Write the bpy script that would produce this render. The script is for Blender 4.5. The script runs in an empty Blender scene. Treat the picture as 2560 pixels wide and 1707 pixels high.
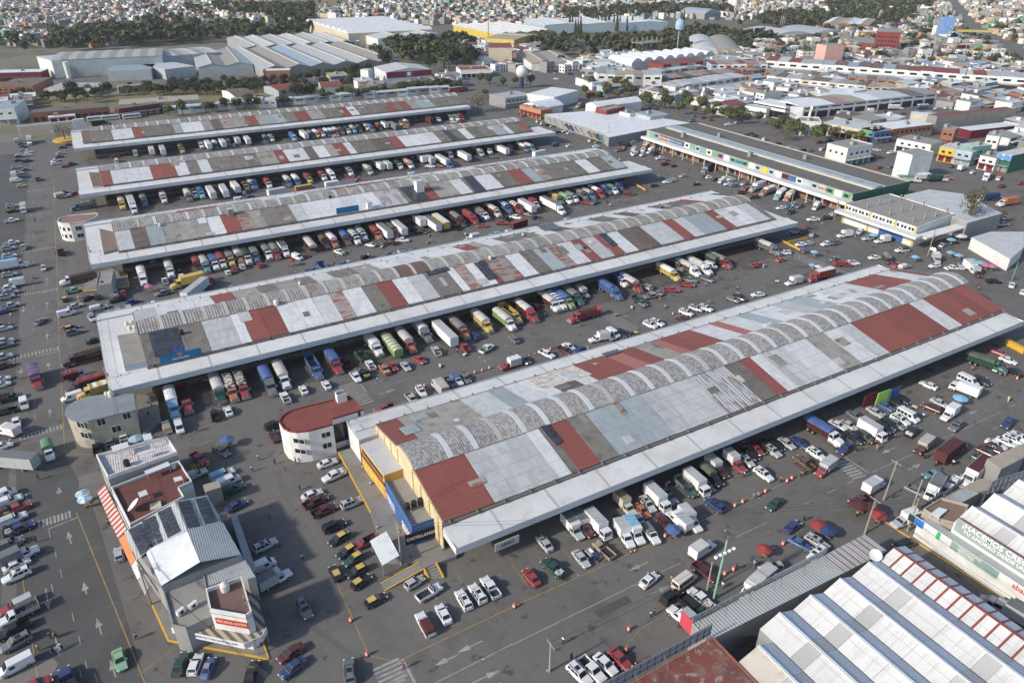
import bpy,bmesh,math,random
from mathutils import Vector,Matrix
rnd=random.Random(11)
scn=bpy.context.scene
col=scn.collection
CF,CP,CR,CY=1798.2307,0.504503295,0.00419416,0.519349402
CH=100.0
_fw=Vector((math.sin(CY)*math.cos(CP),math.cos(CY)*math.cos(CP),-math.sin(CP)))
_r0=Vector((math.cos(CY),-math.sin(CY),0));_u0=_r0.cross(_fw)
_rt=math.cos(CR)*_r0+math.sin(CR)*_u0
_up=-math.sin(CR)*_r0+math.cos(CR)*_u0
cam_d=bpy.data.cameras.new('camera');cam=bpy.data.objects.new('camera',cam_d);col.objects.link(cam)
cam_d.sensor_width=36;cam_d.lens=CF/2560*36;cam_d.clip_start=1;cam_d.clip_end=9000
_m=Matrix((_rt,_up,-_fw)).transposed().to_4x4();_m.translation=(0,0,CH);cam.matrix_world=_m
scn.camera=cam
w=bpy.data.worlds.new('World');scn.world=w;w.use_nodes=True
nt=w.node_tree;nt.nodes.clear()
sky=nt.nodes.new('ShaderNodeTexSky');sky.sky_type='NISHITA';sky.sun_disc=False
SUN_EL,SUN_AZ=math.radians(30),math.radians(-91.5)
sky.sun_elevation=SUN_EL;sky.sun_rotation=SUN_AZ
sky.altitude=2200;sky.air_density=1.0;sky.dust_density=6.0;sky.ozone_density=.3
bg=nt.nodes.new('ShaderNodeBackground');bg.inputs['Strength'].default_value=0.15
wo=nt.nodes.new('ShaderNodeOutputWorld')
nt.links.new(sky.outputs[0],bg.inputs[0]);nt.links.new(bg.outputs[0],wo.inputs[0])
sd=bpy.data.lights.new('sun','SUN');sun=bpy.data.objects.new('sun',sd);col.objects.link(sun)
sd.energy=3.1;sd.angle=math.radians(2.5);sd.color=(1.0,0.92,0.79)
_sv=Vector((math.sin(SUN_AZ)*math.cos(SUN_EL),math.cos(SUN_AZ)*math.cos(SUN_EL),math.sin(SUN_EL)))
sun.rotation_euler=_sv.to_track_quat('Z','Y').to_euler()
scn.view_settings.view_transform='Standard';scn.view_settings.look='None'
scn.view_settings.gamma=1;scn.view_settings.use_curve_mapping=False
scn.view_settings.exposure=0.52
_OY=(0,427,854,1280)
def S(r,c,x,y):
 """survey-sheet coordinates (sheet row, column, x, y) -> bearing numbers"""
 return c*640+x/3.672,_OY[r]+y/3.672
def W(sx,sy,z=0.0):
 """point of the real place at height z on the surveyed bearing"""
 d=(sx-1280)*_rt-(sy-853.5)*_up+CF*_fw
 t=(z-CH)/d.z
 return Vector((d.x*t,d.y*t,z))
def P(r,c,x,y,z=0.0):return W(*S(r,c,x,y),z)
def ray_plane(sx,sy,p0,n):
 d=(sx-1280)*_rt-(sy-853.5)*_up+CF*_fw
 o=Vector((0,0,CH));t=(Vector(p0)-o).dot(n)/d.dot(n);return o+d*t
def bearing(v):
 q=Vector(v)-Vector((0,0,CH));k=q.dot(_fw)
 return 1280+CF*q.dot(_rt)/k,853.5-CF*q.dot(_up)/k,k
def empty(name,loc=(0,0,0),rz=0.0,parent=None):
 o=bpy.data.objects.new(name,None);col.objects.link(o);o.location=loc;o.rotation_euler=(0,0,rz)
 o.empty_display_size=.5
 if parent:o.parent=parent
 return o
def tag(o,label=None,cat=None,group=None,kind=None):
 if label:o['label']=label
 if cat:o['category']=cat
 if group:o['group']=group
 if kind:o['kind']=kind
 return o
def inst(name,me,parent=None,loc=(0,0,0),rz=0.0,sc=None):
 o=bpy.data.objects.new(name,me);col.objects.link(o);o.location=loc;o.rotation_euler=(0,0,rz)
 if sc:o.scale=sc
 if parent:o.parent=parent
 return o
class MB:
 def __init__(s):s.v=[];s.f=[];s.m=[]
 def face(s,pts,m=0):
  i=len(s.v);s.v+=[tuple(p)for p in pts];s.f.append(tuple(range(i,i+len(pts))));s.m.append(m)
 def box(s,x0,x1,y0,y1,z0,z1,m=0,mtop=None):
  i=len(s.v)
  s.v+=[(x0,y0,z0),(x1,y0,z0),(x1,y1,z0),(x0,y1,z0),(x0,y0,z1),(x1,y0,z1),(x1,y1,z1),(x0,y1,z1)]
  for k,q in enumerate(((3,2,1,0),(4,5,6,7),(0,1,5,4),(1,2,6,5),(2,3,7,6),(3,0,4,7))):
   s.f.append(tuple(i+a for a in q));s.m.append(mtop if(k==1 and mtop is not None)else m)
  return s
 def prism(s,pts,z0,z1,m=0,mtop=None):
  n=len(pts);a=sum(pts[k][0]*pts[(k+1)%n][1]-pts[(k+1)%n][0]*pts[k][1]for k in range(n))
  if a<0:pts=pts[::-1]
  i=len(s.v);s.v+=[(p[0],p[1],z0)for p in pts]+[(p[0],p[1],z1)for p in pts]
  s.f.append(tuple(i+k for k in range(n-1,-1,-1)));s.m.append(m)
  s.f.append(tuple(i+n+k for k in range(n)));s.m.append(m if mtop is None else mtop)
  for k in range(n):
   j=(k+1)%n;s.f.append((i+k,i+j,i+n+j,i+n+k));s.m.append(m)
  return s
 def sec(s,rings,m=0,cap=True,mm=None):
  """loft closed rings of equal count"""
  i=len(s.v);n=len(rings[0])
  for r in rings:s.v+=[tuple(p)for p in r]
  for a in range(len(rings)-1):
   for k in range(n):
    j=(k+1)%n
    s.f.append((i+a*n+k,i+a*n+j,i+(a+1)*n+j,i+(a+1)*n+k));s.m.append(mm[k]if mm else m)
  if cap:
   s.f.append(tuple(i+k for k in range(n-1,-1,-1)));s.m.append(m)
   e=i+(len(rings)-1)*n;s.f.append(tuple(e+k for k in range(n)));s.m.append(m)
  return s
 def cyl(s,p0,p1,r0,r1=None,n=8,m=0):
  p0=Vector(p0);p1=Vector(p1);r1=r0 if r1 is None else r1
  d=(p1-p0).normalized();a=d.orthogonal().normalized();b=d.cross(a)
  ri=lambda p,r:[p+a*r*math.cos(2*math.pi*k/n)+b*r*math.sin(2*math.pi*k/n)for k in range(n)]
  return s.sec([ri(p0,r0),ri(p1,r1)],m)
 def bar(s,p0,p1,t,m=0):return s.cyl(p0,p1,t*.7,n=4,m=m)
 def mesh(s,name,mats,smooth=False):
  me=bpy.data.meshes.new(name);me.from_pydata(s.v,[],s.f)
  for x in(mats if isinstance(mats,(list,tuple))else[mats]):me.materials.append(x)
  if any(s.m):me.polygons.foreach_set('material_index',s.m)
  if smooth:me.shade_smooth()
  me.update();return me
 def build(s,name,mats,parent=None,loc=(0,0,0),rz=0.0,smooth=False):
  return inst(name,s.mesh(name,mats,smooth),parent,loc,rz)
_mats={}
def mat(key,c,rough=.7,var=.18,scale=.35,rib=None,stain=None,metal=0.0,orand=.06,coat=0,space='W',spots=None,rows=None,bump=.0,spec=.35):
 """c base colour; rib=(axis,pitch,groove shading); stain=(colour,amount,scale); spots: sharper patches"""
 if key in _mats:return _mats[key]
 m=bpy.data.materials.new(key);m.use_nodes=True;t=m.node_tree;N=t.nodes;L=t.links
 b=N['Principled BSDF'];b.inputs['Roughness'].default_value=rough;b.inputs['Metallic'].default_value=metal
 b.inputs['Specular IOR Level'].default_value=spec
 if coat:b.inputs['Coat Weight'].default_value=coat;b.inputs['Coat Roughness'].default_value=.08
 if space=='W':
  g=N.new('ShaderNodeNewGeometry');co=g.outputs['Position']
 else:
  g=N.new('ShaderNodeTexCoord');co=g.outputs['Object']
 def noise(sc,det=3,ro=.55,vec=None):
  n=N.new('ShaderNodeTexNoise');n.inputs['Scale'].default_value=sc;n.inputs['Detail'].default_value=det
  n.inputs['Roughness'].default_value=ro;L.new(vec or co,n.inputs['Vector']);return n.outputs['Fac']
 def mth(op,a,b_=None,c_=None):
  n=N.new('ShaderNodeMath');n.operation=op
  for k,q in enumerate((a,b_,c_)):
   if q is None:continue
   if isinstance(q,(int,float)):n.inputs[k].default_value=q
   else:L.new(q,n.inputs[k])
  return n.outputs[0]
 def ramp(v,a,b_):
  n=N.new('ShaderNodeMapRange');n.inputs[1].default_value=a;n.inputs[2].default_value=b_;L.new(v,n.inputs[0]);return n.outputs[0]
 def mix(f,A,B_,mode='MIX'):
  n=N.new('ShaderNodeMix');n.data_type='RGBA';n.blend_type=mode
  if isinstance(f,(int,float)):n.inputs[0].default_value=f
  else:L.new(f,n.inputs[0])
  for k,q in((6,A),(7,B_)):
   if isinstance(q,tuple):n.inputs[k].default_value=(*q[:3],1)
   else:L.new(q,n.inputs[k])
  return n.outputs[2]
 out=tuple(c)
 f=None
 if var:
  f=mth('ADD',mth('MULTIPLY',noise(scale,5,.6),var*2),1-var)
  f=mth('MULTIPLY',f,mth('ADD',mth('MULTIPLY',noise(scale*14,2),var*.9),1-var*.45))
 if orand:
  oi=N.new('ShaderNodeObjectInfo');q=mth('ADD',mth('MULTIPLY',oi.outputs['Random'],orand*2),1-orand)
  f=mth('MULTIPLY',f,q)if f else q
 if stain:
  sc_,am,ss=stain
  out=mix(mth('MULTIPLY',ramp(noise(ss,6,.65),.48,.68),am),out,sc_)
 h=None
 if rib:
  ax,pitch,dep=rib[:3]
  sp=N.new('ShaderNodeSeparateXYZ');L.new(co,sp.inputs[0])
  v=sp.outputs['XYZ'.index(ax)]
  h=mth('ADD',mth('MULTIPLY',mth('SINE',mth('MULTIPLY',v,2*math.pi/pitch)),.5),.5)
  if rows:
   ax2,p2,amt=rows
   vv=mth('FRACT',mth('DIVIDE',mth('ADD',sp.outputs['XYZ'.index(ax2)],mth('MULTIPLY',noise(.2,1),.3)),p2))
   line=mth('GREATER_THAN',vv,.955)
   out=mix(mth('MULTIPLY',line,amt),out,(.12,.1,.09))
  if f:f=mth('MULTIPLY',f,mth('ADD',mth('MULTIPLY',h,dep),1-dep*.6))  # groove shading put into the colour: troughs dimmed, crests lifted along the wave
  else:f=mth('ADD',mth('MULTIPLY',h,dep),1-dep*.6)
  bp=N.new('ShaderNodeBump');bp.inputs['Strength'].default_value=.5;bp.inputs['Distance'].default_value=pitch*.18
  L.new(h,bp.inputs['Height']);L.new(bp.outputs[0],b.inputs['Normal'])
 elif bump:
  bp=N.new('ShaderNodeBump');bp.inputs['Strength'].default_value=.5;bp.inputs['Distance'].default_value=bump
  L.new(noise(3,4),bp.inputs['Height']);L.new(bp.outputs[0],b.inputs['Normal'])
 if spots:
  for(pc,am,sx_,sy_,lo)in spots:
   mp=N.new('ShaderNodeMapping');mp.inputs['Scale'].default_value=(sx_,sy_,sx_);L.new(co,mp.inputs[0])
   v=ramp(noise(1.0,3,.6,mp.outputs[0]),lo,lo+.07)
   if rib:v=mth('MULTIPLY',v,mth('ADD',mth('MULTIPLY',h,.7),.3))
   out=mix(mth('MULTIPLY',v,am),out,pc)
 if f is not None:
  cm=N.new('ShaderNodeCombineXYZ')
  for k in range(3):L.new(f,cm.inputs[k])
  out=mix(1.0,out,cm.outputs[0],'MULTIPLY')
 if isinstance(out,tuple):b.inputs['Base Color'].default_value=(*out,1)
 else:L.new(out,b.inputs['Base Color'])
 _mats[key]=m;return m
def paint(c,rough=.32,key=None):
 k=key or 'paint_%.2f_%.2f_%.2f'%c
 return mat(k,c,rough,.05,1.2,coat=.5,orand=0,space='O',spec=.45)
def flat(key,c,rough=.6,**k):return mat(key,c,rough,k.pop('var',.08),k.pop('scale',.8),orand=k.pop('orand',.03),**k)
GLASS=flat('dark_glass',(.018,.022,.028),.08,var=0,spec=.6)
BLACK=flat('black_rubber',(.015,.015,.016),.8,var=0)
DARK=flat('dark_void',(.03,.03,.032),.9)
METAL=flat('grey_metal',(.35,.36,.37),.45,metal=.4)
CONC=mat('concrete',(.26,.25,.23),.9,.22,.25,stain=((.13,.125,.12),.6,.4))
YEL=flat('yellow_paint',(.62,.36,.03),.6,stain=((.3,.25,.15),.5,1.2))
m_earth=mat('dry_earth',(.165,.15,.105),.95,.35,.012,stain=((.085,.09,.05),.95,.02),spots=[((.16,.155,.15),.7,.03,.03,.52)],orand=0)
m_asph=mat('asphalt',(.134,.128,.119),.9,.24,.05,stain=((.082,.075,.069),.75,.1),orand=0,spots=[((.155,.145,.13),.45,.3,.045,.57),((.046,.041,.038),.75,.28,.3,.62),((.05,.046,.042),.6,1.4,1.1,.68),((.20,.19,.17),.5,1.9,1.7,.72)],bump=.02)
m_asph_dark=mat('dark_asphalt',(.084,.084,.082),.88,.2,.06,stain=((.06,.057,.055),.6,.1),orand=0,spots=[((.115,.108,.1),.5,.06,.3,.58),((.045,.042,.04),.6,.9,.8,.66)],bump=.02)  # darker asphalt tone for the left street
m_line_w=mat('worn_white_paint',(.31,.30,.28),.8,.2,.5,stain=((.14,.13,.125),.9,1.0),orand=.1)
m_line_y=mat('worn_yellow_paint',(.33,.22,.07),.8,.2,.5,stain=((.14,.12,.085),.95,.8),orand=.1)
m_pave=mat('pavement_concrete',(.21,.2,.185),.9,.2,.2,stain=((.12,.115,.11),.6,.3),orand=0)
g=MB();g.face([(-6000,-1500,0),(7000,-1500,0),(7000,7000,0),(-6000,7000,0)])
tag(g.build('ground',m_earth),kind='structure')
def sheet(name,pts,z,m,parent=None,kind='structure'):
 a=sum(pts[k][0]*pts[(k+1)%len(pts)][1]-pts[(k+1)%len(pts)][0]*pts[k][1]for k in range(len(pts)))
 if a<0:pts=pts[::-1]
 b=MB();b.face([(p[0],p[1],z)for p in pts]);o=b.build(name,m,parent)
 if kind and not parent:tag(o,kind=kind)
 return o
PAVE=sheet('market_pavement',[(-150,-40),(420,-40),(640,250),(760,640),(430,690),(300,505),(-20,503),(-160,500)],.004,m_asph)
def roadpatch(pts,z=.008,m=None):return sheet('road_patch',pts,z,m or m_asph_dark,PAVE)
ptch=lambda*q:[P(*a)[:2]for a in q]
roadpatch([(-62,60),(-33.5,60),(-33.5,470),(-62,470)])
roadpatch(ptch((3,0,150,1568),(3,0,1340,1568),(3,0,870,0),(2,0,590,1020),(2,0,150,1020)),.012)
def strip(a,b,wdt,m,name='lane_line',z=.016,parent=None,gap=None):
 a=Vector(a[:2]);b=Vector(b[:2]);d=(b-a);n=Vector((-d.y,d.x)).normalized()*wdt/2
 mb=MB();mb.face([(*(a-n),z),(*(b-n),z),(*(b+n),z),(*(a+n),z)])
 return mb.build(name,m,parent or PAVE)
def line(pts,wdt=.14,m=None,z=.016,name='lane_line'):
 q=[P(*a)for a in pts]
 for k in range(len(q)-1):strip(q[k],q[k+1],wdt,m or m_line_w,name,z)
def arrow(a,b,wd=.15,hw=.55,hl=2.2,m=None):
 a=P(*a);b=P(*b);a=a.xy;b=b.xy;d=(b-a).normalized();n=Vector((-d.y,d.x));mb=MB()
 h=b-d*hl;z=.018
 mb.face([(*(a-n*wd/1.4),z),(*(h-n*wd/1.4),z),(*(h-n*hw),z),(*b,z),(*(h+n*hw),z),(*(h+n*wd/1.4),z),(*(a+n*wd/1.4),z)])
 mb.build('arrow_marking',m or m_line_w,PAVE)
def crosswalk(x0,x1,y0,y1,pitch=.95,w_=.5,along='x'):
 """stripes laid side by side from x0 to x1 (or y)"""
 if along=='x':
  x=x0
  while x<x1:strip((x,y0),(x,y1),w_,m_line_w,'crosswalk_stripe');x+=pitch
 else:
  y=y0
  while y<y1:strip((x0,y),(x1,y),w_,m_line_w,'crosswalk_stripe');y+=pitch
m_bay=mat('oil_stained_asphalt',(.098,.091,.082),.92,.25,.12,stain=((.05,.044,.04),.8,.22),orand=.05,spots=[((.14,.128,.112),.5,.8,.3,.56),((.035,.03,.028),.8,.9,.8,.64)],bump=.02)
for(y0,y1,x0,x1)in((163,179,-4,222),(249,266,-8,216),(336,353,-8,216),(425,442,-8,216)):sheet('stained_bay',[(x0,y0),(x1,y0+(3 if y0==163 else 0)),(x1,y1+(3 if y0==163 else 0)),(x0,y1)],.010,m_bay,PAVE)
m_rep=[mat('repair_patch_%s'%n_,c_,.9,.2,.2,orand=.1,stain=((.08,.074,.068),.5,.4))for n_,c_ in(('dark',(.085,.078,.072)),('pale',(.165,.152,.138)),('brown',(.12,.105,.09)))]
_r=random.Random(5)
for k in range(70):
 x,y=_r.uniform(-60,230),_r.choice((_r.uniform(55,84),_r.uniform(132,165),_r.uniform(222,250),_r.uniform(308,336),_r.uniform(60,150)));a,b_=_r.uniform(1,5),_r.uniform(.6,2.5)
 if 33<x<222 and 86<y<133:continue
 q=[(x+a*math.cos(t)*_r.uniform(.75,1.1),y+b_*math.sin(t)*_r.uniform(.75,1.1))for t in[math.pi*2*j/9 for j in range(9)]]if k%2 else[(x-a,y-b_),(x+a,y-b_),(x+a,y+b_),(x-a,y+b_)]
 sheet('repair_patch',q,.0135+.0001*k/70,_r.choice(m_rep),PAVE)
PM={'W':mat('white_roof_sheet',(.61,.62,.63),.5,.12,.12,rib=('X',.42,.10),rows=('Y',3.1,.35),stain=((.40,.39,.37),.45,.25),orand=.09,spots=[((.42,.41,.39),.55,1.1,.09,.5),((.24,.22,.2),.5,1.6,.5,.68)]),'L':mat('light_grey_roof_sheet',(.47,.485,.49),.55,.16,.15,rib=('X',.42,.14),rows=('Y',3.0,.5),stain=((.30,.28,.26),.6,.3),orand=.1,spots=[((.32,.31,.295),.6,1.2,.08,.5),((.2,.15,.12),.6,1.8,.35,.66)]),'G':mat('blue_grey_roof_sheet',(.31,.355,.37),.55,.14,.15,rib=('X',.4,.14),rows=('Y',3.4,.3),orand=.1,spots=[((.24,.27,.28),.6,1.1,.1,.5),((.2,.13,.09),.7,1.6,.16,.65)]),'C':mat('pale_concrete_slab',(.29,.275,.25),.9,.2,.3,stain=((.14,.135,.125),.7,.35),orand=.1),'D':mat('dark_concrete_slab',(.165,.152,.133),.92,.22,.25,stain=((.085,.082,.078),.8,.4),spots=[((.3,.29,.27),.4,.5,.15,.6)],orand=.12),'B':mat('brown_roof_sheet',(.125,.095,.082),.85,.2,.3,rib=('X',.6,.2),stain=((.2,.18,.16),.5,.4),orand=.1),'R':mat('terracotta_roof_coat',(.225,.072,.058),.75,.1,.18,rows=('Y',1.2,.25),rib=('Y',1.15,.08),stain=((.16,.06,.05),.4,.2),orand=.12),'P':mat('pink_roof_coat',(.33,.13,.115),.75,.12,.25,rib=('Y',1.15,.08),orand=.1),'X':mat('rusty_ribbed_sheet',(.42,.43,.44),.6,.2,.3,rib=('X',.9,.3),spots=[((.17,.085,.05),.9,1.1,.08,.5)],orand=.05),'K':mat('patched_concrete_slab',(.27,.25,.225),.9,.2,.3,spots=[((.24,.085,.065),.9,.2,.6,.5)],orand=.1),'Y':mat('rust_speckled_sheet',(.56,.54,.49),.7,.15,.3,rib=('X',.6,.12),spots=[((.20,.115,.07),.9,.5,1.6,.5)],orand=.05),}
m_canopy=mat('canopy_white_sheet',(.60,.60,.585),.55,.14,.07,rib=('X',.3,.06),stain=((.42,.41,.39),.5,.12),rows=('X',12.0,.4),spots=[((.40,.38,.34),.5,.5,.5,.6)],orand=0)
m_fascia=mat('grey_fascia_sheet',(.46,.50,.53),.5,.08,.15,rib=('X',.3,.08),stain=((.36,.38,.39),.4,.3),orand=0)
m_vault=mat('rusty_vault_sheet',(.36,.36,.355),.6,.16,.2,rib=('X',.5,.42),spots=[((.15,.09,.065),.75,1.5,1.1,.47)],orand=.1)
m_vault2=mat('weathered_vault_sheet',(.30,.295,.28),.65,.2,.2,rib=('X',.75,.5),spots=[((.17,.105,.08),.65,.8,.3,.5)],orand=.12)
m_vault3=mat('brown_vault_sheet',(.15,.10,.08),.7,.2,.2,rib=('X',.75,.3),orand=.1)
m_sky1=mat('white_skylight',(.52,.53,.54),.4,.12,.3,orand=.05)
m_sky2=mat('cream_skylight',(.42,.41,.36),.45,.1,.3,orand=.1)
m_wallc=mat('shed_wall',(.20,.18,.16),.9,.25,.3,stain=((.08,.07,.06),.6,.3),orand=0)
m_dock=mat('dock_concrete',(.17,.16,.15),.9,.2,.3,orand=0)
m_gutter=mat('gutter_grey',(.13,.125,.12),.8,.2,.5,orand=0)
HS,ZB,ZT,HV,ZV,ZA=17.4,7.8,10.6,4.2,10.8,12.05
HC=23.6
class Shed:pass
def slope_local(sh,side,px):
 """surveyed point lying on a roof slope -> local x and local y (|y|)"""
 s_=-1 if side=='n' else 1
 a=Vector((0,s_*HS,ZB));b=Vector((0,s_*HV,ZT));d=b-a
 n=Vector((1,0,0)).cross(d).normalized();M_=sh.M
 w_=ray_plane(*S(*px),M_@a,M_.to_3x3()@n)
 l=M_.inverted()@w_;return l.x,l.y
def slope_z(y):return ZB+(ZT-ZB)*(HS-abs(y))/(HS-HV)
def shed(label,yc,rot,cL,cR,rL,rR,vL,vR,near,far,vm,sky,x_first,pitch=5.68,sw=1.15,wrapL=True):
 sh=Shed();sh.root=r=empty('market_shed',(0,yc,0),rot);tag(r,label,'market shed','long market sheds')
 sh.M=Matrix.Translation((0,yc,0))@Matrix.Rotation(rot,4,'Z')
 L=rR-rL
 MB().box(rL,rR,-13.2,13.2,0,7.2).build('wall',m_wallc,r)
 MB().box(rL-.5,rR+.5,-17.2,17.2,0,1.15).build('loading_dock',m_dock,r)
 b=MB();b.sec([[(x,-HS,ZB-.5),(x,HS,ZB-.5),(x,HS,ZB-.06),(x,HV,ZT-.06),(x,-HV,ZT-.06),(x,-HS,ZB-.06)]for x in(rL+.02,rR-.02)])
 b.build('roof_deck',PM['D'],r)
 b=MB();b.box(vL+.3,vR-.3,-HV+.15,HV-.15,ZT-.1,ZV+.1)
 b.build('clerestory',m_gutter,r)
 for side,lst in(('n',near),('f',far)):
  s_=-1 if side=='n' else 1
  for k,(x0,x1,cd,t0,t1)in enumerate(lst):
   ya=HS-(HS-HV)*t0;yb=HS-(HS-HV)*t1
   za,zb=slope_z(ya),slope_z(yb);th=.05+.03*((k*7)%3)+(.07 if(t0>0 or t1<1)else 0)
   p=MB();ring=[(0,s_*ya,za-.03),(0,s_*ya,za+th),(0,s_*yb,zb+th),(0,s_*yb,zb-.03)]
   p.sec([[(x0+.03,q[1],q[2])for q in ring],[(x1-.03,q[1],q[2])for q in ring]])
   p.build('roof_panel',PM[cd],r)
 q_r=random.Random(int(yc))
 for k in range(28):
  side=q_r.choice('nf');s_=-1 if side=='n' else 1;t0=q_r.uniform(.02,.8);t1=min(.98,t0+q_r.uniform(.08,.35));x0=q_r.uniform(rL+1,rR-5);x1=x0+q_r.uniform(1,3.6);ya,yb=HS-(HS-HV)*t0,HS-(HS-HV)*t1;p=MB();r4=[(s_*ya,slope_z(ya)+.1),(s_*ya,slope_z(ya)+.19+.002*k),(s_*yb,slope_z(yb)+.19+.002*k),(s_*yb,slope_z(yb)+.1)]
  p.sec([[(x_,q[0],q[1])for q in r4]for x_ in(x0,x1)]);p.build('roof_patch',PM[q_r.choice('LLWCDGKDC')],r)
 for s_ in(-1,1):
  b=MB();b.box(rL,rR,min(s_*17.45,s_*18.05),max(s_*17.45,s_*18.05),7.1,7.62)
  x=rL+1
  while x<rR:b.box(x,x+.25,min(s_*17.3,s_*18.3),max(s_*17.3,s_*18.3),7.62,8.0);x+=5.7
  b.build('gutter',m_gutter,r)
 for s_,nm in((-1,'canopy'),(1,'canopy')):
  for(xa,xb)in((cL if wrapL or s_>0 else rL-.5,cR),):
   b=MB();y0,y1=s_*18.1,s_*(HC-.12)
   ring=[(y0,6.9),(y0,7.25),(y1,6.55),(y1,6.2)]
   b.sec([[(x,q[0],q[1])for q in ring]for x in(xa+.14,xb-.14)]);b.build(nm,m_canopy,r)
   b=MB();b.box(xa,xb,min(s_*(HC-.1),s_*HC),max(s_*(HC-.1),s_*HC),5.35,6.85);b.build('fascia',m_fascia,r)
 for xe in(cL,cR):
  for y0,y1 in((-HC+.11,-18.15),(18.15,HC-.11)):
   x_=rL-.5 if(not wrapL and xe==cL and y0<0)else xe;MB().box(x_,x_+.1,y0,y1,5.35,6.85).build('end_fascia',m_canopy if not wrapL else m_fascia,r)
 pm=MB().box(-.22,.22,-.22,.22,1.15,6.9).mesh('post',m_dock)
 x=rL+4
 while x<rR:
  for s_ in(-1,1):inst('post',pm,r,(x,s_*16.9,0))
  x+=11.4
 def arc(wx,dz,m,nm):
  b=MB();n=12;R_=HV+.35;pts=[]
  for k in range(n+1):
   a=-1+2*k/n;pts.append((a*R_,ZV+(ZA-ZV)*(1-a*a)+dz))
  pts2=[(p[0],p[1]-.12)for p in pts][::-1]
  ring=pts+pts2
  b.sec([[(x,q[0],q[1])for q in ring]for x in(0,wx)]);return b.mesh(nm,m)
 x=vL;nx=x_first;sheets={}
 ks=0
 while x<vR-.3:
  e=min(nx,vR)
  wd=round(e-x,2)
  if wd>.2:
   mm=vm[ks%len(vm)]if not callable(vm)else vm(x)
   key=(wd,mm.name)
   if key not in sheets:sheets[key]=arc(wd-.03,0,mm,'vault_sheet')
   inst('vault_sheet',sheets[key],r,(x,0,0))
  if e>=vR:break
  mm=sky[ks%len(sky)];key=('s',mm.name)
  if key not in sheets:sheets[key]=arc(sw,.10,mm,'skylight_strip')
  inst('skylight_strip',sheets[key],r,(e,0,0))
  x=e+sw;nx=e+pitch;ks+=1
 return sh
def seq(sh_M,side,start,items,endx=None,row=None):
 """items: (sheet code, surveyed px of its right boundary on the eave)"""
 out=[];x=start
 s_=-1 if side=='n' else 1
 y0=s_*HS;inv=sh_M.inverted()
 for it in items:
  cd=it[0];px=it[1]
  if isinstance(px,(int,float)):xe=px
  else:
   w_=W(*S(*px),ZB);xe=(inv@w_).x
  if xe>x+.2:
   n=max(1,round((xe-x)/5.7))if cd!='D' or(xe-x)>12 else 1
   for k in range(n):out.append((x+(xe-x)*k/n,x+(xe-x)*(k+1)/n,cd,0,1))
   x=xe
 return out
def mk(label,yc,rot,near,far,**k):
 M_=Matrix.Translation((0,yc,0))@Matrix.Rotation(rot,4,'Z')
 rL,rR=k['rL'],k['rR']
 return shed(label,yc,rot,near=seq(M_,'n',rL,near)+k.pop('xn',[]),far=seq(M_,'f',rL,far)+k.pop('xf',[]),**k)
def q_(r,c):return lambda x,y:(r,c,x,y)
a00,a01,a02,a10,a11,a12,a13,a20,a21,a22,a23=q_(0,0),q_(0,1),q_(0,2),q_(1,0),q_(1,1),q_(1,2),q_(1,3),q_(2,0),q_(2,1),q_(2,2),q_(2,3)
SH5=mk('nearest long market shed with red and white roof strips and a rusty barrel ridge',109.3,0.0,[('R',49.0),('L',a22(230,1340)),('L',a22(440,1262)),('W',a22(550,1210)),('D',a22(630,1190)),('R',a22(820,1112)),('D',a22(985,1040)),('G',a22(1510,850)),('L',a22(2005,680)),('X',a22(2310,555)),('D',a23(100,503)),('R',a23(200,463)),('W',a23(300,430)),('L',a23(380,405)),('L',a23(520,352)),('W',a23(720,272)),('C',a23(880,205)),('W',a23(1030,155)),('L',a23(1140,112)),('R',a13(1700,1482)),('W',a13(1815,1430)),('R',a13(1990,1360)),('R',217)],[('R',a21(1290,695)),('C',a21(1855,520)),('L',a21(2100,440)),('G',a21(2250,400)),('W',a22(190,310)),('B',a22(390,258)),('W',a22(510,215)),('R',a22(830,120)),('P',a22(960,80)),('R',a22(1100,40)),('C',a12(1250,1566)),('P',a12(1330,1540)),('R',a12(1620,1455)),('W',a12(1790,1400)),('P',a12(1880,1372)),('W',a12(2010,1315)),('G',a12(2160,1290)),('W',a13(0,1230)),('L',a13(150,1190)),('G',a13(300,1140)),('W',a13(690,1025)),('R',a13(960,940)),('W',a13(1085,905)),('R',215)],cL=33.4,cR=216.5,rL=38.3,rR=217,vL=38.3,vR=219.5,vm=[m_vault],sky=[m_sky1,m_sky1,m_sky2,m_sky1,m_sky1],x_first=45.6,pitch=5.68,wrapL=False,xf=[(76,90,'Y',.0,.62)])
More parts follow.
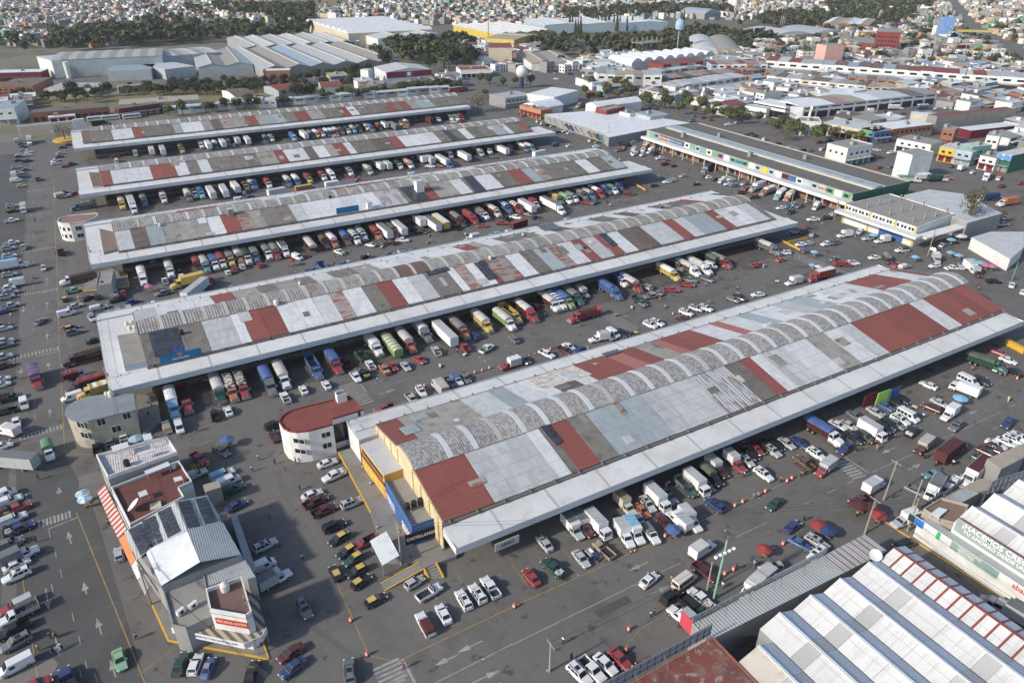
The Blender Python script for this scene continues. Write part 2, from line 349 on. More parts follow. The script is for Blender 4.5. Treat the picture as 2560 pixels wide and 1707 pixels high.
SH4=mk('long market shed second from the front with a curved grey vault and solar panels at its left end',195.6,.0122,[('D',12.5),('L',a10(2210,1568)),('W',a20(2330,18)),('R',a11(300,1475)),('W',a11(490,1460)),('W',a11(820,1385)),('K',a11(945,1350)),('W',a11(1115,1300)),('D',a11(1270,1275)),('R',a11(1425,1245)),('W',a11(1555,1205)),('L',a11(1710,1170)),('D',a11(1910,1110)),('W',a11(1980,1095)),('K',a11(2100,1075)),('W',a11(2245,1045)),('R',a11(2300,1035)),('D',a12(-60,1035)),('K',a12(130,985)),('W',a12(265,955)),('D',a12(380,920)),('G',a12(510,888)),('K',a12(615,870)),('W',a12(745,840)),('R',a12(850,820)),('L',a12(945,780)),('R',a12(1065,765)),('W',a12(1180,735)),('B',a12(1385,685)),('L',a12(1600,635)),('R',a12(1690,610)),('L',a12(1765,580)),('G',a12(1970,535)),('R',a12(2060,515)),('W',a12(2250,465)),('L',217.5)],[('L',a10(1420,1265)),('W',a10(1930,1165)),('R',a10(2120,1120)),('C',a10(2340,1070)),('D',a11(150,1030)),('C',a11(340,1000)),('D',a11(490,980)),('W',a11(650,950)),('D',a11(860,900)),('C',a11(1045,870)),('W',a11(1400,790)),('W',a11(1810,710)),('R',a11(1930,680)),('C',a11(2025,660)),('W',a11(2160,630)),('D',a12(120,560)),('W',a12(250,535)),('B',a12(400,500)),('W',a12(690,460)),('D',a12(860,430)),('W',a12(930,405)),('B',a12(1030,380)),('W',a12(1250,345)),('D',a12(1500,290)),('R',a12(1590,270)),('W',a12(1830,230)),('B',222)],cL=-12,cR=226,rL=-2.6,rR=220,vL=-2.4,vR=218.3,vm=lambda x:m_vault3 if 66<x<80 else m_vault2,sky=[m_sky2],x_first=2.6,pitch=5.57,sw=.95)
SH3=mk('long market shed in the middle of the five with a water tower block on its roof',283.4,.003,[('L',a10(1240,700)),('B',a10(1385,680)),('G',a10(1535,655)),('C',a10(1680,640)),('C',a10(1955,590)),('W',a10(2085,568)),('R',a10(2235,550)),('K',a11(0,530)),('C',a11(120,515)),('D',a11(375,460)),('L',a11(485,440)),('W',a11(740,400)),('W',a11(970,360)),('W',a11(1180,338)),('X',a11(1400,297)),('D',a11(1610,280)),('R',a11(1715,262)),('C',a11(1900,225)),('W',a11(2005,205)),('D',a11(2115,185)),('W',a11(2285,155)),('D',a12(90,130)),('R',a12(205,105)),('G',a12(295,90)),('K',a12(375,75)),('D',a12(690,15)),('W',a02(800,1568)),('D',a02(935,1545)),('G',214.5)],[('C',20),('R',35),('C',52),('W',66),('C',80),('R',100),('D',112),('C',130),('W',150),('R',162),('C',190),('W',214)],cL=-12,cR=225,rL=-2.6,rR=214.5,vL=-2.6,vR=214.5,vm=[m_vault2],sky=[m_sky2,m_sky1],x_first=5,pitch=5.6,sw=.95)
SH2=mk('long market shed fourth from the front with grey and dark red roof strips',370.2,.0,[('R',a10(1045,130)),('W',a10(1305,95)),('W',a10(1410,75)),('R',a10(1635,45)),('W',a10(1745,25)),('D',a10(1850,10)),('W',a00(1945,1562)),('D',a01(80,1540)),('C',a01(225,1500)),('R',a01(320,1495)),('W',a01(500,1462)),('B',a01(590,1455)),('W',a01(695,1440)),('C',a01(775,1430)),('R',a01(870,1415)),('W',a01(925,1400)),('D',a01(1120,1380)),('B',a01(1305,1365)),('R',a01(1380,1350)),('W',a01(1710,1308)),('D',a01(1935,1275)),('W',a01(2010,1268)),('D',a01(2215,1240)),('G',a01(2325,1225)),('W',a02(20,1222)),('D',a02(130,1205)),('R',a02(180,1200)),('D',214.3)],[('C',30),('W',48),('D',70),('C',90),('R',104),('W',130),('C',160),('W',180),('D',214)],cL=-12.4,cR=226,rL=-2.6,rR=214.3,vL=-2.7,vR=214.3,vm=[m_vault2],sky=[m_sky2,m_sky1],x_first=4,pitch=5.6,sw=.95)
SH1=mk('farthest of the five long market sheds, mostly dark concrete roof strips',458.8,.0,[('D',a00(1045,1285)),('W',a00(1235,1262)),('R',a00(1325,1255)),('D',a00(1605,1215)),('G',a00(1685,1210)),('W',a00(1875,1192)),('C',a00(1960,1183)),('B',a00(2050,1175)),('K',a00(2130,1168)),('C',a00(2280,1155)),('R',a01(35,1145)),('C',a01(100,1135)),('G',a01(275,1115)),('D',a01(385,1108)),('R',a01(510,1095)),('C',a01(640,1080)),('D',a01(790,1062)),('R',a01(875,1055)),('W',a01(950,1048)),('D',a01(1210,1020)),('R',a01(1300,1010)),('D',a01(1350,1004)),('R',a01(1430,998)),('C',a01(1510,990)),('G',a01(1635,975)),('D',217)],[('C',40),('W',70),('C',110),('W',150),('C',217)],cL=-12,cR=217,rL=-2.4,rR=217,vL=-2.4,vR=216,vm=[m_vault2],sky=[m_sky1],x_first=3,pitch=5.6,sw=.95)
SHEDS={5:SH5,4:SH4,3:SH3,2:SH2,1:SH1}
def ring8(x,hw,zb,zt,wst=None):
 wz=zt-.22*(zt-zb)-.05 if wst is None else wst
 return[(x,-hw*.90,zb),(x,-hw,zb+.16),(x,-hw,wz),(x,-hw*.86,zt),(x,hw*.86,zt),(x,hw,wz),(x,hw,zb+.16),(x,hw*.90,zb)]
class Kit:
 """list of pieces: (name, builder, material slots)"""
 def __init__(s):s.p=[];s.wheels=[]
 def add(s,name,mb,mats):s.p.append((name,mb,mats));return s
def wheelmb(r,wd):
 b=MB();b.cyl((0,-wd/2,0),(0,wd/2,0),r,n=12,m=0);b.cyl((0,-wd/2-.015,0),(0,wd/2+.015,0),r*.55,n=8,m=1);return b
def frustum(b,x0,x1,hw0,z0,x2,x3,hw1,z1,m=0):
 """cabin: base x0..x1 at z0, top x2..x3 at z1"""
 i=len(b.v)
 b.v+=[(x0,-hw0,z0),(x1,-hw0,z0),(x1,hw0,z0),(x0,hw0,z0),(x2,-hw1,z1),(x3,-hw1,z1),(x3,hw1,z1),(x2,hw1,z1)]
 for q in((4,5,6,7),(0,1,5,4),(1,2,6,5),(2,3,7,6),(3,0,4,7)):b.f.append(tuple(i+a for a in q));b.m.append(m)
def pane(pts,out,th=.03):
 b=MB();n=Vector(out).normalized();c=sum((Vector(p)for p in pts),Vector())/len(pts)
 P0=[Vector(p)for p in pts];b.sec([[p for p in P0],[p+n*th for p in P0]]);return b
def lerp(a,b,t):return tuple(a[k]+(b[k]-a[k])*t for k in range(3))
def cabin_panes(k,x0,x1,hw0,z0,x2,x3,hw1,z1,splits=(.5,),front=True,rear=True,m0=.16,m1=.86,glass=None):
 G=glass or GLASS
 def side_pt(s_,u,v):
  xb=x0+(x1-x0)*u;xt=x2+(x3-x2)*u;hb,ht=hw0,hw1
  return(xb+(xt-xb)*v,s_*(hb+(ht-hb)*v),z0+(z1-z0)*v)
 if front:k.add('windshield',pane([(x1+(x3-x1)*m0,-hw0*.86,z0+(z1-z0)*m0),(x1+(x3-x1)*m0,hw0*.86,z0+(z1-z0)*m0),(x1+(x3-x1)*m1,hw1*.88,z0+(z1-z0)*m1),(x1+(x3-x1)*m1,-hw1*.88,z0+(z1-z0)*m1)],(1,0,.6)),[G])
 if rear:k.add('rear_window',pane([(x0+(x2-x0)*m0,-hw0*.84,z0+(z1-z0)*m0),(x0+(x2-x0)*m0,hw0*.84,z0+(z1-z0)*m0),(x0+(x2-x0)*m1,hw1*.86,z0+(z1-z0)*m1),(x0+(x2-x0)*m1,-hw1*.86,z0+(z1-z0)*m1)],(-1,0,.6)),[G])
 edges=[.07]+list(splits)+[.93]
 for s_ in(-1,1):
  for a,b_ in zip(edges[:-1],edges[1:]):
   k.add('side_window',pane([side_pt(s_,a+.02,m0),side_pt(s_,b_-.02,m0),side_pt(s_,b_-.02,m1),side_pt(s_,a+.02,m1)],(0,s_,.2)),[G])
LAMP=flat('lamp_glass',(.7,.7,.66),.2,var=0);TAIL=flat('tail_lamp',(.35,.02,.02),.3,var=0)
RIM=flat('wheel_rim',(.42,.42,.43),.4,metal=.5,var=0)
def lamps(k,xf,xr,hw,zf,zr):
 for s_ in(-1,1):
  k.add('headlight',MB().box(xf-.1,xf+.03,s_*hw-.17,s_*hw+.17,zf-.08,zf+.08),[LAMP])
  k.add('tail_light',MB().box(xr-.03,xr+.1,s_*hw-.13,s_*hw+.13,zr-.12,zr+.12),[TAIL])
def wheels(k,xs,hw,r,wd=.22):
 for x in xs:
  for s_ in(-1,1):k.wheels.append((x,s_*hw,r,wd))
def bumpers(b,xf,xr,hw,z,m):b.box(xf-.12,xf+.06,-hw,hw,z-.12,z+.12,m);b.box(xr-.06,xr+.12,-hw,hw,z-.12,z+.12,m)
def k_sedan(L=4.45,W_=1.74,H=1.44,hatch=0,roofm=None):
 k=Kit();h=L/2;w2=W_/2;b=MB()
 rear=[(-h,w2*.80,.36,.72),(-h+.08,w2*.92,.26,.95),(-h+.5,w2*.99,.2,1.0)]if not hatch else[(-h,w2*.84,.36,.80),(-h+.06,w2*.95,.26,.98),(-h+.4,w2,.2,1.0)]
 b.sec([ring8(*q)for q in rear+[(-.9,w2,.19,.97),(.6,w2,.19,.94),(h-1.15,w2,.19,.92),(h-.5,w2*.97,.2,.82),(h-.12,w2*.86,.26,.68),(h,w2*.7,.36,.56)]])
 x0=-h+.55 if not hatch else-h+.12;x2=x0+(.75 if not hatch else.35)
 x1=h-1.15;x3=x1-.85
 frustum(b,x0,x1,w2*.9,.92,x2,x3,w2*.74,H,0)
 k.add('body',b,['c1'])
 if roofm:k.add('roof_panel',MB().box(x2+.05,x3-.05,-w2*.70,w2*.70,H,H+.03),[roofm])
 cabin_panes(k,x0,x1,w2*.9,.92,x2,x3,w2*.74,H,(.46,)if not hatch else(.3,.62))
 wheels(k,(-h+.82,h-.85),w2-.1,.32);lamps(k,h-.03,-h+.02,w2*.66,.64,.82)
 for s_ in(-1,1):k.add('mirror',MB().box(x1-.35,x1-.2,s_*(w2+.09)-.09,s_*(w2+.09)+.09,.95,1.08),['c1'])
 return k
def k_suv(L=4.6,W_=1.84,H=1.7):
 k=Kit();h=L/2;w2=W_/2;b=MB()
 b.sec([ring8(*q)for q in[(-h,w2*.9,.4,.98),(-h+.06,w2*.97,.32,1.12),(-h+.4,w2,.28,1.14),(0,w2,.26,1.1),(h-1.25,w2,.26,1.08),(h-.3,w2*.94,.3,.96),(h,w2*.8,.4,.74)]])
 x0=-h+.1;x1=h-1.25;x2=x0+.3;x3=x1-.7
 frustum(b,x0,x1,w2*.92,1.06,x2,x3,w2*.78,H);k.add('body',b,['c1'])
 for s_ in(-1,1):k.add('roof_rail',MB().box(x2+.2,x3-.1,s_*w2*.66-.03,s_*w2*.66+.03,H,H+.07),[BLACK])
 k.add('sunroof',MB().box(x3-1.25,x3-.45,-w2*.42,w2*.42,H,H+.015),[GLASS])
 cabin_panes(k,x0,x1,w2*.92,1.06,x2,x3,w2*.78,H,(.32,.64))
 wheels(k,(-h+.85,h-.9),w2-.1,.37);lamps(k,h-.04,-h+.02,w2*.72,.8,1.0);return k
def k_pickup(crew=True,L=5.2,load=None,loadm=None,shell=False):
 k=Kit();h=L/2;w2=.92;b=MB();xc=.0 if crew else.35
 b.sec([ring8(*q)for q in[(xc-.9 if crew else xc-.1,w2,.32,1.08),(h-1.35,w2,.3,1.08),(h-.3,w2*.95,.34,1.0),(h,w2*.84,.42,.8)]])
 x0=xc-.8 if crew else xc;x1=h-1.35;x2=x0+.12;x3=x1-.65
 frustum(b,x0,x1,w2*.92,1.04,x2,x3,w2*.78,1.72);k.add('body',b,['c1'])
 bx=x0-.08;d=MB()
 d.box(-h,bx,-w2,w2,.42,.62);d.box(-h,bx,-w2,-w2+.09,.62,1.1);d.box(-h,bx,w2-.09,w2,.62,1.1);d.box(-h,-h+.09,-w2+.09,w2-.09,.62,1.08)
 k.add('cargo_bed',d,['c1']);k.add('bed_floor',MB().box(-h+.1,bx,-w2+.1,w2-.1,.625,.66),[DARK])
 if shell:
  s_=MB();frustum(s_,-h+.02,bx-.02,w2-.02,1.1,-h+.15,bx-.02,w2*.82,1.75);k.add('camper_shell',s_,['c2'])
 elif load:
  s_=MB()
  r_=random.Random(load)
  for q in range(14):
   x=r_.uniform(-h+.3,bx-.3);y=r_.uniform(-w2+.3,w2-.3);z=.66+r_.uniform(0,.35);a=r_.uniform(.12,.26);s_.box(x-a*1.3,x+a*1.3,y-a,y+a,z,z+a*1.4)
  k.add('load',s_,[loadm or 'c2'])
 cabin_panes(k,x0,x1,w2*.92,1.04,x2,x3,w2*.78,1.72,(.5,)if crew else())
 wheels(k,(-h+1.0,h-.95),w2-.11,.38,.25);lamps(k,h-.04,-h+.02,w2*.74,.82,.9);return k
def k_van(L=4.9,H=2.0,win=False,W_=1.8):
 k=Kit();h=L/2;w2=W_/2;b=MB()
 xs=[(-h,w2*.9,.34,H*.92),(-h+.1,w2,.28,H),(h-1.5,w2,.28,H),(h-.75,w2,.28,1.25+.0),(h-.2,w2*.95,.3,1.05),(h,w2*.82,.4,.8)]
 b.sec([ring8(x,a,z,t,min(1.15,t-.1))for x,a,z,t in xs]);k.add('body',b,['c1'])
 k.add('windshield',pane([(h-.80,-w2*.82,1.28),(h-.80,w2*.82,1.28),(h-1.40,w2*.80,H-.1),(h-1.40,-w2*.80,H-.1)],(1,0,.8),.05),[GLASS])
 for s_ in(-1,1):
  k.add('side_window',MB().box(h-2.3,h-1.5,s_*w2*.95-.05,s_*w2*.95+.05,1.2,H-.32),[GLASS])
  if win:
   for q in range(3):k.add('side_window',MB().box(-h+.2+q*(L-2.6)/3,-h+.05+(q+1)*(L-2.6)/3,s_*w2*.95-.05,s_*w2*.95+.05,1.2,H-.32),[GLASS])
 k.add('rear_window',MB().box(-h-.02,-h+.05,-w2*.7,w2*.7,1.2,H-.35),[GLASS])
 wheels(k,(-h+.95,h-.85),w2-.1,.34);lamps(k,h-.03,-h+.02,w2*.74,.8,1.0);return k
def k_beetle():
 k=Kit();b=MB();h=2.0
 b.sec([ring8(*q)for q in[(-h,.5,.35,.6),(-h+.3,.62,.25,.95),(-1,.66,.22,1.1),(0,.7,.22,1.0),(.9,.66,.22,.95),(1.6,.58,.25,.8),(h,.4,.35,.55)]])
 for x in(-1.2,1.25):
  for s_ in(-1,1):b.sec([[(x+dx*.55,s_*yy,.35+z*.45)for dx,z in((-1,0),(-.7,.7),(0,1),(.7,.7),(1,0))]for yy in(.5,.78)])
 frustum(b,-1.35,.75,.64,.95,-.65,.3,.5,1.48);k.add('body',b,['c1'])
 cabin_panes(k,-1.35,.75,.64,.95,-.65,.3,.5,1.48,(.5,));wheels(k,(-1.2,1.25),.66,.32,.18);lamps(k,1.9,-1.9,.55,.6,.6)
 k.add('roof_rack',MB().box(-.6,.2,-.45,.45,1.5,1.56),[METAL]);return k
def cargo(k,x0,x1,zf,H,w2,kind,tarp='c3',rs=1):
 """cargo bodies on floor height zf"""
 if kind=='box':
  b=MB();b.box(x0,x1,-w2,w2,zf,zf+H,0);k.add('cargo_box',b,['c2'])
  k.add('box_roof',MB().box(x0+.06,x1-.06,-w2+.06,w2-.06,zf+H,zf+H+.025),['c3'])
  k.add('rear_door',MB().box(x0-.03,x0,-w2+.08,-.02,zf+.08,zf+H-.08),['c2']);k.add('rear_door',MB().box(x0-.03,x0,.02,w2-.08,zf+.08,zf+H-.08),['c2'])
  return
 b=MB();b.box(x0,x1,-w2,w2,zf,zf+.18)
 k.add('cargo_floor',b,['c2'])
 n=max(3,int((x1-x0)/.8));s_=MB()
 for q in range(n+1):
  x=x0+(x1-x0-.08)*q/n
  for y in(-w2,w2-.07):s_.box(x,x+.1,y,y+.07,zf+.18,zf+H)
 for z in[zf+.3+q*.34 for q in range(int((H-.3)/.34))]:
  for y in(-w2+.015,w2-.055):s_.box(x0,x1,y,y+.04,z,z+.2)
 for x in(x0,x1-.05):s_.box(x,x+.05,-w2+.07,w2-.07,zf+.18,zf+H)
 k.add('stake_sides',s_,['c2'])
 r_=random.Random(rs)
 if kind=='tarp':
  t=MB();nx=9;rings=[]
  sag=r_.choice((.0,.25,.5))
  for q in range(nx):
   u=q/(nx-1);x=x0-.05+(x1-x0+.1)*u;bow=.38+.08*math.cos(u*math.pi*6)+r_.uniform(-.06,.06)-sag*math.sin(u*math.pi)*.5
   zt=zf+H;dn=.35+r_.uniform(-.1,.25)
   rings.append([(x,-w2-.05,zt-dn),(x,-w2-.04,zt+.02),(x,-w2*.5,zt+bow*.8),(x,0,zt+bow),(x,w2*.5,zt+bow*.8),(x,w2+.04,zt+.02),(x,w2+.05,zt-dn),(x,w2-.02,zt-.05),(x,0,zt-.08),(x,-w2+.02,zt-.05)])
  t.sec(rings);k.add('tarpaulin',t,['c3'])
  if rs%2:
   k.add('tarp_flap',MB().box(x1+.05,x1+.09,-w2,w2,zf+H*.55,zf+H+.2),['c3'])
 elif kind=='load':
  t=MB()
  for q in range(int((x1-x0)*9)):
   x=r_.uniform(x0+.4,x1-.4);y=r_.uniform(-w2+.35,w2-.35);z=zf+H-.5+r_.uniform(0,.8);a=r_.uniform(.2,.42);rz=r_.uniform(0,3)
   t.sec([[(x+a*cx*math.cos(rz)-a*.7*cy*math.sin(rz),y+a*cx*math.sin(rz)+a*.7*cy*math.cos(rz),z+zz)for cx,cy in((-1,-1),(1,-1),(1,1),(-1,1))]for zz in(0,a*.7)])
  t.box(x0+.1,x1-.1,-w2+.1,w2-.1,zf+.2,zf+H-.4)
  k.add('load',t,['c3'])
 else:k.add('cargo_bed',MB().box(x0+.06,x1-.06,-w2+.08,w2-.08,zf+.18,zf+.3),[DARK])
def big_cab(k,xf,w2=1.15,sleeper=True,H=2.75,roofdef=True):
 """conventional nose: front bumper at xf; returns rear x of cab"""
 b=MB();hx=xf-1.75
 b.sec([ring8(*q)for q in[(hx,w2*.86,.7,1.85),(hx+.9,w2*.82,.65,1.75),(xf-.2,w2*.76,.6,1.5),(xf,w2*.66,.65,1.25)]])
 for s_ in(-1,1):b.sec([[(xf-1.0+dx*.62,s_*yy,.55+z*.62)for dx,z in((-1,0),(-.7,.75),(0,1),(.7,.75),(1,0))]for yy in(w2*.62,w2*1.03)])
 k.add('hood',b,['c1'])
 c=MB();xr=hx-1.35
 frustum(c,xr,hx+.02,w2*.98,.65,xr,hx,w2*.98,1.75);frustum(c,xr,hx,w2*.98,1.75,xr,hx-.42,w2*.88,H);k.add('cab',c,['c1'])
 cabin_panes(k,xr,hx,w2*.98,1.75,xr,hx-.42,w2*.88,H,(),rear=False,m0=.1)
 if sleeper:
  s_=MB();frustum(s_,xr-1.1,xr,w2*1.02,.75,xr-1.1,xr,w2*1.0,H+.05)
  if roofdef:frustum(s_,xr-1.1,xr+.5,w2*.98,H,xr-1.05,xr-.25,w2*.9,H+.62)
  k.add('sleeper',s_,['c1']);xr-=1.1
 k.add('grille',MB().box(xf-.02,xf+.05,-w2*.42,w2*.42,.75,1.3),[METAL]);k.add('bumper',MB().box(xf-.02,xf+.16,-w2,w2,.42,.68),[METAL])
 for s_ in(-1,1):
  k.add('headlight',MB().box(xf-.12,xf+.02,s_*w2*.72-.12,s_*w2*.72+.12,.85,1.1),[LAMP])
  k.add('mirror',MB().box(hx-.15,hx-.05,s_*(w2+.22)-.12,s_*(w2+.22)+.12,1.7,2.3),[METAL])
  k.add('fuel_tank',MB().cyl((xr+.1,s_*(w2-.2),.75),(xr+1.2,s_*(w2-.2),.75),.3,n=8),[METAL])
 return xr
def k_torton(kind='tarp',L=11.0,H=2.1,sleeper=False,rs=1):
 k=Kit();h=L/2;xr=big_cab(k,h,sleeper=sleeper,roofdef=sleeper)
 k.add('chassis',MB().box(-h,h-.6,-.45,.45,.6,.95),[BLACK]);cargo(k,-h,xr-.15,1.12,H,1.24,kind,rs=rs)
 wheels(k,(h-1.0,),1.0,.52,.32);wheels(k,(-h+1.5,-h+2.85),.95,.52,.5);return k
def k_semi(kind='box',Lt=13.0,H=2.75,rs=1):
 k=Kit();L=Lt+4.6;h=L/2;xr=big_cab(k,h,sleeper=True)
 k.add('chassis',MB().box(xr-2.2,h-.6,-.45,.45,.6,.95),[BLACK])
 cargo(k,-h,-h+Lt,1.2,H,1.27,kind,rs=rs)
 k.add('landing_gear',MB().box(-h+Lt-3.2,-h+Lt-3.0,-.9,.9,.25,1.2),[METAL]);k.add('trailer_frame',MB().box(-h,-h+Lt-.5,-.5,.5,.95,1.2),[BLACK])
 wheels(k,(h-1.0,),1.0,.52,.32);wheels(k,(xr-.6,xr-1.9),.95,.52,.5);wheels(k,(-h+1.2,-h+2.5),.95,.52,.5);return k
def k_trailer(kind='box',Lt=12.5,H=2.75):
 k=Kit();h=Lt/2;cargo(k,-h,h,1.2,H,1.27,kind)
 k.add('landing_gear',MB().box(h-3.2,h-3.0,-.9,.9,.0,1.2),[METAL]);k.add('trailer_frame',MB().box(-h,h-.5,-.5,.5,.95,1.2),[BLACK])
 wheels(k,(-h+1.2,-h+2.5),.95,.52,.5);return k
def k_boxsmall(kind='box',L=6.2,Hb=2.0,crew=False,rs=1):
 """pickup chassis with a box body"""
 k=Kit();h=L/2;w2=.95;b=MB();x1=h-1.35;x0=x1-(2.2 if crew else 1.35)
 b.sec([ring8(*q)for q in[(x0,w2,.38,1.12),(x1,w2,.36,1.12),(h-.3,w2*.95,.38,1.04),(h,w2*.84,.46,.82)]])
 frustum(b,x0,x1,w2*.93,1.08,x0,x1-.62,w2*.8,1.8);k.add('cab',b,['c1'])
 cabin_panes(k,x0,x1,w2*.93,1.08,x0,x1-.62,w2*.8,1.8,(),rear=False)
 cargo(k,-h,x0-.08,.85,Hb,1.06,kind,rs=rs)
 if kind=='box' and rs%2:k.add('box_nose',MB().box(x0-.08,x0+.75,-1.0,1.0,1.95,.85+Hb-.04),['c2'])
 k.add('chassis',MB().box(-h,h-.8,-.4,.4,.5,.84),[BLACK])
 wheels(k,(h-.95,-h+1.3),.84,.4,.3);lamps(k,h-.04,-h+.05,w2*.72,.84,.7);return k
def k_cabover(kind='box',L=6.8,Hb=2.3,rs=1):
 k=Kit();h=L/2;w2=1.0;b=MB();x0=h-1.55
 frustum(b,x0,h,w2,.5,x0,h,w2,1.35);frustum(b,x0,h,w2,1.35,x0+.05,h-.28,w2*.92,2.25);k.add('cab',b,['c1'])
 cabin_panes(k,x0,h,w2,1.35,x0+.05,h-.28,w2*.92,2.25,(),rear=False,m0=.06,m1=.8)
 cargo(k,-h,x0-.12,.95,Hb,1.12,kind,rs=rs);k.add('bumper',MB().box(h-.02,h+.1,-w2,w2,.4,.62),[flat('white_bumper',(.6,.6,.6))])
 k.add('chassis',MB().box(-h,h-.3,-.4,.4,.5,.92),[BLACK]);wheels(k,(h-.75,-h+1.4),.86,.4,.3);lamps(k,h,-h+.05,w2*.72,.75,.7);return k
def k_bus():
 k=Kit();b=MB();b.sec([ring8(*q)for q in[(-5.4,1.2,.5,2.9),(-5.3,1.25,.4,3.05),(5.2,1.25,.4,3.05),(5.4,1.2,.5,2.8)]]);k.add('body',b,['c1'])
 for s_ in(-1,1):
  for q in range(7):k.add('side_window',MB().box(-4.9+q*1.4,-3.7+q*1.4,s_*1.24-.03,s_*1.24+.03,1.6,2.5),[GLASS])
 k.add('windshield',MB().box(5.36,5.43,-1.05,1.05,1.4,2.6),[GLASS]);wheels(k,(3.6,-3.4),1.1,.5,.3);return k
def k_moto():
 k=Kit();b=MB();b.box(-.5,.45,-.13,.13,.45,.85);b.bar((.45,0,.85),(.7,0,.35),.05);k.add('frame',b,['c1'])
 k.add('seat',MB().box(-.75,.05,-.14,.14,.82,.92),[BLACK]);k.add('handlebar',MB().box(.4,.45,-.35,.35,.98,1.02),[BLACK]);wheels(k,(-.6,.68),0,.3,.12);return k
def k_tricycle():
 k=Kit();k.add('cargo_bed',MB().box(-1.7,.0,-.6,.6,.5,.58).box(-1.7,0,-.6,-.55,.58,.95).box(-1.7,0,.55,.6,.58,.95).box(-1.7,-1.65,-.55,.55,.58,.95),['c2'])
 c=MB();c.box(.05,1.1,-.55,.55,1.5,1.62);c.box(.9,1.2,-.5,.5,.5,1.0)
 for x in(.08,1.02):
  for y in(-.5,.45):c.box(x,x+.05,y,y+.05,.5,1.5)
 k.add('cab',c,['c1']);wheels(k,(-1.1,),.6,.28,.15);k.wheels.append((1.25,0,.28,.15));return k
KITS={'sedan':(lambda:k_sedan(),.7,'car','sedan'),'hatch':(lambda:k_sedan(3.9,1.66,1.5,1),.7,'car','hatchback'),'taxi':(lambda:k_sedan(4.0,1.66,1.48,1,'c2'),.7,'taxi','taxi'),'suv':(lambda:k_suv(),.8,'car','SUV'),'pickup':(lambda:k_pickup(),.8,'pickup truck','crew cab pickup truck'),'pickup1':(lambda:k_pickup(False,4.9),.8,'pickup truck','single cab pickup truck'),'pickupL':(lambda:k_pickup(True,5.2,3),.8,'pickup truck','loaded pickup truck'),'pickupS':(lambda:k_pickup(False,5.2,shell=True),.9,'pickup truck','pickup truck with camper shell'),'van':(lambda:k_van(),.9,'van','panel van'),'minibus':(lambda:k_van(5.3,2.2,True,1.9),1.0,'van','passenger van'),'beetle':(k_beetle,.7,'car','beetle-shaped car'),'box':(lambda:k_boxsmall(),1.4,'truck','small box truck'),'box2':(lambda:k_boxsmall(rs=2),1.4,'truck','small box truck'),'stake':(lambda:k_boxsmall('open',Hb=1.2),1.0,'truck','small stake truck'),'staket':(lambda:k_boxsmall('tarp',Hb=1.5,rs=3),1.2,'truck','small stake truck under a tarp'),'cabover':(lambda:k_cabover(),1.6,'truck','cab-over box truck'),'tort':(lambda:k_torton('tarp',rs=1),1.8,'truck','long-nosed cargo truck under a tarp'),'tort2':(lambda:k_torton('tarp',11.5,2.2,True,2),1.8,'truck','sleeper cab cargo truck under a tarp'),'tort3':(lambda:k_torton('tarp',10,2.0,False,5),1.8,'truck','long-nosed cargo truck under a tarp'),'torto':(lambda:k_torton('open',11.2,1.9),1.8,'truck','long-nosed truck with open stake sides'),'tortl':(lambda:k_torton('load',10.8,1.8),1.8,'truck','long-nosed truck heaped with sacks'),'tortb':(lambda:k_torton('box',11,2.5),1.8,'truck','long-nosed box truck'),'semi':(lambda:k_semi(),1.8,'truck','articulated truck with box trailer'),'semit':(lambda:k_semi('tarp',12,2.2),1.8,'truck','articulated truck with tarped trailer'),'trailer':(lambda:k_trailer(),1.9,'trailer','box trailer without a tractor'),'trailers':(lambda:k_trailer(Lt=8),1.9,'trailer','short box trailer without a tractor'),'bus':(k_bus,1.5,'bus','bus'),'moto':(k_moto,.5,'motorcycle','motorcycle'),'trike':(k_tricycle,.7,'cargo tricycle','motor tricycle with cargo bed'),}
COL=dict(white=(.66,.67,.68),silver=(.40,.42,.43),grey=(.15,.16,.17),black=(.018,.019,.021),red=(.34,.028,.03),dred=(.10,.02,.022),blue=(.05,.12,.30),dblue=(.02,.045,.16),lblue=(.16,.42,.62),green=(.035,.12,.08),dgreen=(.02,.075,.055),yellow=(.58,.41,.05),orange=(.46,.13,.05),tan=(.34,.26,.16),brown=(.14,.08,.05),beige=(.42,.38,.30),lime=(.22,.36,.09),cream=(.56,.52,.44),teal=(.08,.27,.29),pink=(.55,.12,.25),tgreen=(.10,.27,.15),lgreen=(.22,.42,.22),gtarp=(.20,.20,.19),wtarp=(.52,.50,.46),btarp=(.05,.12,.34),rtarp=(.26,.045,.045),ytarp=(.42,.32,.08),ogreen=(.10,.13,.09))
for _k,_c in COL.items():_l=sum(_c)/3;COL[_k]=tuple((v*.8+_l*.2)*.97 for v in _c)
CNAME=dict(dred='dark red',dblue='dark blue',lblue='light blue',dgreen='dark green',tgreen='green',lgreen='pale green',gtarp='grey',wtarp='off-white',btarp='blue',rtarp='red',ytarp='ochre',ogreen='olive')
CLOTH={}
def cmat(c,part):
 if part=='c1':return paint(COL[c],key='paint_'+CNAME.get(c,c).replace(' ','_').replace('-','_'))
 return mat('cover_'+c,COL[c],.7,.14,.5,stain=(tuple(v*.55 for v in COL[c]),.4,.8),orand=.06,space='O')
TWO={}
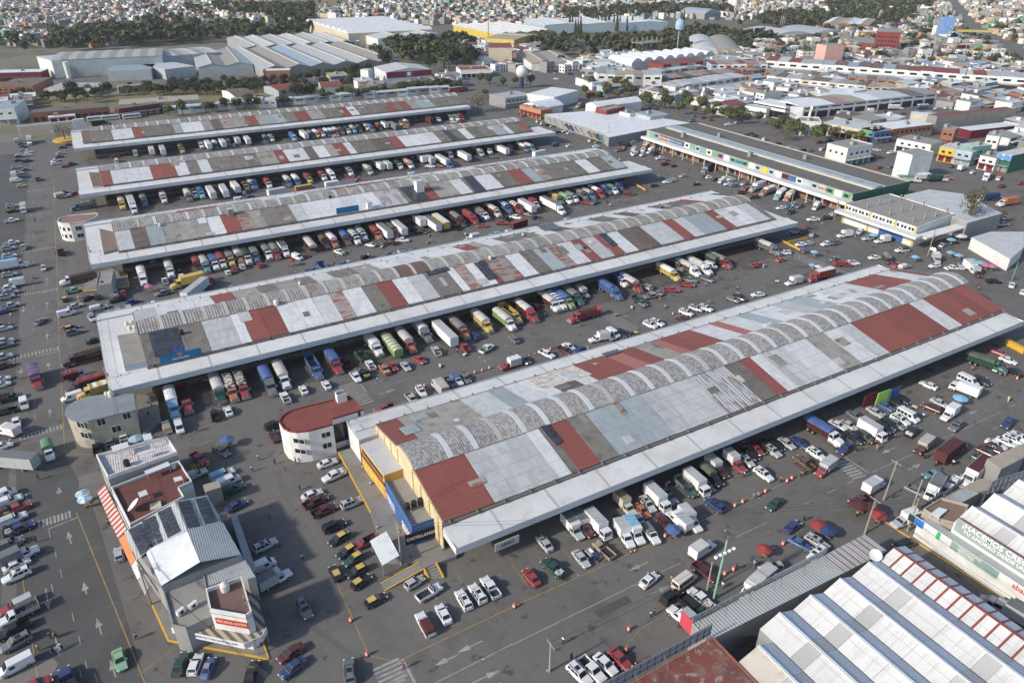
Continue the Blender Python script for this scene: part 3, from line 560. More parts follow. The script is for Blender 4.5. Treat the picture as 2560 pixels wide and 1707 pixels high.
def tonemat(a,b):
 k='striped_%s_%s'%(a,b)
 if k in _mats:return _mats[k]
 m=mat(k,COL[a],.7,.1,.5,orand=0,space='O');t=m.node_tree;N=t.nodes;L=t.links;bs=N['Principled BSDF']
 g=N.new('ShaderNodeTexCoord');sp=N.new('ShaderNodeSeparateXYZ');L.new(g.outputs['Object'],sp.inputs[0])
 q=N.new('ShaderNodeMath');q.operation='MULTIPLY';q.inputs[1].default_value=.55;L.new(sp.outputs[0],q.inputs[0])
 f=N.new('ShaderNodeMath');f.operation='FRACT';L.new(q.outputs[0],f.inputs[0])
 c=N.new('ShaderNodeMath');c.operation='GREATER_THAN';c.inputs[1].default_value=.5;L.new(f.outputs[0],c.inputs[0])
 x=N.new('ShaderNodeMix');x.data_type='RGBA';L.new(c.outputs[0],x.inputs[0]);x.inputs[6].default_value=(*COL[a],1);x.inputs[7].default_value=(*COL[b],1)
 L.new(x.outputs[2],bs.inputs['Base Color']);return m
_kitc={};_mesh={};_wm={}
VEH=[]
def slotmats(mats,cs):
 out=[]
 for q in mats:
  if isinstance(q,str):
   c=cs[{'c1':0,'c2':1,'c3':2}[q]]
   out.append(tonemat(*c.split('+'))if '+' in c else cmat(c,q))
  else:out.append(q)
 return out
def vehicle(kind,pos,head,c1='white',c2=None,c3=None,zone='lot',label=None,nm=None,full=None,tilt=0):
 mk_,zc,cat,word=KITS[kind]
 c2=c2 or('yellow' if kind=='taxi' else c1);c3=c3 or('wtarp' if kind.startswith(('tort','stake','semit'))else('silver' if 'box' in kind or kind in('cabover','semi','trailer','trailers')else c2));cs=(c1,c2,c3)
 if kind not in _kitc:_kitc[kind]=mk_()
 k=_kitc[kind];loc=Vector((pos[0],pos[1],.02));dep=bearing(loc)[2]
 name=nm or{'pickup truck':'pickup_truck','cargo tricycle':'cargo_tricycle'}.get(cat,cat)
 if full is None:full=dep<(215 if kind in('sedan','hatch','taxi','suv','pickup','pickup1','pickupL','pickupS','van','minibus','beetle','moto','trike')else 330)
 if full:
  r=empty(name,loc,math.radians(head))
  for i,(pn,mb,ms)in enumerate(k.p):
   key=(kind,i)+tuple(cs[{'c1':0,'c2':1,'c3':2}[q]]for q in ms if isinstance(q,str))
   if key not in _mesh:_mesh[key]=mb.mesh(pn,slotmats(ms,cs))
   inst(pn,_mesh[key],r)
  for(x,y,rr,wd)in k.wheels:
   if(rr,wd)not in _wm:_wm[(rr,wd)]=wheelmb(rr,wd).mesh('wheel',[BLACK,RIM])
   inst('wheel',_wm[(rr,wd)],r,(x,y,rr))
 else:
  key=('lite',kind)+cs
  if key not in _mesh:
   J=MB();ml=[]
   for(pn,mb,ms)in k.p:
    mm=slotmats(ms,cs);o=len(J.v);J.v+=mb.v;J.f+=[tuple(o+a for a in f)for f in mb.f]
    for a in mb.m:
     q=mm[min(a,len(mm)-1)]
     if q not in ml:ml.append(q)
     J.m.append(ml.index(q))
   if BLACK not in ml:ml.append(BLACK)
   for(x,y,rr,wd)in k.wheels:J.cyl((x,y-wd/2,rr),(x,y+wd/2,rr),rr,n=7,m=ml.index(BLACK))
   _mesh[key]=J.mesh(name,ml)
  r=inst(name,_mesh[key],None,loc,math.radians(head))
 tag(r,cat=cat,group=None)
 VEH.append(dict(o=r,kind=kind,word=word,cs=cs,zone=zone,label=label))
 return r
def V(zone,head,rows):
 """rows: (kind, sheet r, c, x, y, c1[, c2, c3, head])"""
 for q in rows:
  kind,r,c,x,y=q[:5];cs=[a for a in q[5:]if isinstance(a,str)];hh=[a for a in q[5:]if not isinstance(a,str)]
  p=P(r,c,x,y,KITS[kind][1]);vehicle(kind,p,(hh[0]if hh else head)+rnd.uniform(-2,2),*cs,zone=zone)
KITS['trailert']=(lambda:k_trailer('tarp',11,2.0),1.9,'trailer','tarped trailer')
LEN=dict(tort=11,tort2=11.5,tort3=10,torto=11.2,tortl=10.8,tortb=11,semi=17.6,semit=16.6,trailer=12.5,trailers=8,trailert=11,box=6.2,box2=6.2,cabover=6.8,stake=6.2,staket=6.2)
def D(zone,dock,rows,head=-90):
 """trucks backed up to a dock; the bearing marks the front bumper; dock = y of the dock edge"""
 for q in rows:
  kind,r,c,x,y=q[:5];cs=list(q[5:]);L=LEN[kind]
  p=P(r,c,x,y,.7);sx=1.0
  if dock and p.y+L>dock:sx=max(.72,(dock-p.y)/L)
  p.y+=L*sx/2
  o=vehicle(kind,p,head+rnd.uniform(-1.2,1.2),*cs,zone=zone)
  if sx<1:o.scale=(sx,1,1)
Z4='at the docks of the second shed from the front'
D(Z4,178.4,[('tort2',2,0,1620,700,'lblue','white','white'),('torto',2,0,1740,655,'red','dred','dred'),('tort',2,0,2045,560,'dgreen','grey','wtarp'),('tortl',2,0,2160,545,'orange','brown','cream'),('tortl',2,0,2265,518,'red','dred','beige'),('tort2',2,1,165,490,'grey','dgreen','btarp'),('tort',2,1,292,430,'white','dred','wtarp'),('torto',2,1,590,340,'blue','blue','blue'),('tort3',2,1,772,290,'red','brown','btarp'),('tort3',2,1,1145,130,'white','white','white'),('trailert',2,1,1318,150,'lime','lime','lime+wtarp'),('tort',2,1,1450,95,'orange','dred','wtarp'),('tort2',1,1,1600,1568,'grey','white','white'),('trailer',2,1,1822,55,'white','white','silver'),('tort',1,1,1945,1545,'orange','brown','gtarp'),('tort',1,1,2160,1480,'yellow','yellow','wtarp'),('tort',1,2,20,1465,'white','lime','wtarp'),('torto',1,2,72,1400,'yellow','yellow','yellow'),('tort2',1,2,225,1385,'red','dred','wtarp'),('tort',1,2,430,1290,'white','dred','wtarp'),('tort3',1,2,490,1275,'white','white','btarp+white'),('tort',1,2,565,1262,'lime','ogreen','btarp'),('tort3',1,2,640,1225,'green','brown','gtarp'),('box',1,2,700,1160,'silver','silver','beige'),('tort2',1,2,1000,1180,'blue','blue','btarp'),('tort3',1,2,1060,1065,'white','dblue','btarp'),('tort',1,2,1190,1112,'red','dred','wtarp'),('tort',1,2,1535,1010,'yellow','yellow','white'),('tort3',1,2,1580,920,'grey','brown','gtarp'),('tort2',1,2,1725,972,'white','brown','wtarp'),('tort2',1,2,1830,955,'white','white','wtarp'),('tort',1,2,2010,895,'red','dred','gtarp'),('trailert',1,2,1880,862,'dgreen','dgreen','ogreen'),('tort2',1,3,110,775,'grey','grey','wtarp')])
Z3='at the docks of the middle shed'
D(Z3,266.0,[('tort2',1,0,1330,1050,'white','white','white'),('tort',1,0,1580,975,'white','dgreen','wtarp'),('tort',1,0,1835,925,'dred','dred','rtarp'),('tort',1,0,1910,932,'teal','teal','silver'),('tort3',1,0,1992,910,'white','yellow','btarp'),('tort',1,0,2062,893,'cream','cream','rtarp'),('tort3',1,0,2140,872,'yellow','ogreen','gtarp'),('tort',1,0,2218,845,'orange','dred','wtarp'),('tort',1,0,2298,855,'cream','dgreen','dgreen'),('tort3',1,1,20,835,'blue','teal','gtarp'),('tort',1,1,135,812,'white','dgreen','gtarp'),('tort',1,1,210,806,'red','dred','gtarp'),('tortb',1,1,290,787,'white','white','ogreen'),('trailert',1,1,535,745,'dred','dred','wtarp'),('tort',1,1,660,705,'dred','brown','brown'),('tort',1,1,742,702,'orange','brown','white'),('tort',1,1,860,675,'brown','brown','btarp'),('tort',1,1,950,673,'white','dgreen','green+white'),('tort3',1,1,1008,638,'white','dgreen','green+white'),('tort',1,1,1145,630,'orange','dred','rtarp'),('trailer',1,1,1235,632,'white','white','gtarp'),('tort',1,1,1295,605,'red','dred','ogreen'),('trailer',1,1,1372,604,'white','white','silver'),('trailers',1,1,1537,520,'white','white','silver'),('trailer',1,1,1682,565,'white','white','grey'),('trailer',1,1,1758,545,'yellow','yellow','white'),('tort2',1,1,1912,508,'dred','dred','gtarp'),('tort2',1,1,2030,487,'red','red','rtarp'),('tortl',1,1,2130,448,'white','blue','tan'),('tort',1,1,2240,422,'cream','dred','wtarp'),('tort',1,1,2345,385,'blue','blue','btarp+white'),('tort',1,2,90,385,'red','red','rtarp+white'),('trailer',1,2,205,392,'white','white','silver'),('tortb',1,2,245,345,'white','red','rtarp'),('semi',1,2,480,402,'white','white','grey'),('tort',1,2,470,305,'grey','ytarp','ytarp'),('tort',1,2,550,303,'white','lime','lgreen'),('tort',1,2,605,290,'white','orange','gtarp'),('tort',1,2,690,262,'grey','grey','gtarp'),('tort3',1,2,762,258,'blue','grey','wtarp'),('tort2',1,2,845,245,'red','dred','white'),('tort',1,2,908,215,'blue','dblue','btarp'),('tort',1,2,972,212,'white','dgreen','tgreen'),('tort3',1,2,1015,180,'blue','grey','btarp')])
Z2='at the docks of the fourth shed'
D(Z2,353.0,[('tort',1,0,1132,352,'yellow','yellow','ytarp+wtarp'),('tort3',1,0,1190,290,'cream','brown','wtarp'),('semi',1,0,1240,392,'white','white','silver'),('tort',1,0,1335,322,'blue','dblue','gtarp'),('tort3',1,0,1518,295,'white','white','rtarp+white'),('tort',1,0,1748,275,'grey','silver','wtarp'),('tort3',1,0,1803,248,'white','lime','dgreen'),('tort',1,0,1865,250,'lblue','blue','blue'),('trailer',1,0,1968,268,'white','white','wtarp'),('tort3',1,0,1995,210,'dred','brown','brown'),('trailer',1,0,2088,252,'white','white','silver'),('trailer',1,0,2190,212,'white','white','cream'),('tort3',1,0,2275,182,'yellow','brown','brown'),('tort',1,0,2328,168,'teal','dgreen','wtarp'),('tort',1,1,5,165,'blue','dblue','btarp'),('tort',1,1,135,160,'white','red','rtarp'),('tort',1,1,320,142,'blue','dblue','wtarp'),('tort',1,1,400,133,'blue','grey','white'),('tort3',1,1,508,112,'yellow','blue','rtarp'),('tort3',1,1,640,88,'white','dred','rtarp'),('tort2',1,1,722,80,'white','white','white'),('tort3',1,1,885,45,'white','dgreen','gtarp'),('tort',1,1,1065,35,'silver','grey','wtarp'),('tort',0,1,1045,1562,'white','dgreen','dgreen'),('trailer',0,1,1165,1568,'white','white','silver'),('trailer',0,1,1235,1562,'white','white','silver'),('tort',0,1,1340,1552,'white','dgreen','dgreen'),('tort',0,1,1438,1545,'white','orange','wtarp+orange'),('trailers',0,1,1552,1500,'white','white','silver'),('trailer',0,1,1632,1510,'silver','silver','silver'),('semi',0,1,1800,1545,'blue','white','silver'),('tort3',0,1,1800,1450,'white','dblue','white'),('trailer',0,1,1960,1485,'white','white','silver'),('tort',0,1,2090,1435,'silver','grey','wtarp'),('tort3',0,1,2160,1412,'white','dgreen','dgreen'),('trailer',0,1,2310,1425,'white','white','silver'),('tort',0,1,2348,1385,'dred','brown','brown'),('tort',0,2,150,1392,'grey','brown','white'),('tort',0,2,205,1388,'teal','grey','wtarp'),('tort3',0,2,75,1340,'white','dgreen','white')])
Z1='at the docks of the farthest shed'
D(Z1,441.6,[('box',0,0,1252,1432,'silver','silver','wtarp'),('trailer',0,0,1408,1428,'white','white','wtarp'),('trailer',0,0,1512,1430,'white','white','silver'),('tort',0,0,1683,1405,'yellow','ogreen','ogreen'),('tort3',0,0,1860,1360,'white','white','silver'),('trailer',0,0,1932,1378,'white','white','wtarp'),('tort',0,0,1990,1362,'dgreen','white','white'),('trailer',0,0,2065,1360,'white','white','wtarp'),('tort3',0,0,2105,1335,'grey','dblue','silver'),('trailer',0,0,2195,1328,'lblue','white','silver'),('trailer',0,0,2292,1332,'white','white','cream'),('tort',0,1,108,1308,'dblue','dgreen','tgreen'),('tort3',0,1,158,1300,'white','dgreen','green+white'),('tort2',0,1,365,1292,'lblue','blue','blue'),('trailer',0,1,470,1282,'white','white','silver'),('tort',0,1,528,1268,'dgreen','dgreen','gtarp'),('tort',0,1,578,1262,'yellow','yellow','white'),('tort',0,1,628,1255,'white','red','rtarp'),('tort',0,1,678,1250,'dblue','dblue','white'),('tort3',0,1,715,1245,'dred','dred','white'),('tort',0,1,757,1238,'red','dred','wtarp'),('tort3',0,1,805,1232,'grey','grey','ogreen'),('tort',0,1,862,1225,'white','dblue','dblue'),('tort',0,1,915,1218,'lblue','lblue','wtarp'),('tort',0,1,968,1208,'dgreen','brown','ogreen'),('tort3',0,1,1035,1195,'white','brown','white'),('tort',0,1,1085,1208,'grey','grey','btarp'),('tort3',0,1,1152,1188,'dred','red','gtarp'),('trailers',0,1,1205,1182,'white','white','teal'),('trailer',0,1,1300,1200,'grey','grey','gtarp'),('tort3',0,1,1348,1152,'yellow','yellow','btarp'),('tort',0,1,1402,1155,'orange','red','white'),('trailers',0,1,1620,1138,'red','dred','dred'),('tort3',0,1,1692,1118,'white','dblue','dblue'),('tort3',0,1,1812,1105,'white','dgreen','gtarp'),('tort3',0,1,1866,1108,'white','dgreen','tgreen'),('tort',0,1,1905,1102,'red','red','rtarp')])
V('in the lane before the second shed',90,[('pickupS',2,0,1527,775,'white','tan'),('van',2,0,1645,780,'white',-90),('sedan',2,0,2095,635,'white'),('pickup',2,0,1970,670,'black'),('pickup',2,1,268,510,'white'),('sedan',2,1,435,440,'white'),('sedan',2,1,645,395,'white'),('pickup',2,1,832,188,'dred'),('stake',2,1,970,130,'dgreen','dgreen'),('pickup',2,1,1050,212,'white'),('pickup',2,1,915,320,'white',-90),('pickupL',2,1,1000,292,'black','lime'),('pickupL',2,1,1180,255,'orange','beige'),('hatch',2,1,1260,228,'red',-90),('sedan',2,1,1375,225,'silver',-90),('sedan',2,1,1500,165,'red',-75),('pickup',2,1,1655,85,'silver',80),('pickup',2,1,1915,50,'red',90),('pickupL',2,1,2120,60,'white','green',22),('suv',2,1,1518,455,'white',-95),('pickup',2,1,1430,522,'silver',-90),('cabover',2,1,1690,412,'white','silver','beige',90),('pickup',2,1,1785,372,'grey',-90),('pickupS',2,1,1845,350,'white','blue',-90),('sedan',2,1,1925,335,'grey',-90),('box2',2,1,2330,200,'red','white','white',180),('pickup',2,1,1180,612,'red',180),('suv',2,1,165,765,'black',10),('suv',2,1,165,865,'dred',95),('sedan',1,2,20,1545,'grey',90),('torto',1,2,665,1315,'red','red','dred',181),('suv',1,1,2010,1512,'dblue',90),('hatch',1,2,210,1240,'dred',90),('stake',1,2,1175,1200,'grey','dgreen',-90),('suv',1,2,1238,1062,'silver',90),('pickupL',1,2,1280,1150,'grey','tan',170),('sedan',1,2,1330,1120,'grey',120),('pickup',1,2,1465,1092,'red',-35),('pickupL',1,2,1630,1000,'grey','brown',-60),('pickup',1,2,1605,1043,'red',-40),('van',1,2,1825,868,'white',-80),('suv',1,2,1795,995,'grey',-75),('pickup',1,2,2262,865,'red',-10),('sedan',1,2,2257,1135,'white',160),('sedan',1,2,2030,1180,'grey',-75),('suv',1,2,2085,1165,'black',-75),('suv',1,2,1690,1262,'silver',-70),('suv',1,2,1780,1260,'white',-75),('suv',1,2,1600,1300,'white',-75),('suv',1,2,1565,1360,'dred',90),('suv',1,2,1270,1412,'white',-75),('suv',1,2,1335,1392,'white',-75),('box2',1,2,800,1525,'white','white','silver',170),('pickup',1,2,888,1515,'grey',-90),('van',1,2,930,1490,'white',-85),('suv',1,2,1012,1492,'black',-85),('taxi',1,2,1150,1512,'black',-90),('box',1,3,235,1010,'white','white','silver',175),('tortb',1,3,485,955,'red','red','white',175),('suv',1,3,150,750,'white',150),('sedan',1,3,118,815,'orange',0),('pickup',2,2,320,110,'white',-75),('pickup',2,2,485,80,'dred',-80),('sedan',2,2,522,45,'white',-80),('pickupL',2,2,640,75,'dblue','beige',170),('sedan',2,2,115,165,'grey',-85),('taxi',1,2,2085,1150,'black',-75)])
V('in the lane before the middle shed',90,[('pickupL',1,0,1515,1010,'white','dgreen'),('hatch',1,0,1665,965,'white'),('suv',1,0,2225,875,'white'),('sedan',1,0,2155,905,'red'),('hatch',1,0,2092,932,'white'),('hatch',1,1,38,865,'red'),('van',1,1,380,790,'white',-70),('moto',1,1,490,790,'red',0),('pickupL',1,1,765,745,'white','beige',110),('sedan',1,1,1050,680,'silver',130),('suv',1,1,1165,660,'grey',90),('hatch',1,1,1262,660,'dred',90),('pickup',1,1,1345,635,'white',-30),('suv',1,1,1460,550,'black',-70),('sedan',1,1,1535,555,'black',-70),('pickup',1,1,1840,520,'black',90),('sedan',1,1,2070,440,'dblue',90),('sedan',1,1,2070,505,'red',150),('pickupL',1,1,2255,478,'red','grey',-30),('pickup',1,1,2300,440,'black',90),('pickup',1,2,35,425,'white',-60),('sedan',1,2,150,402,'dred',-60),('sedan',1,2,215,425,'dblue',10),('pickup',1,2,690,290,'red',-45),('pickup',1,2,760,290,'grey',20),('moto',1,2,870,285,'black',40),('van',1,2,1072,205,'dred',-60),('box2',1,1,1980,615,'white','white','wtarp',180),('pickup',1,1,2200,585,'lblue',175),('sedan',1,1,2335,552,'white',150),('trailers',1,2,60,505,'dred','dred','rtarp',15),('suv',1,1,1020,795,'black',10),('suv',1,1,1090,808,'black',5),('pickup',1,1,850,850,'silver',-80),('pickup',1,1,795,860,'blue',180),('hatch',1,1,1205,780,'grey',-85),('pickup',1,1,1270,775,'grey',-80),('pickupS',1,1,1345,750,'white','blue',-85),('suv',1,1,1455,735,'grey',100),('pickup',1,1,517,915,'blue',10),('torto',1,1,610,880,'dblue','blue','dblue',90),('suv',1,2,510,452,'white',20),('tortb',1,0,1720,1010,'yellow','yellow','yellow',188),('pickupL',1,0,1500,1120,'grey','brown',190),('semi',1,0,1830,1075,'red','white','silver',52),('pickup',1,0,2130,1075,'grey',-40),('sedan',1,0,1215,1200,'dblue',12),('pickup',1,0,1075,1180,'black',190),('sedan',1,0,975,1125,'grey',90),('suv',1,0,895,1150,'black',90),('pickupL',1,0,1055,1120,'white','beige',90),('pickup',1,0,1130,1125,'red',85),('sedan',1,0,800,1165,'black',40),('taxi',1,0,592,1175,'black',100),('pickup',1,0,675,1097,'lgreen',10),('sedan',1,0,690,1240,'silver',14),('van',1,0,610,1305,'white',8),('pickupS',1,0,910,1252,'silver','white',5),('suv',1,0,845,1350,'silver',-80),('hatch',1,0,1000,1300,'grey',80),('suv',1,0,1082,1275,'silver',90),('suv',1,0,1182,1255,'white',90),('sedan',1,0,1420,1218,'white',0),('sedan',1,0,905,1312,'black',60),('torto',1,0,715,980,'white','brown','brown',185),('stake',1,0,560,745,'dred','dred',90),('taxi',1,0,655,1440,'black',10),('suv',1,0,680,1478,'grey',8),('sedan',1,0,865,1555,'black',8),('torto',2,0,775,130,'dred','dred','green',188),('staket',2,0,700,295,'silver','dred','rtarp',8),('tort',2,0,820,370,'dred','dred','rtarp',190),('van',2,0,660,505,'white',190),('tort3',2,0,900,430,'yellow','yellow','white+yellow',190)])
V('in the lane before the fourth shed',90,[('sedan',1,0,1405,280,'black'),('hatch',1,0,2240,200,'silver'),('sedan',1,0,2300,240,'dblue',10),('van',1,0,2200,262,'white',0),('pickup',1,1,900,70,'red',-60),('trailers',1,1,190,205,'white','white','wtarp',8),('trailers',1,1,715,135,'white','white','white',0),('trailers',1,1,830,118,'white','white','rtarp',0),('tortb',1,1,470,165,'white','orange','ytarp',5),('sedan',1,1,915,108,'grey',0),('pickup',0,1,1600,1525,'white',-40),('sedan',0,1,1675,1525,'red',-40),('pickup',0,1,2170,1440,'green',-50),('van',1,1,1440,35,'white',0),('pickup',1,1,2020,5,'white',-40),('tort3',1,0,765,315,'dblue','grey','gtarp',188),('sedan',0,1,40,1568,'white',0),('staket',1,0,575,225,'white','silver','wtarp',15),('sedan',1,0,580,195,'dblue',5),('sedan',1,0,690,205,'red',20)])
V('in the lane before the farthest shed',90,[('sedan',0,0,1050,1440,'red',10),('van',0,0,1070,1475,'white',90),('hatch',0,0,2145,1335,'white',90),('sedan',0,1,735,1248,'white',0),('hatch',0,1,1375,1170,'white',0),('sedan',0,1,1815,1120,'white',-20),('suv',0,1,1900,1115,'red',0),('sedan',0,0,555,1408,'silver',8),('sedan',0,0,548,1437,'dblue',8),('sedan',0,0,510,1475,'white',30),('sedan',0,0,512,1500,'white',10),('hatch',0,0,600,1525,'red',8),('suv',0,0,662,1505,'dred',12),('sedan',0,0,575,1352,'dred',5),('sedan',0,0,632,1328,'dred',5)])
Z5='in the car park along the nearest shed'
V(Z5,-90,[('box',3,2,560,130,'silver','white','grey'),('box2',3,2,655,110,'dred','white','grey'),('cabover',3,2,790,110,'white','white','silver'),('box2',3,2,1035,195,'white','white','silver',-100),('box',3,2,1125,165,'white','white','lblue',-100),('pickupS',3,2,1275,195,'white','grey',-100),('pickup',3,2,1150,60,'silver',-95),('sedan',3,2,1400,90,'dred',-95),('box',3,2,1530,60,'white','white','silver',90),('box2',3,2,1640,60,'white','white','silver',-95),('sedan',3,2,300,285,'silver',90),('pickupL',3,2,375,510,'dgreen','silver',100),('sedan',3,2,178,595,'red',90),('sedan',3,2,635,425,'silver',-90),('trike',3,2,745,395,'dblue','white',-85),('pickup1',3,2,845,345,'tan',95),('box2',3,2,1755,325,'white','white','wtarp',8),('sedan',3,2,1260,618,'white',12),('minibus',3,2,1585,620,'cream',10),('pickup',3,2,1770,545,'dred',-85),('suv',3,2,1465,770,'black',5),('pickupL',3,2,1730,790,'white','cream',95),('box2',3,2,1575,955,'white','white','silver',100),('stake',3,2,1685,890,'dgreen','black',-85),('suv',3,2,620,1480,'white',-80),('pickup',3,2,735,1440,'white',-82),('sedan',3,2,858,1390,'white',-82),('sedan',3,2,990,1340,'red',-82),('pickup',3,1,2150,685,'white',90),('suv',3,1,2032,742,'white',90),('suv',3,1,1905,800,'white',90),('sedan',3,1,1720,930,'white',88),('pickupS',3,1,1550,1020,'white','dred',90),('pickup1',3,1,1590,730,'white',8),('hatch',3,1,1455,640,'silver',10),('taxi',3,1,1100,805,'black',10),('taxi',3,1,965,635,'black',18),('taxi',3,1,925,540,'black',190),('taxi',3,1,895,430,'dgreen',195),('taxi',3,1,830,360,'black',195),('taxi',3,1,755,245,'black',195),('taxi',3,1,728,555,'black',92),('pickup1',3,1,1000,270,'red',190),('suv',3,1,715,125,'black',8),('suv',3,1,85,300,'silver',10),('suv',3,1,445,880,'grey',-88),('sedan',3,1,320,1290,'dred',195),('sedan',3,1,335,1425,'dblue',198),('suv',3,1,858,1455,'grey',78),('pickup',2,1,625,1545,'dred',8),('suv',2,1,875,1475,'silver',8),('pickup',2,1,545,1465,'dred',10),('sedan',2,1,515,1400,'white',8),('sedan',2,1,655,1112,'white',4),('pickupL',2,1,715,1225,'white','white',190)])
V(Z5,-90,[('box2',2,2,1045,1490,'cream','cream','tan'),('sedan',2,2,1190,1545,'orange'),('suv',2,2,1245,1490,'silver',-95),('cabover',2,2,1335,1430,'white','white','silver',-92),('suv',2,2,1440,1420,'grey',-92),('stake',2,2,1600,1330,'dgreen','grey',-92),('cabover',2,2,1695,1290,'white','white','silver',-92),('staket',2,2,1835,1230,'black','black','ogreen',-92),('box2',2,2,1885,1150,'dred','white','silver',-92),('box2',2,2,2050,1095,'red','white','silver',-95),('sedan',2,2,2150,1085,'silver',-95),('sedan',2,2,2195,1030,'black',-95),('sedan',2,2,2240,985,'red',-95),('suv',2,2,1865,1495,'dblue',95),('suv',2,2,2310,1215,'white',-90),('suv',2,2,2330,960,'black',-92),('sedan',2,2,2130,940,'grey',-92),('hatch',2,2,1790,1320,'grey',-90),('suv',2,3,40,1000,'silver',-92),('sedan',2,3,75,945,'black',-92),('sedan',2,3,170,930,'silver',-90),('sedan',2,3,290,925,'dblue',-92),('suv',2,3,445,1030,'white',-92),('pickup',2,3,335,1110,'brown',90),('box',2,3,530,1150,'red','silver','silver',190),('tort3',2,3,520,820,'white','dred','btarp',-90),('suv',2,3,705,985,'dblue',190),('sedan',2,3,640,765,'white',-85),('sedan',2,3,740,765,'silver',-90),('sedan',2,3,800,885,'black',-90),('suv',2,3,895,875,'black',-90),('cabover',2,3,960,810,'white','white','silver',-92),('suv',2,3,1060,790,'black',-90),('suv',2,3,1110,760,'black',-90),('sedan',2,3,1180,755,'grey',-90),('suv',2,3,1215,715,'white',-90),('minibus',2,3,1290,675,'white',-90),('sedan',2,3,800,680,'grey',-92),('sedan',2,3,985,645,'silver',-92),('sedan',2,3,1075,590,'blue',-92),('suv',2,3,1165,555,'black',-90),('sedan',2,3,1225,525,'black',-90),('sedan',2,3,1475,398,'white',95),('suv',2,3,1500,605,'dred',100),('sedan',2,3,1575,560,'silver',-90),('box2',2,3,1670,650,'white','white','white',190),('cabover',2,3,1810,430,'white','white','white',100),('minibus',2,3,1840,355,'white',-92),('suv',2,3,1960,360,'black',-92),('tort3',2,3,2010,190,'green','dgreen','ogreen',-80),('sedan',2,3,2205,170,'white',-80),('suv',2,3,2250,270,'black',80),('sedan',2,3,2130,105,'red',-80),('suv',2,3,1725,775,'grey',190),('suv',2,3,2200,750,'dblue',190),('pickupL',2,3,1325,825,'black','white',10),('box',2,3,1430,950,'dred','beige','silver',190),('tortb',2,3,1690,990,'dred','dred','dred',8),('sedan',2,3,1510,1215,'teal',165),('box',2,3,980,1310,'white','white','silver',5),('sedan',2,3,1355,1365,'grey',-75),('cabover',2,3,1530,1340,'white','white','grey',195),('pickup',2,3,1700,1290,'white',190),('tortb',2,3,1900,1200,'white','white','dred',190),('sedan',2,3,2095,940,'white',-80),('sedan',2,3,2190,920,'white',-80),('suv',2,3,2010,1015,'dred',-80),('suv',2,3,2090,990,'dred',-80),('suv',2,3,2260,900,'white',-80),('sedan',2,3,1960,1080,'dgreen',-80),('suv',2,3,2310,880,'white',-80),('sedan',2,3,60,1490,'dgreen',190),('pickup',2,3,850,1455,'dred',170),('sedan',3,3,225,130,'dblue',10),('sedan',3,3,295,285,'blue',-72),('suv',3,3,450,270,'silver',-78),('suv',3,3,450,380,'white',190),('suv',3,3,30,510,'beige',165),('box',3,3,-150,690,'white','white','wtarp',190),('box2',3,3,-60,610,'white','white','silver',190),('sedan',3,3,1250,290,'black',170),('box2',3,3,1260,60,'silver','white','white',175),('van',3,3,2080,850,'silver',100),('cabover',3,3,2280,930,'silver','silver','grey',100)])
V('between the corner block and the nearest shed',8,[('van',3,1,60,490,'white','lime'),('box',3,1,170,600,'white','silver','grey',12),('pickup',2,0,1825,1070,'red',-70),('sedan',2,0,2040,1005,'grey',-68),('pickupS',2,0,1790,1215,'silver','silver',10),('pickupS',2,0,2040,1210,'white','lblue',10),('van',2,0,2100,1275,'white',12),('pickupS',2,0,2130,1350,'dgreen','dgreen',12),('sedan',2,0,2170,1500,'dblue',14),('pickup',2,0,890,975,'black',92),('pickup',2,0,1010,930,'grey',92),('pickup',2,0,1135,885,'white',92),('hatch',3,0,1090,380,'silver',90),('sedan',3,0,1655,1390,'dgreen',62),('hatch',3,0,1795,1390,'white',62),('beetle',3,0,1910,1425,'blue',62),('sedan',3,0,1098,1350,'lgreen',-85),('sedan',3,0,2310,1470,'black',60)])
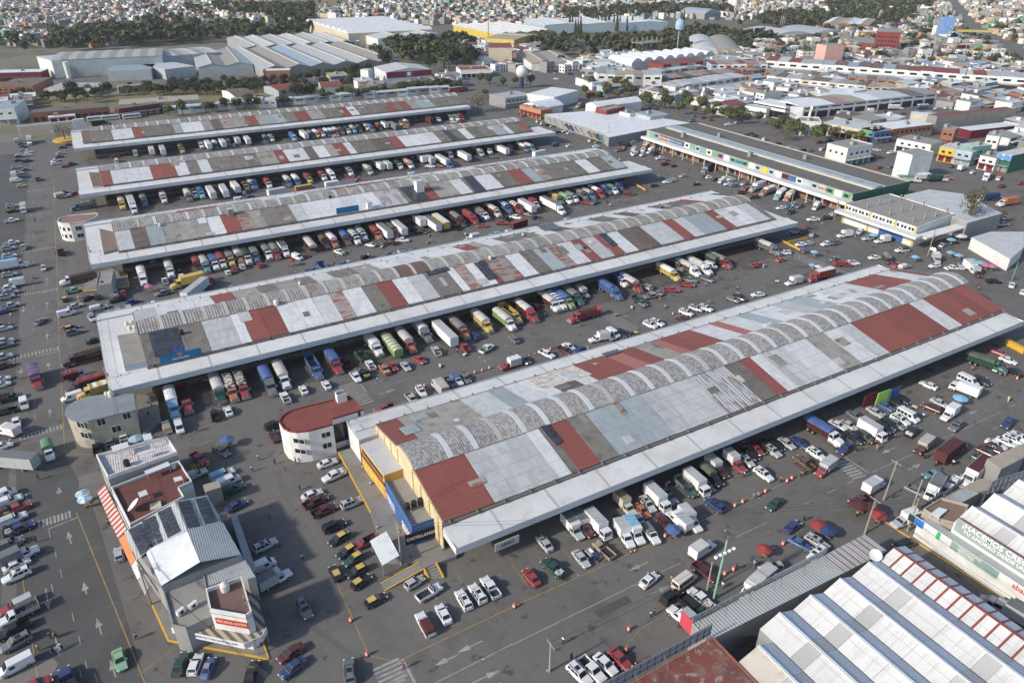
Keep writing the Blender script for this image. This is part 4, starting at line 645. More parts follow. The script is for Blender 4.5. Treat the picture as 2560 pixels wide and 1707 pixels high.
V('on the left street',90,[('tort3',2,0,325,320,'red','dred','btarp+rtarp',-84),('pickupS',2,0,220,565,'silver','white',-85),('sedan',2,0,150,740,'white',-85),('staket',2,0,445,1000,'white','green','tgreen',-84),('box',2,0,70,810,'white','white','wtarp',130),('trailer',2,0,90,1100,'silver','silver','grey',-35),('sedan',2,0,15,955,'white',0),('pickup',2,0,50,635,'black',175),('stake',2,0,75,510,'dgreen','dred',5),('boxx' if 0 else 'cabover',1,0,215,340,'white','white','silver',-90),('pickup',1,0,105,455,'white',5),('pickup',1,0,105,660,'white',10),('pickup',1,0,217,700,'silver',88),('suv',1,0,75,710,'silver',5),('suv',1,0,85,780,'white',8),('tortb',1,0,100,860,'white','white','lblue',5),('hatch',1,0,400,893,'silver',-88),('suv',1,0,85,950,'silver',5),('box',1,0,130,1030,'white','white','silver',180),('pickup',1,0,60,1080,'white',8),('suv',1,0,95,1115,'silver',8),('suv',1,0,60,1155,'silver',8),('pickup',1,0,95,1235,'silver',10),('sedan',1,0,45,1285,'dblue',8),('sedan',1,0,368,1380,'grey',55),('sedan',1,0,35,1445,'silver',8),('hatch',1,0,15,1415,'dred',8),('moto',1,0,305,980,'black',90),('suv',1,0,110,320,'silver',5),('pickupL',1,0,120,365,'black','lime',5),('hatch',1,0,195,138,'yellow',5),('pickupL',1,0,345,75,'black','green',-88),('cabover',1,0,130,40,'white','white','silver',90),('van',1,0,150,85,'white',0),('suv',1,0,170,20,'silver',0),('pickup',1,0,30,1565,'silver',5),('pickup',2,0,25,35,'grey',8),('pickup',2,0,15,140,'silver',8),('sedan',2,0,5,345,'white',8),('sedan',2,0,5,395,'white',8),('pickup',2,0,20,220,'dred',8),('pickupS',3,0,110,60,'white','silver',14),('van',2,0,25,1400,'white',14),('pickupS',2,0,70,1460,'white','white',14),('pickupL',2,0,150,1530,'red','lime',14),('pickup',2,0,40,1560,'dred',14),('pickupL',3,0,170,150,'dblue','beige',14),('box2',3,0,175,380,'white','grey','grey',14),('pickupS',3,0,70,290,'grey','grey',14),('sedan',3,0,150,480,'white',14),('suv',3,0,150,575,'white',194),('pickupS',3,0,145,850,'red','silver',194),('stake',3,0,165,930,'white','silver',194),('pickup',3,0,120,1080,'black',194),('suv',3,0,145,1190,'grey',194),('van',3,0,145,1400,'white',194),('stake',3,0,620,1545,'dblue','dblue',100),('sedan',3,0,330,1585,'red',10),('van',0,0,170,1290,'silver',5),('sedan',0,0,200,1320,'dred',5),('sedan',0,0,215,1345,'black',5),('hatch',0,0,220,1375,'silver',5),('hatch',0,0,265,1395,'white',0),('hatch',0,0,262,1420,'white',0),('sedan',0,0,175,1435,'dred',5),('sedan',0,0,170,1470,'black',5),('pickup',0,0,250,1475,'black',5),('suv',0,0,150,1535,'silver',5),('sedan',0,0,240,1555,'ogreen',5),('sedan',0,0,180,1425,'silver',5),('tortb',0,0,270,1290,'white','white','silver',-88)])
V('on the square right of the sheds',-70,[('suv',1,2,1425,100,'white',170),('sedan',1,2,1470,85,'silver',170),('hatch',1,2,1352,55,'silver',20),('hatch',1,2,1565,48,'yellow',180),('taxi',1,2,1688,122,'black',160),('sedan',1,2,1302,135,'black',170),('hatch',1,2,1780,50,'dred',-10),('hatch',1,2,1812,60,'white',-10),('suv',1,2,1862,75,'dgreen',10),('van',1,2,1930,95,'white',10),('sedan',1,2,1965,58,'white',170),('sedan',1,2,2010,78,'white',170),('sedan',1,2,1982,120,'white',170),('hatch',1,2,2035,135,'blue',160),('suv',1,2,2130,120,'silver',190),('suv',1,2,2095,200,'dred',160),('pickup',1,2,2150,165,'red',190),('tortb',1,2,2250,145,'beige','white','silver',192),('pickup',1,2,2220,240,'dred',165),('tort3',1,2,2345,180,'orange','silver','wtarp',192),('tort',1,3,110,215,'lblue','grey','white',205),('tort',1,3,200,225,'orange','silver','wtarp',205),('sedan',1,3,118,340,'white',170),('sedan',1,3,190,315,'blue',200),('hatch',1,3,235,310,'lblue',195),('suv',1,3,285,325,'grey',190),('suv',1,3,208,380,'black',190),('box',1,3,440,325,'white','white','white',205),('pickup',1,3,415,445,'white',160),('suv',1,3,535,430,'black',160),('suv',1,3,605,400,'white',5),('suv',1,3,415,590,'grey',15),('box',1,3,705,580,'white','white','silver',165),('pickupS',1,3,840,560,'white','white',195),('suv',1,3,915,620,'silver',165),('box2',1,3,1050,630,'white','white','white',165),('pickupS',1,3,1230,725,'white','dgreen',165),('sedan',1,3,300,675,'white',165),('sedan',1,3,365,665,'silver',165),('pickupL',1,3,540,668,'white','grey',175),('suv',1,3,600,660,'grey',165),('suv',1,3,320,560,'black',190),('sedan',1,3,210,575,'black',170),('sedan',1,3,975,795,'white',160),('staket',1,3,1100,810,'dred','dgreen','gtarp',230),('sedan',1,3,605,805,'grey',10),('stake',1,3,690,855,'red','red',-30),('suv',1,3,780,845,'white',-35),('pickup',1,3,1190,865,'red',180),('pickupS',1,3,1255,875,'silver','white',0),('sedan',1,3,1530,870,'white',165),('pickup',1,3,1690,890,'white',-18),('sedan',1,3,1770,890,'white',-25),('cabover',1,3,1860,880,'white','white','wtarp',240),('box2',1,3,1920,925,'dred','silver','silver',235),('pickup',1,3,2075,1010,'black',-30),('sedan',1,3,2240,1045,'white',25),('box',1,3,1550,800,'silver','silver','white',225),('hatch',1,3,2345,1110,'white',20),('suv',1,3,2040,525,'silver',165),('pickup',1,3,2155,490,'silver',165),('suv',1,3,1960,545,'grey',165),('sedan',1,3,1600,680,'silver',15),('suv',1,3,1530,720,'dred',15),('sedan',1,3,2190,430,'white',0),('tortb',1,3,2200,285,'white','orange','orange',170),('tort',1,3,2010,240,'white','dblue','dblue',160),('tort2',1,3,1300,75,'white','white','tgreen',-28),('tort2',1,3,1440,55,'white','white','white',-28),('tort3',1,3,1560,65,'white','dgreen','dgreen',-28),('pickup',1,3,1650,65,'orange',-30),('tortb',1,3,2010,45,'white','white','rtarp',205),('stake',1,3,2115,65,'white','red',205),('pickup',1,3,2150,140,'dred',0),('sedan',1,3,1880,12,'white',10),('suv',1,3,2320,110,'red',-10)])
V('on the roads beyond the fourth and farthest sheds',-25,[('sedan',0,2,525,1338,'white',10),('sedan',0,2,775,1342,'white',-10),('van',0,2,398,1330,'dblue','green',10),('pickup',0,2,490,1205,'white',0),('sedan',0,2,530,1222,'white',5),('sedan',0,2,425,1212,'black',0),('sedan',0,2,375,1158,'silver',5),('sedan',0,2,330,1148,'black',5),('suv',0,2,290,1132,'white',5),('suv',0,2,250,1115,'white',5),('suv',0,2,730,1290,'white',10),('sedan',0,2,785,1305,'lime',10),('sedan',0,2,1120,1300,'silver',0),('suv',0,2,990,1320,'grey',10),('pickup',0,2,1025,1362,'orange',30),('pickup',0,2,1060,1335,'black',10),('suv',0,2,980,1382,'grey',180),('cabover',0,2,1115,1385,'white','silver','silver',220),('tortb',0,2,1220,1360,'white','red','wtarp',215),('box',0,2,1270,1385,'white','white','white',200),('van',0,2,1125,1415,'white',200),('suv',0,2,1197,1420,'white',200),('suv',0,2,1310,1412,'black',180),('pickup',0,2,1360,1452,'white',0),('sedan',0,2,1420,1472,'red',10),('pickup',0,2,1405,1505,'black',10),('sedan',0,2,1482,1520,'dred',10),('tort',0,2,1800,1540,'grey','brown','dblue',200),('trailers',0,2,250,1420,'white','white','wtarp',10),('sedan',0,2,1675,1068,'teal',0),('sedan',0,2,1765,1080,'dred',-10),('sedan',0,2,1830,1100,'red',-10),('pickup',0,2,1990,1142,'white',-10),('suv',0,2,1650,1108,'grey',170),('suv',0,2,2070,1125,'silver',0),('semi',0,2,780,875,'white','dred','rtarp',-8),('sedan',0,2,780,928,'silver',10),('suv',0,2,885,892,'silver',0),('tortb',0,2,640,965,'yellow','grey','brown',190),('sedan',0,2,1290,958,'silver',0),('sedan',0,2,1275,990,'red',0),('sedan',0,2,1325,1002,'dred',0),('hatch',0,2,1300,1010,'red',0),('sedan',0,2,185,682,'white',0),('hatch',0,2,400,675,'silver',0),('sedan',0,2,405,725,'white',-40),('pickup',0,2,540,680,'black',-30),('sedan',0,2,485,660,'black',0),('sedan',0,2,560,650,'silver',0),('suv',0,2,655,660,'blue',0),('suv',0,2,790,750,'black',0),('suv',0,2,630,760,'silver',0),('trike',0,2,70,1040,'orange','orange',0),('sedan',0,2,110,1062,'grey',0),('sedan',0,2,1830,905,'silver',0),('suv',0,2,1930,930,'dred',0),('van',0,2,2010,930,'white',0),('van',0,2,2110,930,'silver',0),('sedan',0,2,2150,1240,'dblue',-10),('sedan',0,2,2200,1225,'dred',-10),('sedan',0,2,2235,1245,'dred',-10),('sedan',0,2,2200,1272,'silver',-10),('suv',0,2,2325,1275,'white',10),('bus',0,0,885,1090,'white',4),('bus',0,0,1015,1080,'white',4),('bus',0,0,1210,1068,'white',4),('tortb',0,0,930,1130,'grey','black','grey',4),('suv',0,0,708,1132,'white',4),('sedan',0,0,490,1202,'white',80),('semi',0,1,1860,825,'dred','red','silver',5),('hatch',0,1,1375,795,'dblue',0)])
V('in the far right market yards',0,[('sedan',0,3,95,1315,'dred',-12),('sedan',0,3,205,1350,'silver',-12),('sedan',0,3,265,1368,'silver',-12),('sedan',0,3,335,1375,'black',-12),('sedan',0,3,395,1380,'grey',-12),('hatch',0,3,490,1370,'white',20),('hatch',0,3,520,1358,'dred',20),('sedan',0,3,572,1425,'red',20),('suv',0,3,615,1470,'silver',-20),('suv',0,3,960,1450,'black',0),('pickup',0,3,1130,1400,'white',175),('sedan',0,3,1000,1375,'silver',-60),('pickupL',0,3,1020,1535,'red','brown',10),('sedan',0,3,1130,1530,'grey',0),('box',0,3,1780,1540,'white','white','white',10),('sedan',0,3,1690,1525,'black',10),('sedan',0,3,480,1305,'black',0),('suv',0,3,570,1290,'black',0),('sedan',0,3,245,1165,'silver',0),('tort',0,3,1170,985,'white','white','white',-28),('sedan',0,3,1090,1022,'dred',0),('box',0,3,955,1015,'white','white','white',-20),('tortb',0,3,700,1045,'silver','silver','silver',-10),('sedan',0,3,860,1045,'blue',0),('sedan',0,3,765,1042,'dblue',0),('tort2',0,3,1440,980,'blue','blue','blue+white',-15),('sedan',0,3,1545,995,'white',0),('suv',0,3,1640,990,'white',0),('sedan',0,3,1375,1025,'silver',0),('sedan',0,3,1245,1042,'dred',0),('sedan',0,3,1880,965,'dred',0),('sedan',0,3,1865,888,'grey',0),('suv',0,3,1955,890,'dred',0),('sedan',0,3,2070,860,'silver',80),('van',0,3,2150,850,'white',80),('suv',0,3,2225,840,'red',0),('sedan',0,3,2290,870,'grey',0),('sedan',0,3,1805,828,'silver',0),('suv',0,3,1850,820,'dred',0),('sedan',0,3,1850,845,'grey',0),('pickup',0,3,2240,960,'silver',-10),('van',0,3,2310,905,'white',0),('sedan',0,3,510,845,'white',0),('sedan',0,3,545,835,'red',0),('suv',0,3,740,835,'white',0),('sedan',0,3,25,880,'black',0),('suv',0,3,440,835,'grey',0)])
def zz(x0,y0,s):return lambda x,y:(0,0,(x0+x/s)*3.672,(y0+y/s)*3.672)
def wm(key,c,**k):return mat(key,c,k.pop('rough',.85),k.pop('var',.14),k.pop('scale',.25),stain=(tuple(v*.6 for v in c),.45,k.pop('ss',.35)),orand=0,**k)
WALL=dict(white=wm('white_plaster',(.64,.64,.62)),grey=wm('grey_render',(.27,.27,.265)),concrete=wm('raw_concrete',(.24,.23,.215)),brick=wm('brick_wall',(.27,.125,.08),rib=('Z',.5,.15)),cream=wm('cream_plaster',(.52,.46,.34)),red=wm('red_wall',(.20,.045,.04)),dred=wm('maroon_wall',(.13,.018,.03)),green=wm('green_wall',(.04,.12,.08)),lgreen=wm('bright_green_wall',(.12,.30,.14)),lime=wm('lime_wall',(.34,.55,.10)),blue=wm('blue_wall',(.04,.11,.27)),yellow=wm('yellow_wall',(.52,.39,.08)),orange=wm('orange_wall',(.42,.21,.09)),pink=wm('pink_wall',(.56,.34,.30)),sky=wm('sky_blue_wall',(.34,.42,.48)),steel=wm('steel_cladding',(.36,.40,.42),rib=('X',1.2,.18),rough=.5),wsteel=wm('white_cladding',(.62,.63,.62),rib=('X',1.0,.1),rough=.5),purple=wm('purple_wall',(.25,.12,.25)),teal=wm('teal_wall',(.16,.30,.27)),tealg=wm('green_glass_wall',(.10,.22,.19),rough=.2),beige=wm('beige_render',(.37,.34,.27)),sand=wm('sand_wall',(.45,.36,.22)))
ROOF=dict(white=wm('white_metal_roof',(.64,.66,.67),rough=.5,rib=('X',.4,.04)),grey=wm('grey_metal_roof',(.36,.38,.385),rough=.55,rib=('X',.38,.06)),dark=wm('dark_slab_roof',(.13,.125,.118)),slab=wm('concrete_slab_roof',(.26,.25,.23)),red=wm('red_coated_roof',(.20,.062,.05)),blue=wm('blue_grey_roof',(.27,.33,.38),rough=.5,rib=('X',.4,.06)),brown=wm('brown_roof',(.15,.11,.09)),tan=wm('tan_roof',(.33,.29,.23)),pink=wm('faded_pink_roof',(.30,.20,.18)),light=wm('light_grey_roof',(.47,.48,.48),rough=.55,rib=('X',.4,.05)))
def rect(A,B,C,z):
 a,b,c=(W(*S(*q),z).xy for q in(A,B,C));u=(b-a);L=u.length;u/=L;n=Vector((-u.y,u.x));d=(c-a).dot(n)
 return[a,b,b+n*d,a+n*d]
def hsnap(A,L,D_,ang=0,z=0):
 a=W(*S(*A),z).xy;u=Vector((math.cos(math.radians(ang)),math.sin(math.radians(ang))));n=Vector((-u.y,u.x));return[a,a+u*L,a+u*L+n*D_,a+n*D_]
class Bd:
 def __init__(s,name,label,cat,pts,z1,wall='white',roof='grey',style='flat',z0=0,parapet=.0,group=None,rise=1.5,over=.25,pm=None,panels=0,parent=None,rmats=None):
  s.pts=[Vector(p[:2])for p in pts]
  if sum(s.pts[k].x*s.pts[(k+1)%len(s.pts)].y-s.pts[(k+1)%len(s.pts)].x*s.pts[k].y for k in range(len(s.pts)))<0:s.pts=s.pts[::-1]
  s.z1=z1;s.z0=z0;c=sum(s.pts,Vector((0,0)))/len(s.pts);s.c=c
  s.root=empty(name,(c.x,c.y,z0));tag(s.root,label,cat,group)
  s.off=Vector((c.x,c.y,z0));R=lambda p:(p[0]-c.x,p[1]-c.y)
  Wm=WALL.get(wall,wall);Rm=ROOF.get(roof,roof)
  L=[R(p)for p in s.pts];h=z1-z0;s.L=L
  b=MB();b.prism(L,0,h-.12);b.build('wall',Wm,s.root)
  if style=='flat':
   b=MB();b.prism([(p[0]*1.0,p[1]*1.0)for p in L],h-.12,h,0);b.build('roof',Rm,s.root)
   if parapet:
    b=MB();n=len(L);th=.22
    for k in range(n):
     p,q=Vector(L[k]),Vector(L[(k+1)%n]);d=(q-p).normalized();m_=Vector((-d.y,d.x))
     b.prism([tuple(p+d*(th if k%2 else 0)),tuple(q-d*(0 if k%2==0 else 0)),tuple(q+m_*th),tuple(p+m_*th+d*(th if k%2 else 0))],h,h+parapet-.003*k)
    b.build('parapet',pm or Wm,s.root)
  else:
   a,b_,c_,d_=(Vector(p)for p in L[:4])
   if style.endswith('y'):a,b_,c_,d_=b_,c_,d_,a
   u=(b_-a).normalized();v=(d_-a).normalized();D2=(d_-a).length;LL=(b_-a).length
   kind=style.split('_')[0];o=over
   def prof(t):
    if kind=='gable':return rise*(1-abs(2*t-1))
    if kind=='barrel':return rise*(1-(2*t-1)**2)
    if kind=='shed':return rise*t
    return 0
   N={'gable':2,'barrel':12,'shed':1}[kind];ts=[k/N for k in range(N+1)]
   g=MB();ring=lambda q:[(*(a+u*q+v*(D2*t)),h-.12+prof(t))for t in ts]+[(*(a+u*q+v*D2),h-.14),(*(a+u*q),h-.14)]
   if kind!='barrel' or True:g.sec([ring(.02),ring(LL-.02)])
   g.build('gable_wall',Wm,s.root)
   np_=panels or 1;rm=rmats or[Rm]
   segs=[(0,1)]if kind=='shed' else([(0,.5),(.5,1)]if kind=='gable' else[(0,1)])
   for(t0,t1)in segs:
    tt=[t for t in ts if t0<=t<=t1]
    for k in range(np_):
     q0=-o+(LL+2*o)*k/np_;q1=-o+(LL+2*o)*(k+1)/np_-(.04 if np_>1 else 0);r_=MB()
     def rr(q):
      top=[]
      for t in tt:
       ov=-o if t==0 else(o if t==1 else 0);sl=-(prof(.02)-prof(0))/(.02*D2)*o if t in(0,1)and kind!='shed' else 0
       top.append((*(a+u*q+v*(D2*t+ov)),h-.04+prof(t)+sl+.08))
      return top+[(x,y,z-.1)for x,y,z in top[::-1]]
     r_.sec([rr(q0),rr(q1)]);r_.build('roof_panel' if np_>1 or len(segs)>1 else 'roof',rm[k%len(rm)],s.root)
 def hit(s,px):
  sx,sy=S(*px);best=None;n=len(s.pts)
  for k in range(n):
   p,q=s.pts[k],s.pts[(k+1)%n];d=(q-p);L=d.length
   if L<.05:continue
   d=d/L;nn=Vector((d.y,-d.x,0))
   try:w_=ray_plane(sx,sy,(p.x,p.y,0),nn)
   except ZeroDivisionError:continue
   t=(w_.xy-p).dot(d)
   view=(w_-Vector((0,0,CH))).normalized()
   if-.5<=t<=L+.5 and view.dot(nn)<0:
    k2=(w_-Vector((0,0,CH))).length
    if best is None or k2<best[0]:best=(k2,w_,nn,d)
  return best
 def onwall(s,px,w_,h,name,m,th=.06,frame=None,text=None,tm=None,ts=None,at=None,zc=None,sub=None):
  r=s.hit(px)if at is None else at
  if r is None:return None
  _,p,nn,d=r;z=(p.z if zc is None else zc);rz=math.atan2(d.y,d.x)
  loc=Vector((p.x,p.y,z))-s.off
  b=MB();b.box(-w_/2,w_/2,-th,.02,-h/2,h/2);o=b.build(name,m,s.root,loc,rz)
  if frame:
   f=.09;b=MB();b.box(-w_/2-f,w_/2+f,-th-.04,.01,h/2,h/2+f);b.box(-w_/2-f,w_/2+f,-th-.04,.01,-h/2-f,-h/2);b.box(-w_/2-f,-w_/2,-th-.04,.01,-h/2,h/2);b.box(w_/2,w_/2+f,-th-.04,.01,-h/2,h/2);b.box(-.04,.04,-th-.03,.01,-h/2,h/2)
   inst('frame',b.mesh('frame',frame),o)
  if text:
   lines=text.split('|');n=len(lines)
   for k,tx in enumerate(lines):
    hh=(ts or h*.62/n);t=letters(tx,hh,w_*.92,tm or WHT);q=inst('lettering',t,o,(0,-th-.012,h/2-(k+.5)*h/n-hh*.35));q.rotation_euler=(math.pi/2,0,0)
  return o
 def windows(s,edge,n,z,w_=1.2,h=1.2,m=None,u0=.08,u1=.92,frame=None,name='window',th=.05):
  p,q=s.pts[edge%len(s.pts)],s.pts[(edge+1)%len(s.pts)];d=(q-p).normalized();nn=Vector((d.y,-d.x,0))
  me=None
  for k in range(n):
   t=u0+(u1-u0)*((k+.5)/n);c=p+(q-p)*t;loc=Vector((c.x,c.y,s.z0+z))-s.off
   if me is None:me=MB().box(-w_/2,w_/2,-th,.02,-h/2,h/2).mesh(name,m or GLASS)
   o=inst(name,me,s.root,loc,math.atan2(d.y,d.x))
   if frame:inst('frame',MB().box(-w_/2-.1,w_/2+.1,-th-.05,.01,-h/2-.12,-h/2).mesh('frame',frame),o)
WHT=flat('white_lettering',(.75,.75,.74),.6);
_lt={}
def letters(t,h,maxw,m,bold=0):
 key=(t,round(h,2),round(maxw,1),m.name)
 if key in _lt:return _lt[key]
 cu=bpy.data.curves.new('lettering','FONT');cu.body=t;cu.size=h*1.35;cu.align_x='CENTER';cu.extrude=.008;cu.offset=.018*h+bold;cu.resolution_u=2
 o=bpy.data.objects.new('lettering',cu)
 me=bpy.data.meshes.new_from_object(o);bpy.data.objects.remove(o);bpy.data.curves.remove(cu)
 xs=[v.co.x for v in me.vertices]
 if xs and max(xs)-min(xs)>maxw:
  k=maxw/(max(xs)-min(xs));me.transform(Matrix.Diagonal((k,1,1,1)))
 me.materials.clear();me.materials.append(m);me.name='lettering';_lt[key]=me;return me
FRW=flat('white_frame',(.6,.6,.58));FRD=flat('dark_frame',(.05,.05,.05))
def solar(pts,rows,cols,label,group='rooftop solar arrays',lift=.25):
 """array of solar panels on 4 world corners (a near-left,b near-right,c far-right,d far-left)"""
 a,b,c,d=(Vector(p)for p in pts);r=empty('solar_array',a);tag(r,label,'solar panels',group)
 n=(b-a).cross(d-a).normalized();n=n if n.z>0 else-n
 for i in range(rows):
  for j in range(cols):
   def q(u,v):return(a+(b-a)*u*(1-v)+(c-d)*u*v+(d-a)*v*(1-0))if False else(a*(1-u)*(1-v)+b*u*(1-v)+c*u*v+d*(1-u)*v)
   e=.05;u0,u1=(j+e)/cols,(j+1-e)/cols;v0,v1=(i+e)/rows,(i+1-e)/rows
   P4=[q(u0,v0)-a,q(u1,v0)-a,q(u1,v1)-a,q(u0,v1)-a]
   m=MB();m.sec([[p+n*lift for p in P4],[p+n*(lift+.05)for p in P4]]);m.build('solar_panel',M_SOL,r)
 m=MB()
 for k in range(cols+1):
  u=k/cols;p0=a*(1-u)+b*u-a;p1=d*(1-u)+c*u-a;m.bar(p0+n*(lift-.06),p1+n*(lift-.06),.06)
 m.build('rail',METAL,r)
M_SOL=mat('solar_cell',(.05,.053,.065),.3,.1,1,orand=.25,spec=.5)
m_tankw=flat('white_plastic',(.58,.57,.52),.5);m_tankb=flat('black_plastic',(.02,.02,.022),.4)
_tank={}
def tank(p,label,black=False,s=1.0,group=None):
 k=black
 if k not in _tank:
  b=MB();prof=[(0,.55),(.08,.58),(1.0,.58),(1.15,.52),(1.3,.28),(1.32,.2),(1.42,.2),(1.44,.02)]
  b.sec([[(r*math.cos(t*math.pi/6),r*math.sin(t*math.pi/6),z)for t in range(12)]for z,r in prof]);_tank[k]=b.mesh('water_tank',m_tankb if k else m_tankw)
 o=inst('water_tank',_tank[k],None,p,rnd.uniform(0,6),(s,s,s));tag(o,label,'water tank',group or('black water tanks on roofs' if k else 'white water tanks on roofs'));return o
_um={}
def umbrella(px,c,label,r=1.5,c2=None,h=2.3,head=0):
 p=P(*px,h);o=empty('market_umbrella',(p.x,p.y,0));tag(o,label,'umbrella','street vendors umbrellas')
 key=(c,c2,r,h)
 if key not in _um:
  b=MB();n=8
  for k in range(n):
   a0,a1=2*math.pi*k/n,2*math.pi*(k+1)/n;am=(a0+a1)/2
   q=lambda a,rr,z:(rr*math.cos(a),rr*math.sin(a),z)
   m_=0 if(k%2==0 or not c2)else 1
   b.face([q(a0,r,h-.12),q(am,r*.93,h-.2),q(a1,r,h-.12),(0,0,h+.45)],m_)
   b.face([q(a0,r,h-.12),q(a0,r*.99,h-.3),q(am,r*.92,h-.36),q(am,r*.93,h-.2)],m_);b.face([q(am,r*.93,h-.2),q(am,r*.92,h-.36),q(a1,r*.99,h-.3),q(a1,r,h-.12)],m_)
  _um[key]=b.mesh('umbrella_canopy',[cmat(c,'c2')]+([cmat(c2,'c2')]if c2 else[])),MB().cyl((0,0,.05),(0,0,h+.35),.035,n=6).mesh('pole',METAL),MB().cyl((0,0,0),(0,0,.08),.3,n=10).mesh('base',BLACK)
 for n_,me in zip(('umbrella_canopy','pole','base'),_um[key]):inst(n_,me,o)
 st=empty('vendor_stand',(p.x+.3,p.y-.2,0),rnd.uniform(0,1));tag(st,'small goods stand under the '+label,'stand','street vendors stands')
 b=MB();b.box(-.7,.7,-.4,.4,.7,.78)
 for x in(-.65,.6):
  for y in(-.35,.3):b.box(x,x+.05,y,y+.05,0,.7)
 b.build('table',flat('table_wood',(.25,.17,.1)),st)
 for k in range(7):
  x,y=rnd.uniform(-.6,.4),rnd.uniform(-.35,.15);a=rnd.uniform(.12,.22)
  MB().box(x,x+a*1.4,y,y+a,.78,.78+a).build('goods',cmat(rnd.choice(('orange','red','green','white','yellow','blue')),'c2'),st)
 return o
_pp={}
def pose(kind):
 if kind in _pp:return _pp[kind]
 st={'stand':0,'walk':.28,'walk2':.20}[kind]
 J=dict(pel=(0,0,.93),sp=(0,0,1.15),ch=(0,0,1.38),nk=(0,0,1.50),hd=(.02,0,1.60),ht=(.02,0,1.72),hl=(0,.10,.90),kl=(st*.6,.11,.50),al=(st*.75-.02,.11,.08),tl=(st*.75+.16,.12,.04),hr=(0,-.10,.90),kr=(-st*.25,-.11,.50),ar=(-st*1.1,-.11,.10),tr=(-st*1.1+.16,-.12,.05),sl=(0,.19,1.40),el=(-st*.5,.25,1.13),wl=(-st*.4+.12,.25,.89),ml=(-st*.4+.18,.25,.81),sr=(0,-.19,1.40),er=(st*.3,-.25,1.13),wr=(st*.6+.12,-.24,.90),mr=(st*.6+.18,-.24,.82))
 R=dict(pel=.14,sp=.13,ch=.15,nk=.055,hd=.095,ht=.085,hl=.10,kl=.065,al=.045,tl=.04,hr=.10,kr=.065,ar=.045,tr=.04,sl=.07,el=.045,wl=.032,ml=.035,sr=.07,er=.045,wr=.032,mr=.035)
 E=[('pel','sp'),('sp','ch'),('ch','nk'),('nk','hd'),('hd','ht'),('pel','hl'),('hl','kl'),('kl','al'),('al','tl'),('pel','hr'),('hr','kr'),('kr','ar'),('ar','tr'),('ch','sl'),('sl','el'),('el','wl'),('wl','ml'),('ch','sr'),('sr','er'),('er','wr'),('wr','mr')]
 def skin(keys,grow,name):
  ks=[k for k in J if k in keys];me=bpy.data.meshes.new(name);me.from_pydata([J[k]for k in ks],[(ks.index(a),ks.index(b))for a,b in E if a in ks and b in ks],[])
  o=bpy.data.objects.new(name,me);col.objects.link(o);sm=o.modifiers.new('s','SKIN')
  for i,k in enumerate(ks):rr=R[k]+grow;me.skin_vertices[0].data[i].radius=(rr,rr*1.1);
  me.skin_vertices[0].data[0].use_root=True
  o.modifiers.new('d','SUBSURF').levels=1
  dg=bpy.context.evaluated_depsgraph_get();dg.update();out=bpy.data.meshes.new_from_object(o.evaluated_get(dg));bpy.data.objects.remove(o);out.name=name;out.shade_smooth();return out
 _pp[kind]=dict(body=skin(list(J),0,'body'),shirt=skin(['pel','sp','ch','sl','el','sr','er'],.022,'shirt'),trousers=skin(['pel','hl','kl','al','hr','kr','ar'],.018,'trousers'))
 hb=MB();hb.sec([[(.015+rr*math.cos(t*math.pi/4)-.02,rr*math.sin(t*math.pi/4),z)for t in range(8)]for z,rr in((1.62,.105),(1.70,.112),(1.76,.08),(1.79,.02))]);_pp[kind]['hair']=hb.mesh('hair',[]);return _pp[kind]
_pm={}
SKIN=flat('skin',(.30,.16,.10),.6)
def person(px,shirt,trousers,label,head=0,kind='stand',hat=None,z=0):
 w_=P(*px,z+.8);return person_at(w_.x,w_.y,shirt,trousers,label,head,kind,hat,z)
def person_at(x,y,shirt,trousers,label,head=0,kind='stand',hat=None,z=0):
 r=empty('person',(x,y,z+.01),math.radians(head));tag(r,label,'person');ps=pose(kind)
 for n_,c in(('body',None),('shirt',shirt),('trousers',trousers),('hair',hat or 'black')):
  k=(kind,n_,c)
  if k not in _pm:m=ps[n_].copy();m.materials.clear();m.materials.append(SKIN if c is None else cmat(c,'c2'));m.name=n_;_pm[k]=m
  inst('hat' if(n_=='hair' and hat)else n_,_pm[k],r)
 return r
for _k in('stand','walk','walk2'):pose(_k)
_dr={}
def drum(px,label,small=False,z=0):
 p=P(*px,.4)
 if small not in _dr:
  O=flat('traffic_orange',(.62,.10,.04),.5)
  if small:_dr[small]=[('cone',MB().cyl((0,0,.04),(0,0,.75),.17,.04,10).mesh('cone',O)),('base',MB().box(-.24,.24,-.24,.24,0,.05).mesh('base',BLACK)),('reflective_band',MB().cyl((0,0,.35),(0,0,.5),.125,.095,10).mesh('band',WHT))]
  else:_dr[small]=[('barrel',MB().cyl((0,0,.05),(0,0,1.0),.30,.22,12).mesh('barrel',O)),('base',MB().cyl((0,0,0),(0,0,.07),.4,n=10).mesh('base',BLACK)),('reflective_band',MB().cyl((0,0,.35),(0,0,.5),.285,.265,12).mesh('band',WHT)),('reflective_band',MB().cyl((0,0,.68),(0,0,.82),.258,.24,12).mesh('band',WHT))]
 r=empty('traffic_cone' if small else 'traffic_drum',(p.x,p.y,.02));tag(r,label,'traffic cone' if small else 'traffic drum','orange traffic drums and cones')
 for n_,me in _dr[small]:inst(n_,me,r)
m_pole=flat('weathered_pole',(.30,.27,.22),.85,var=.2)
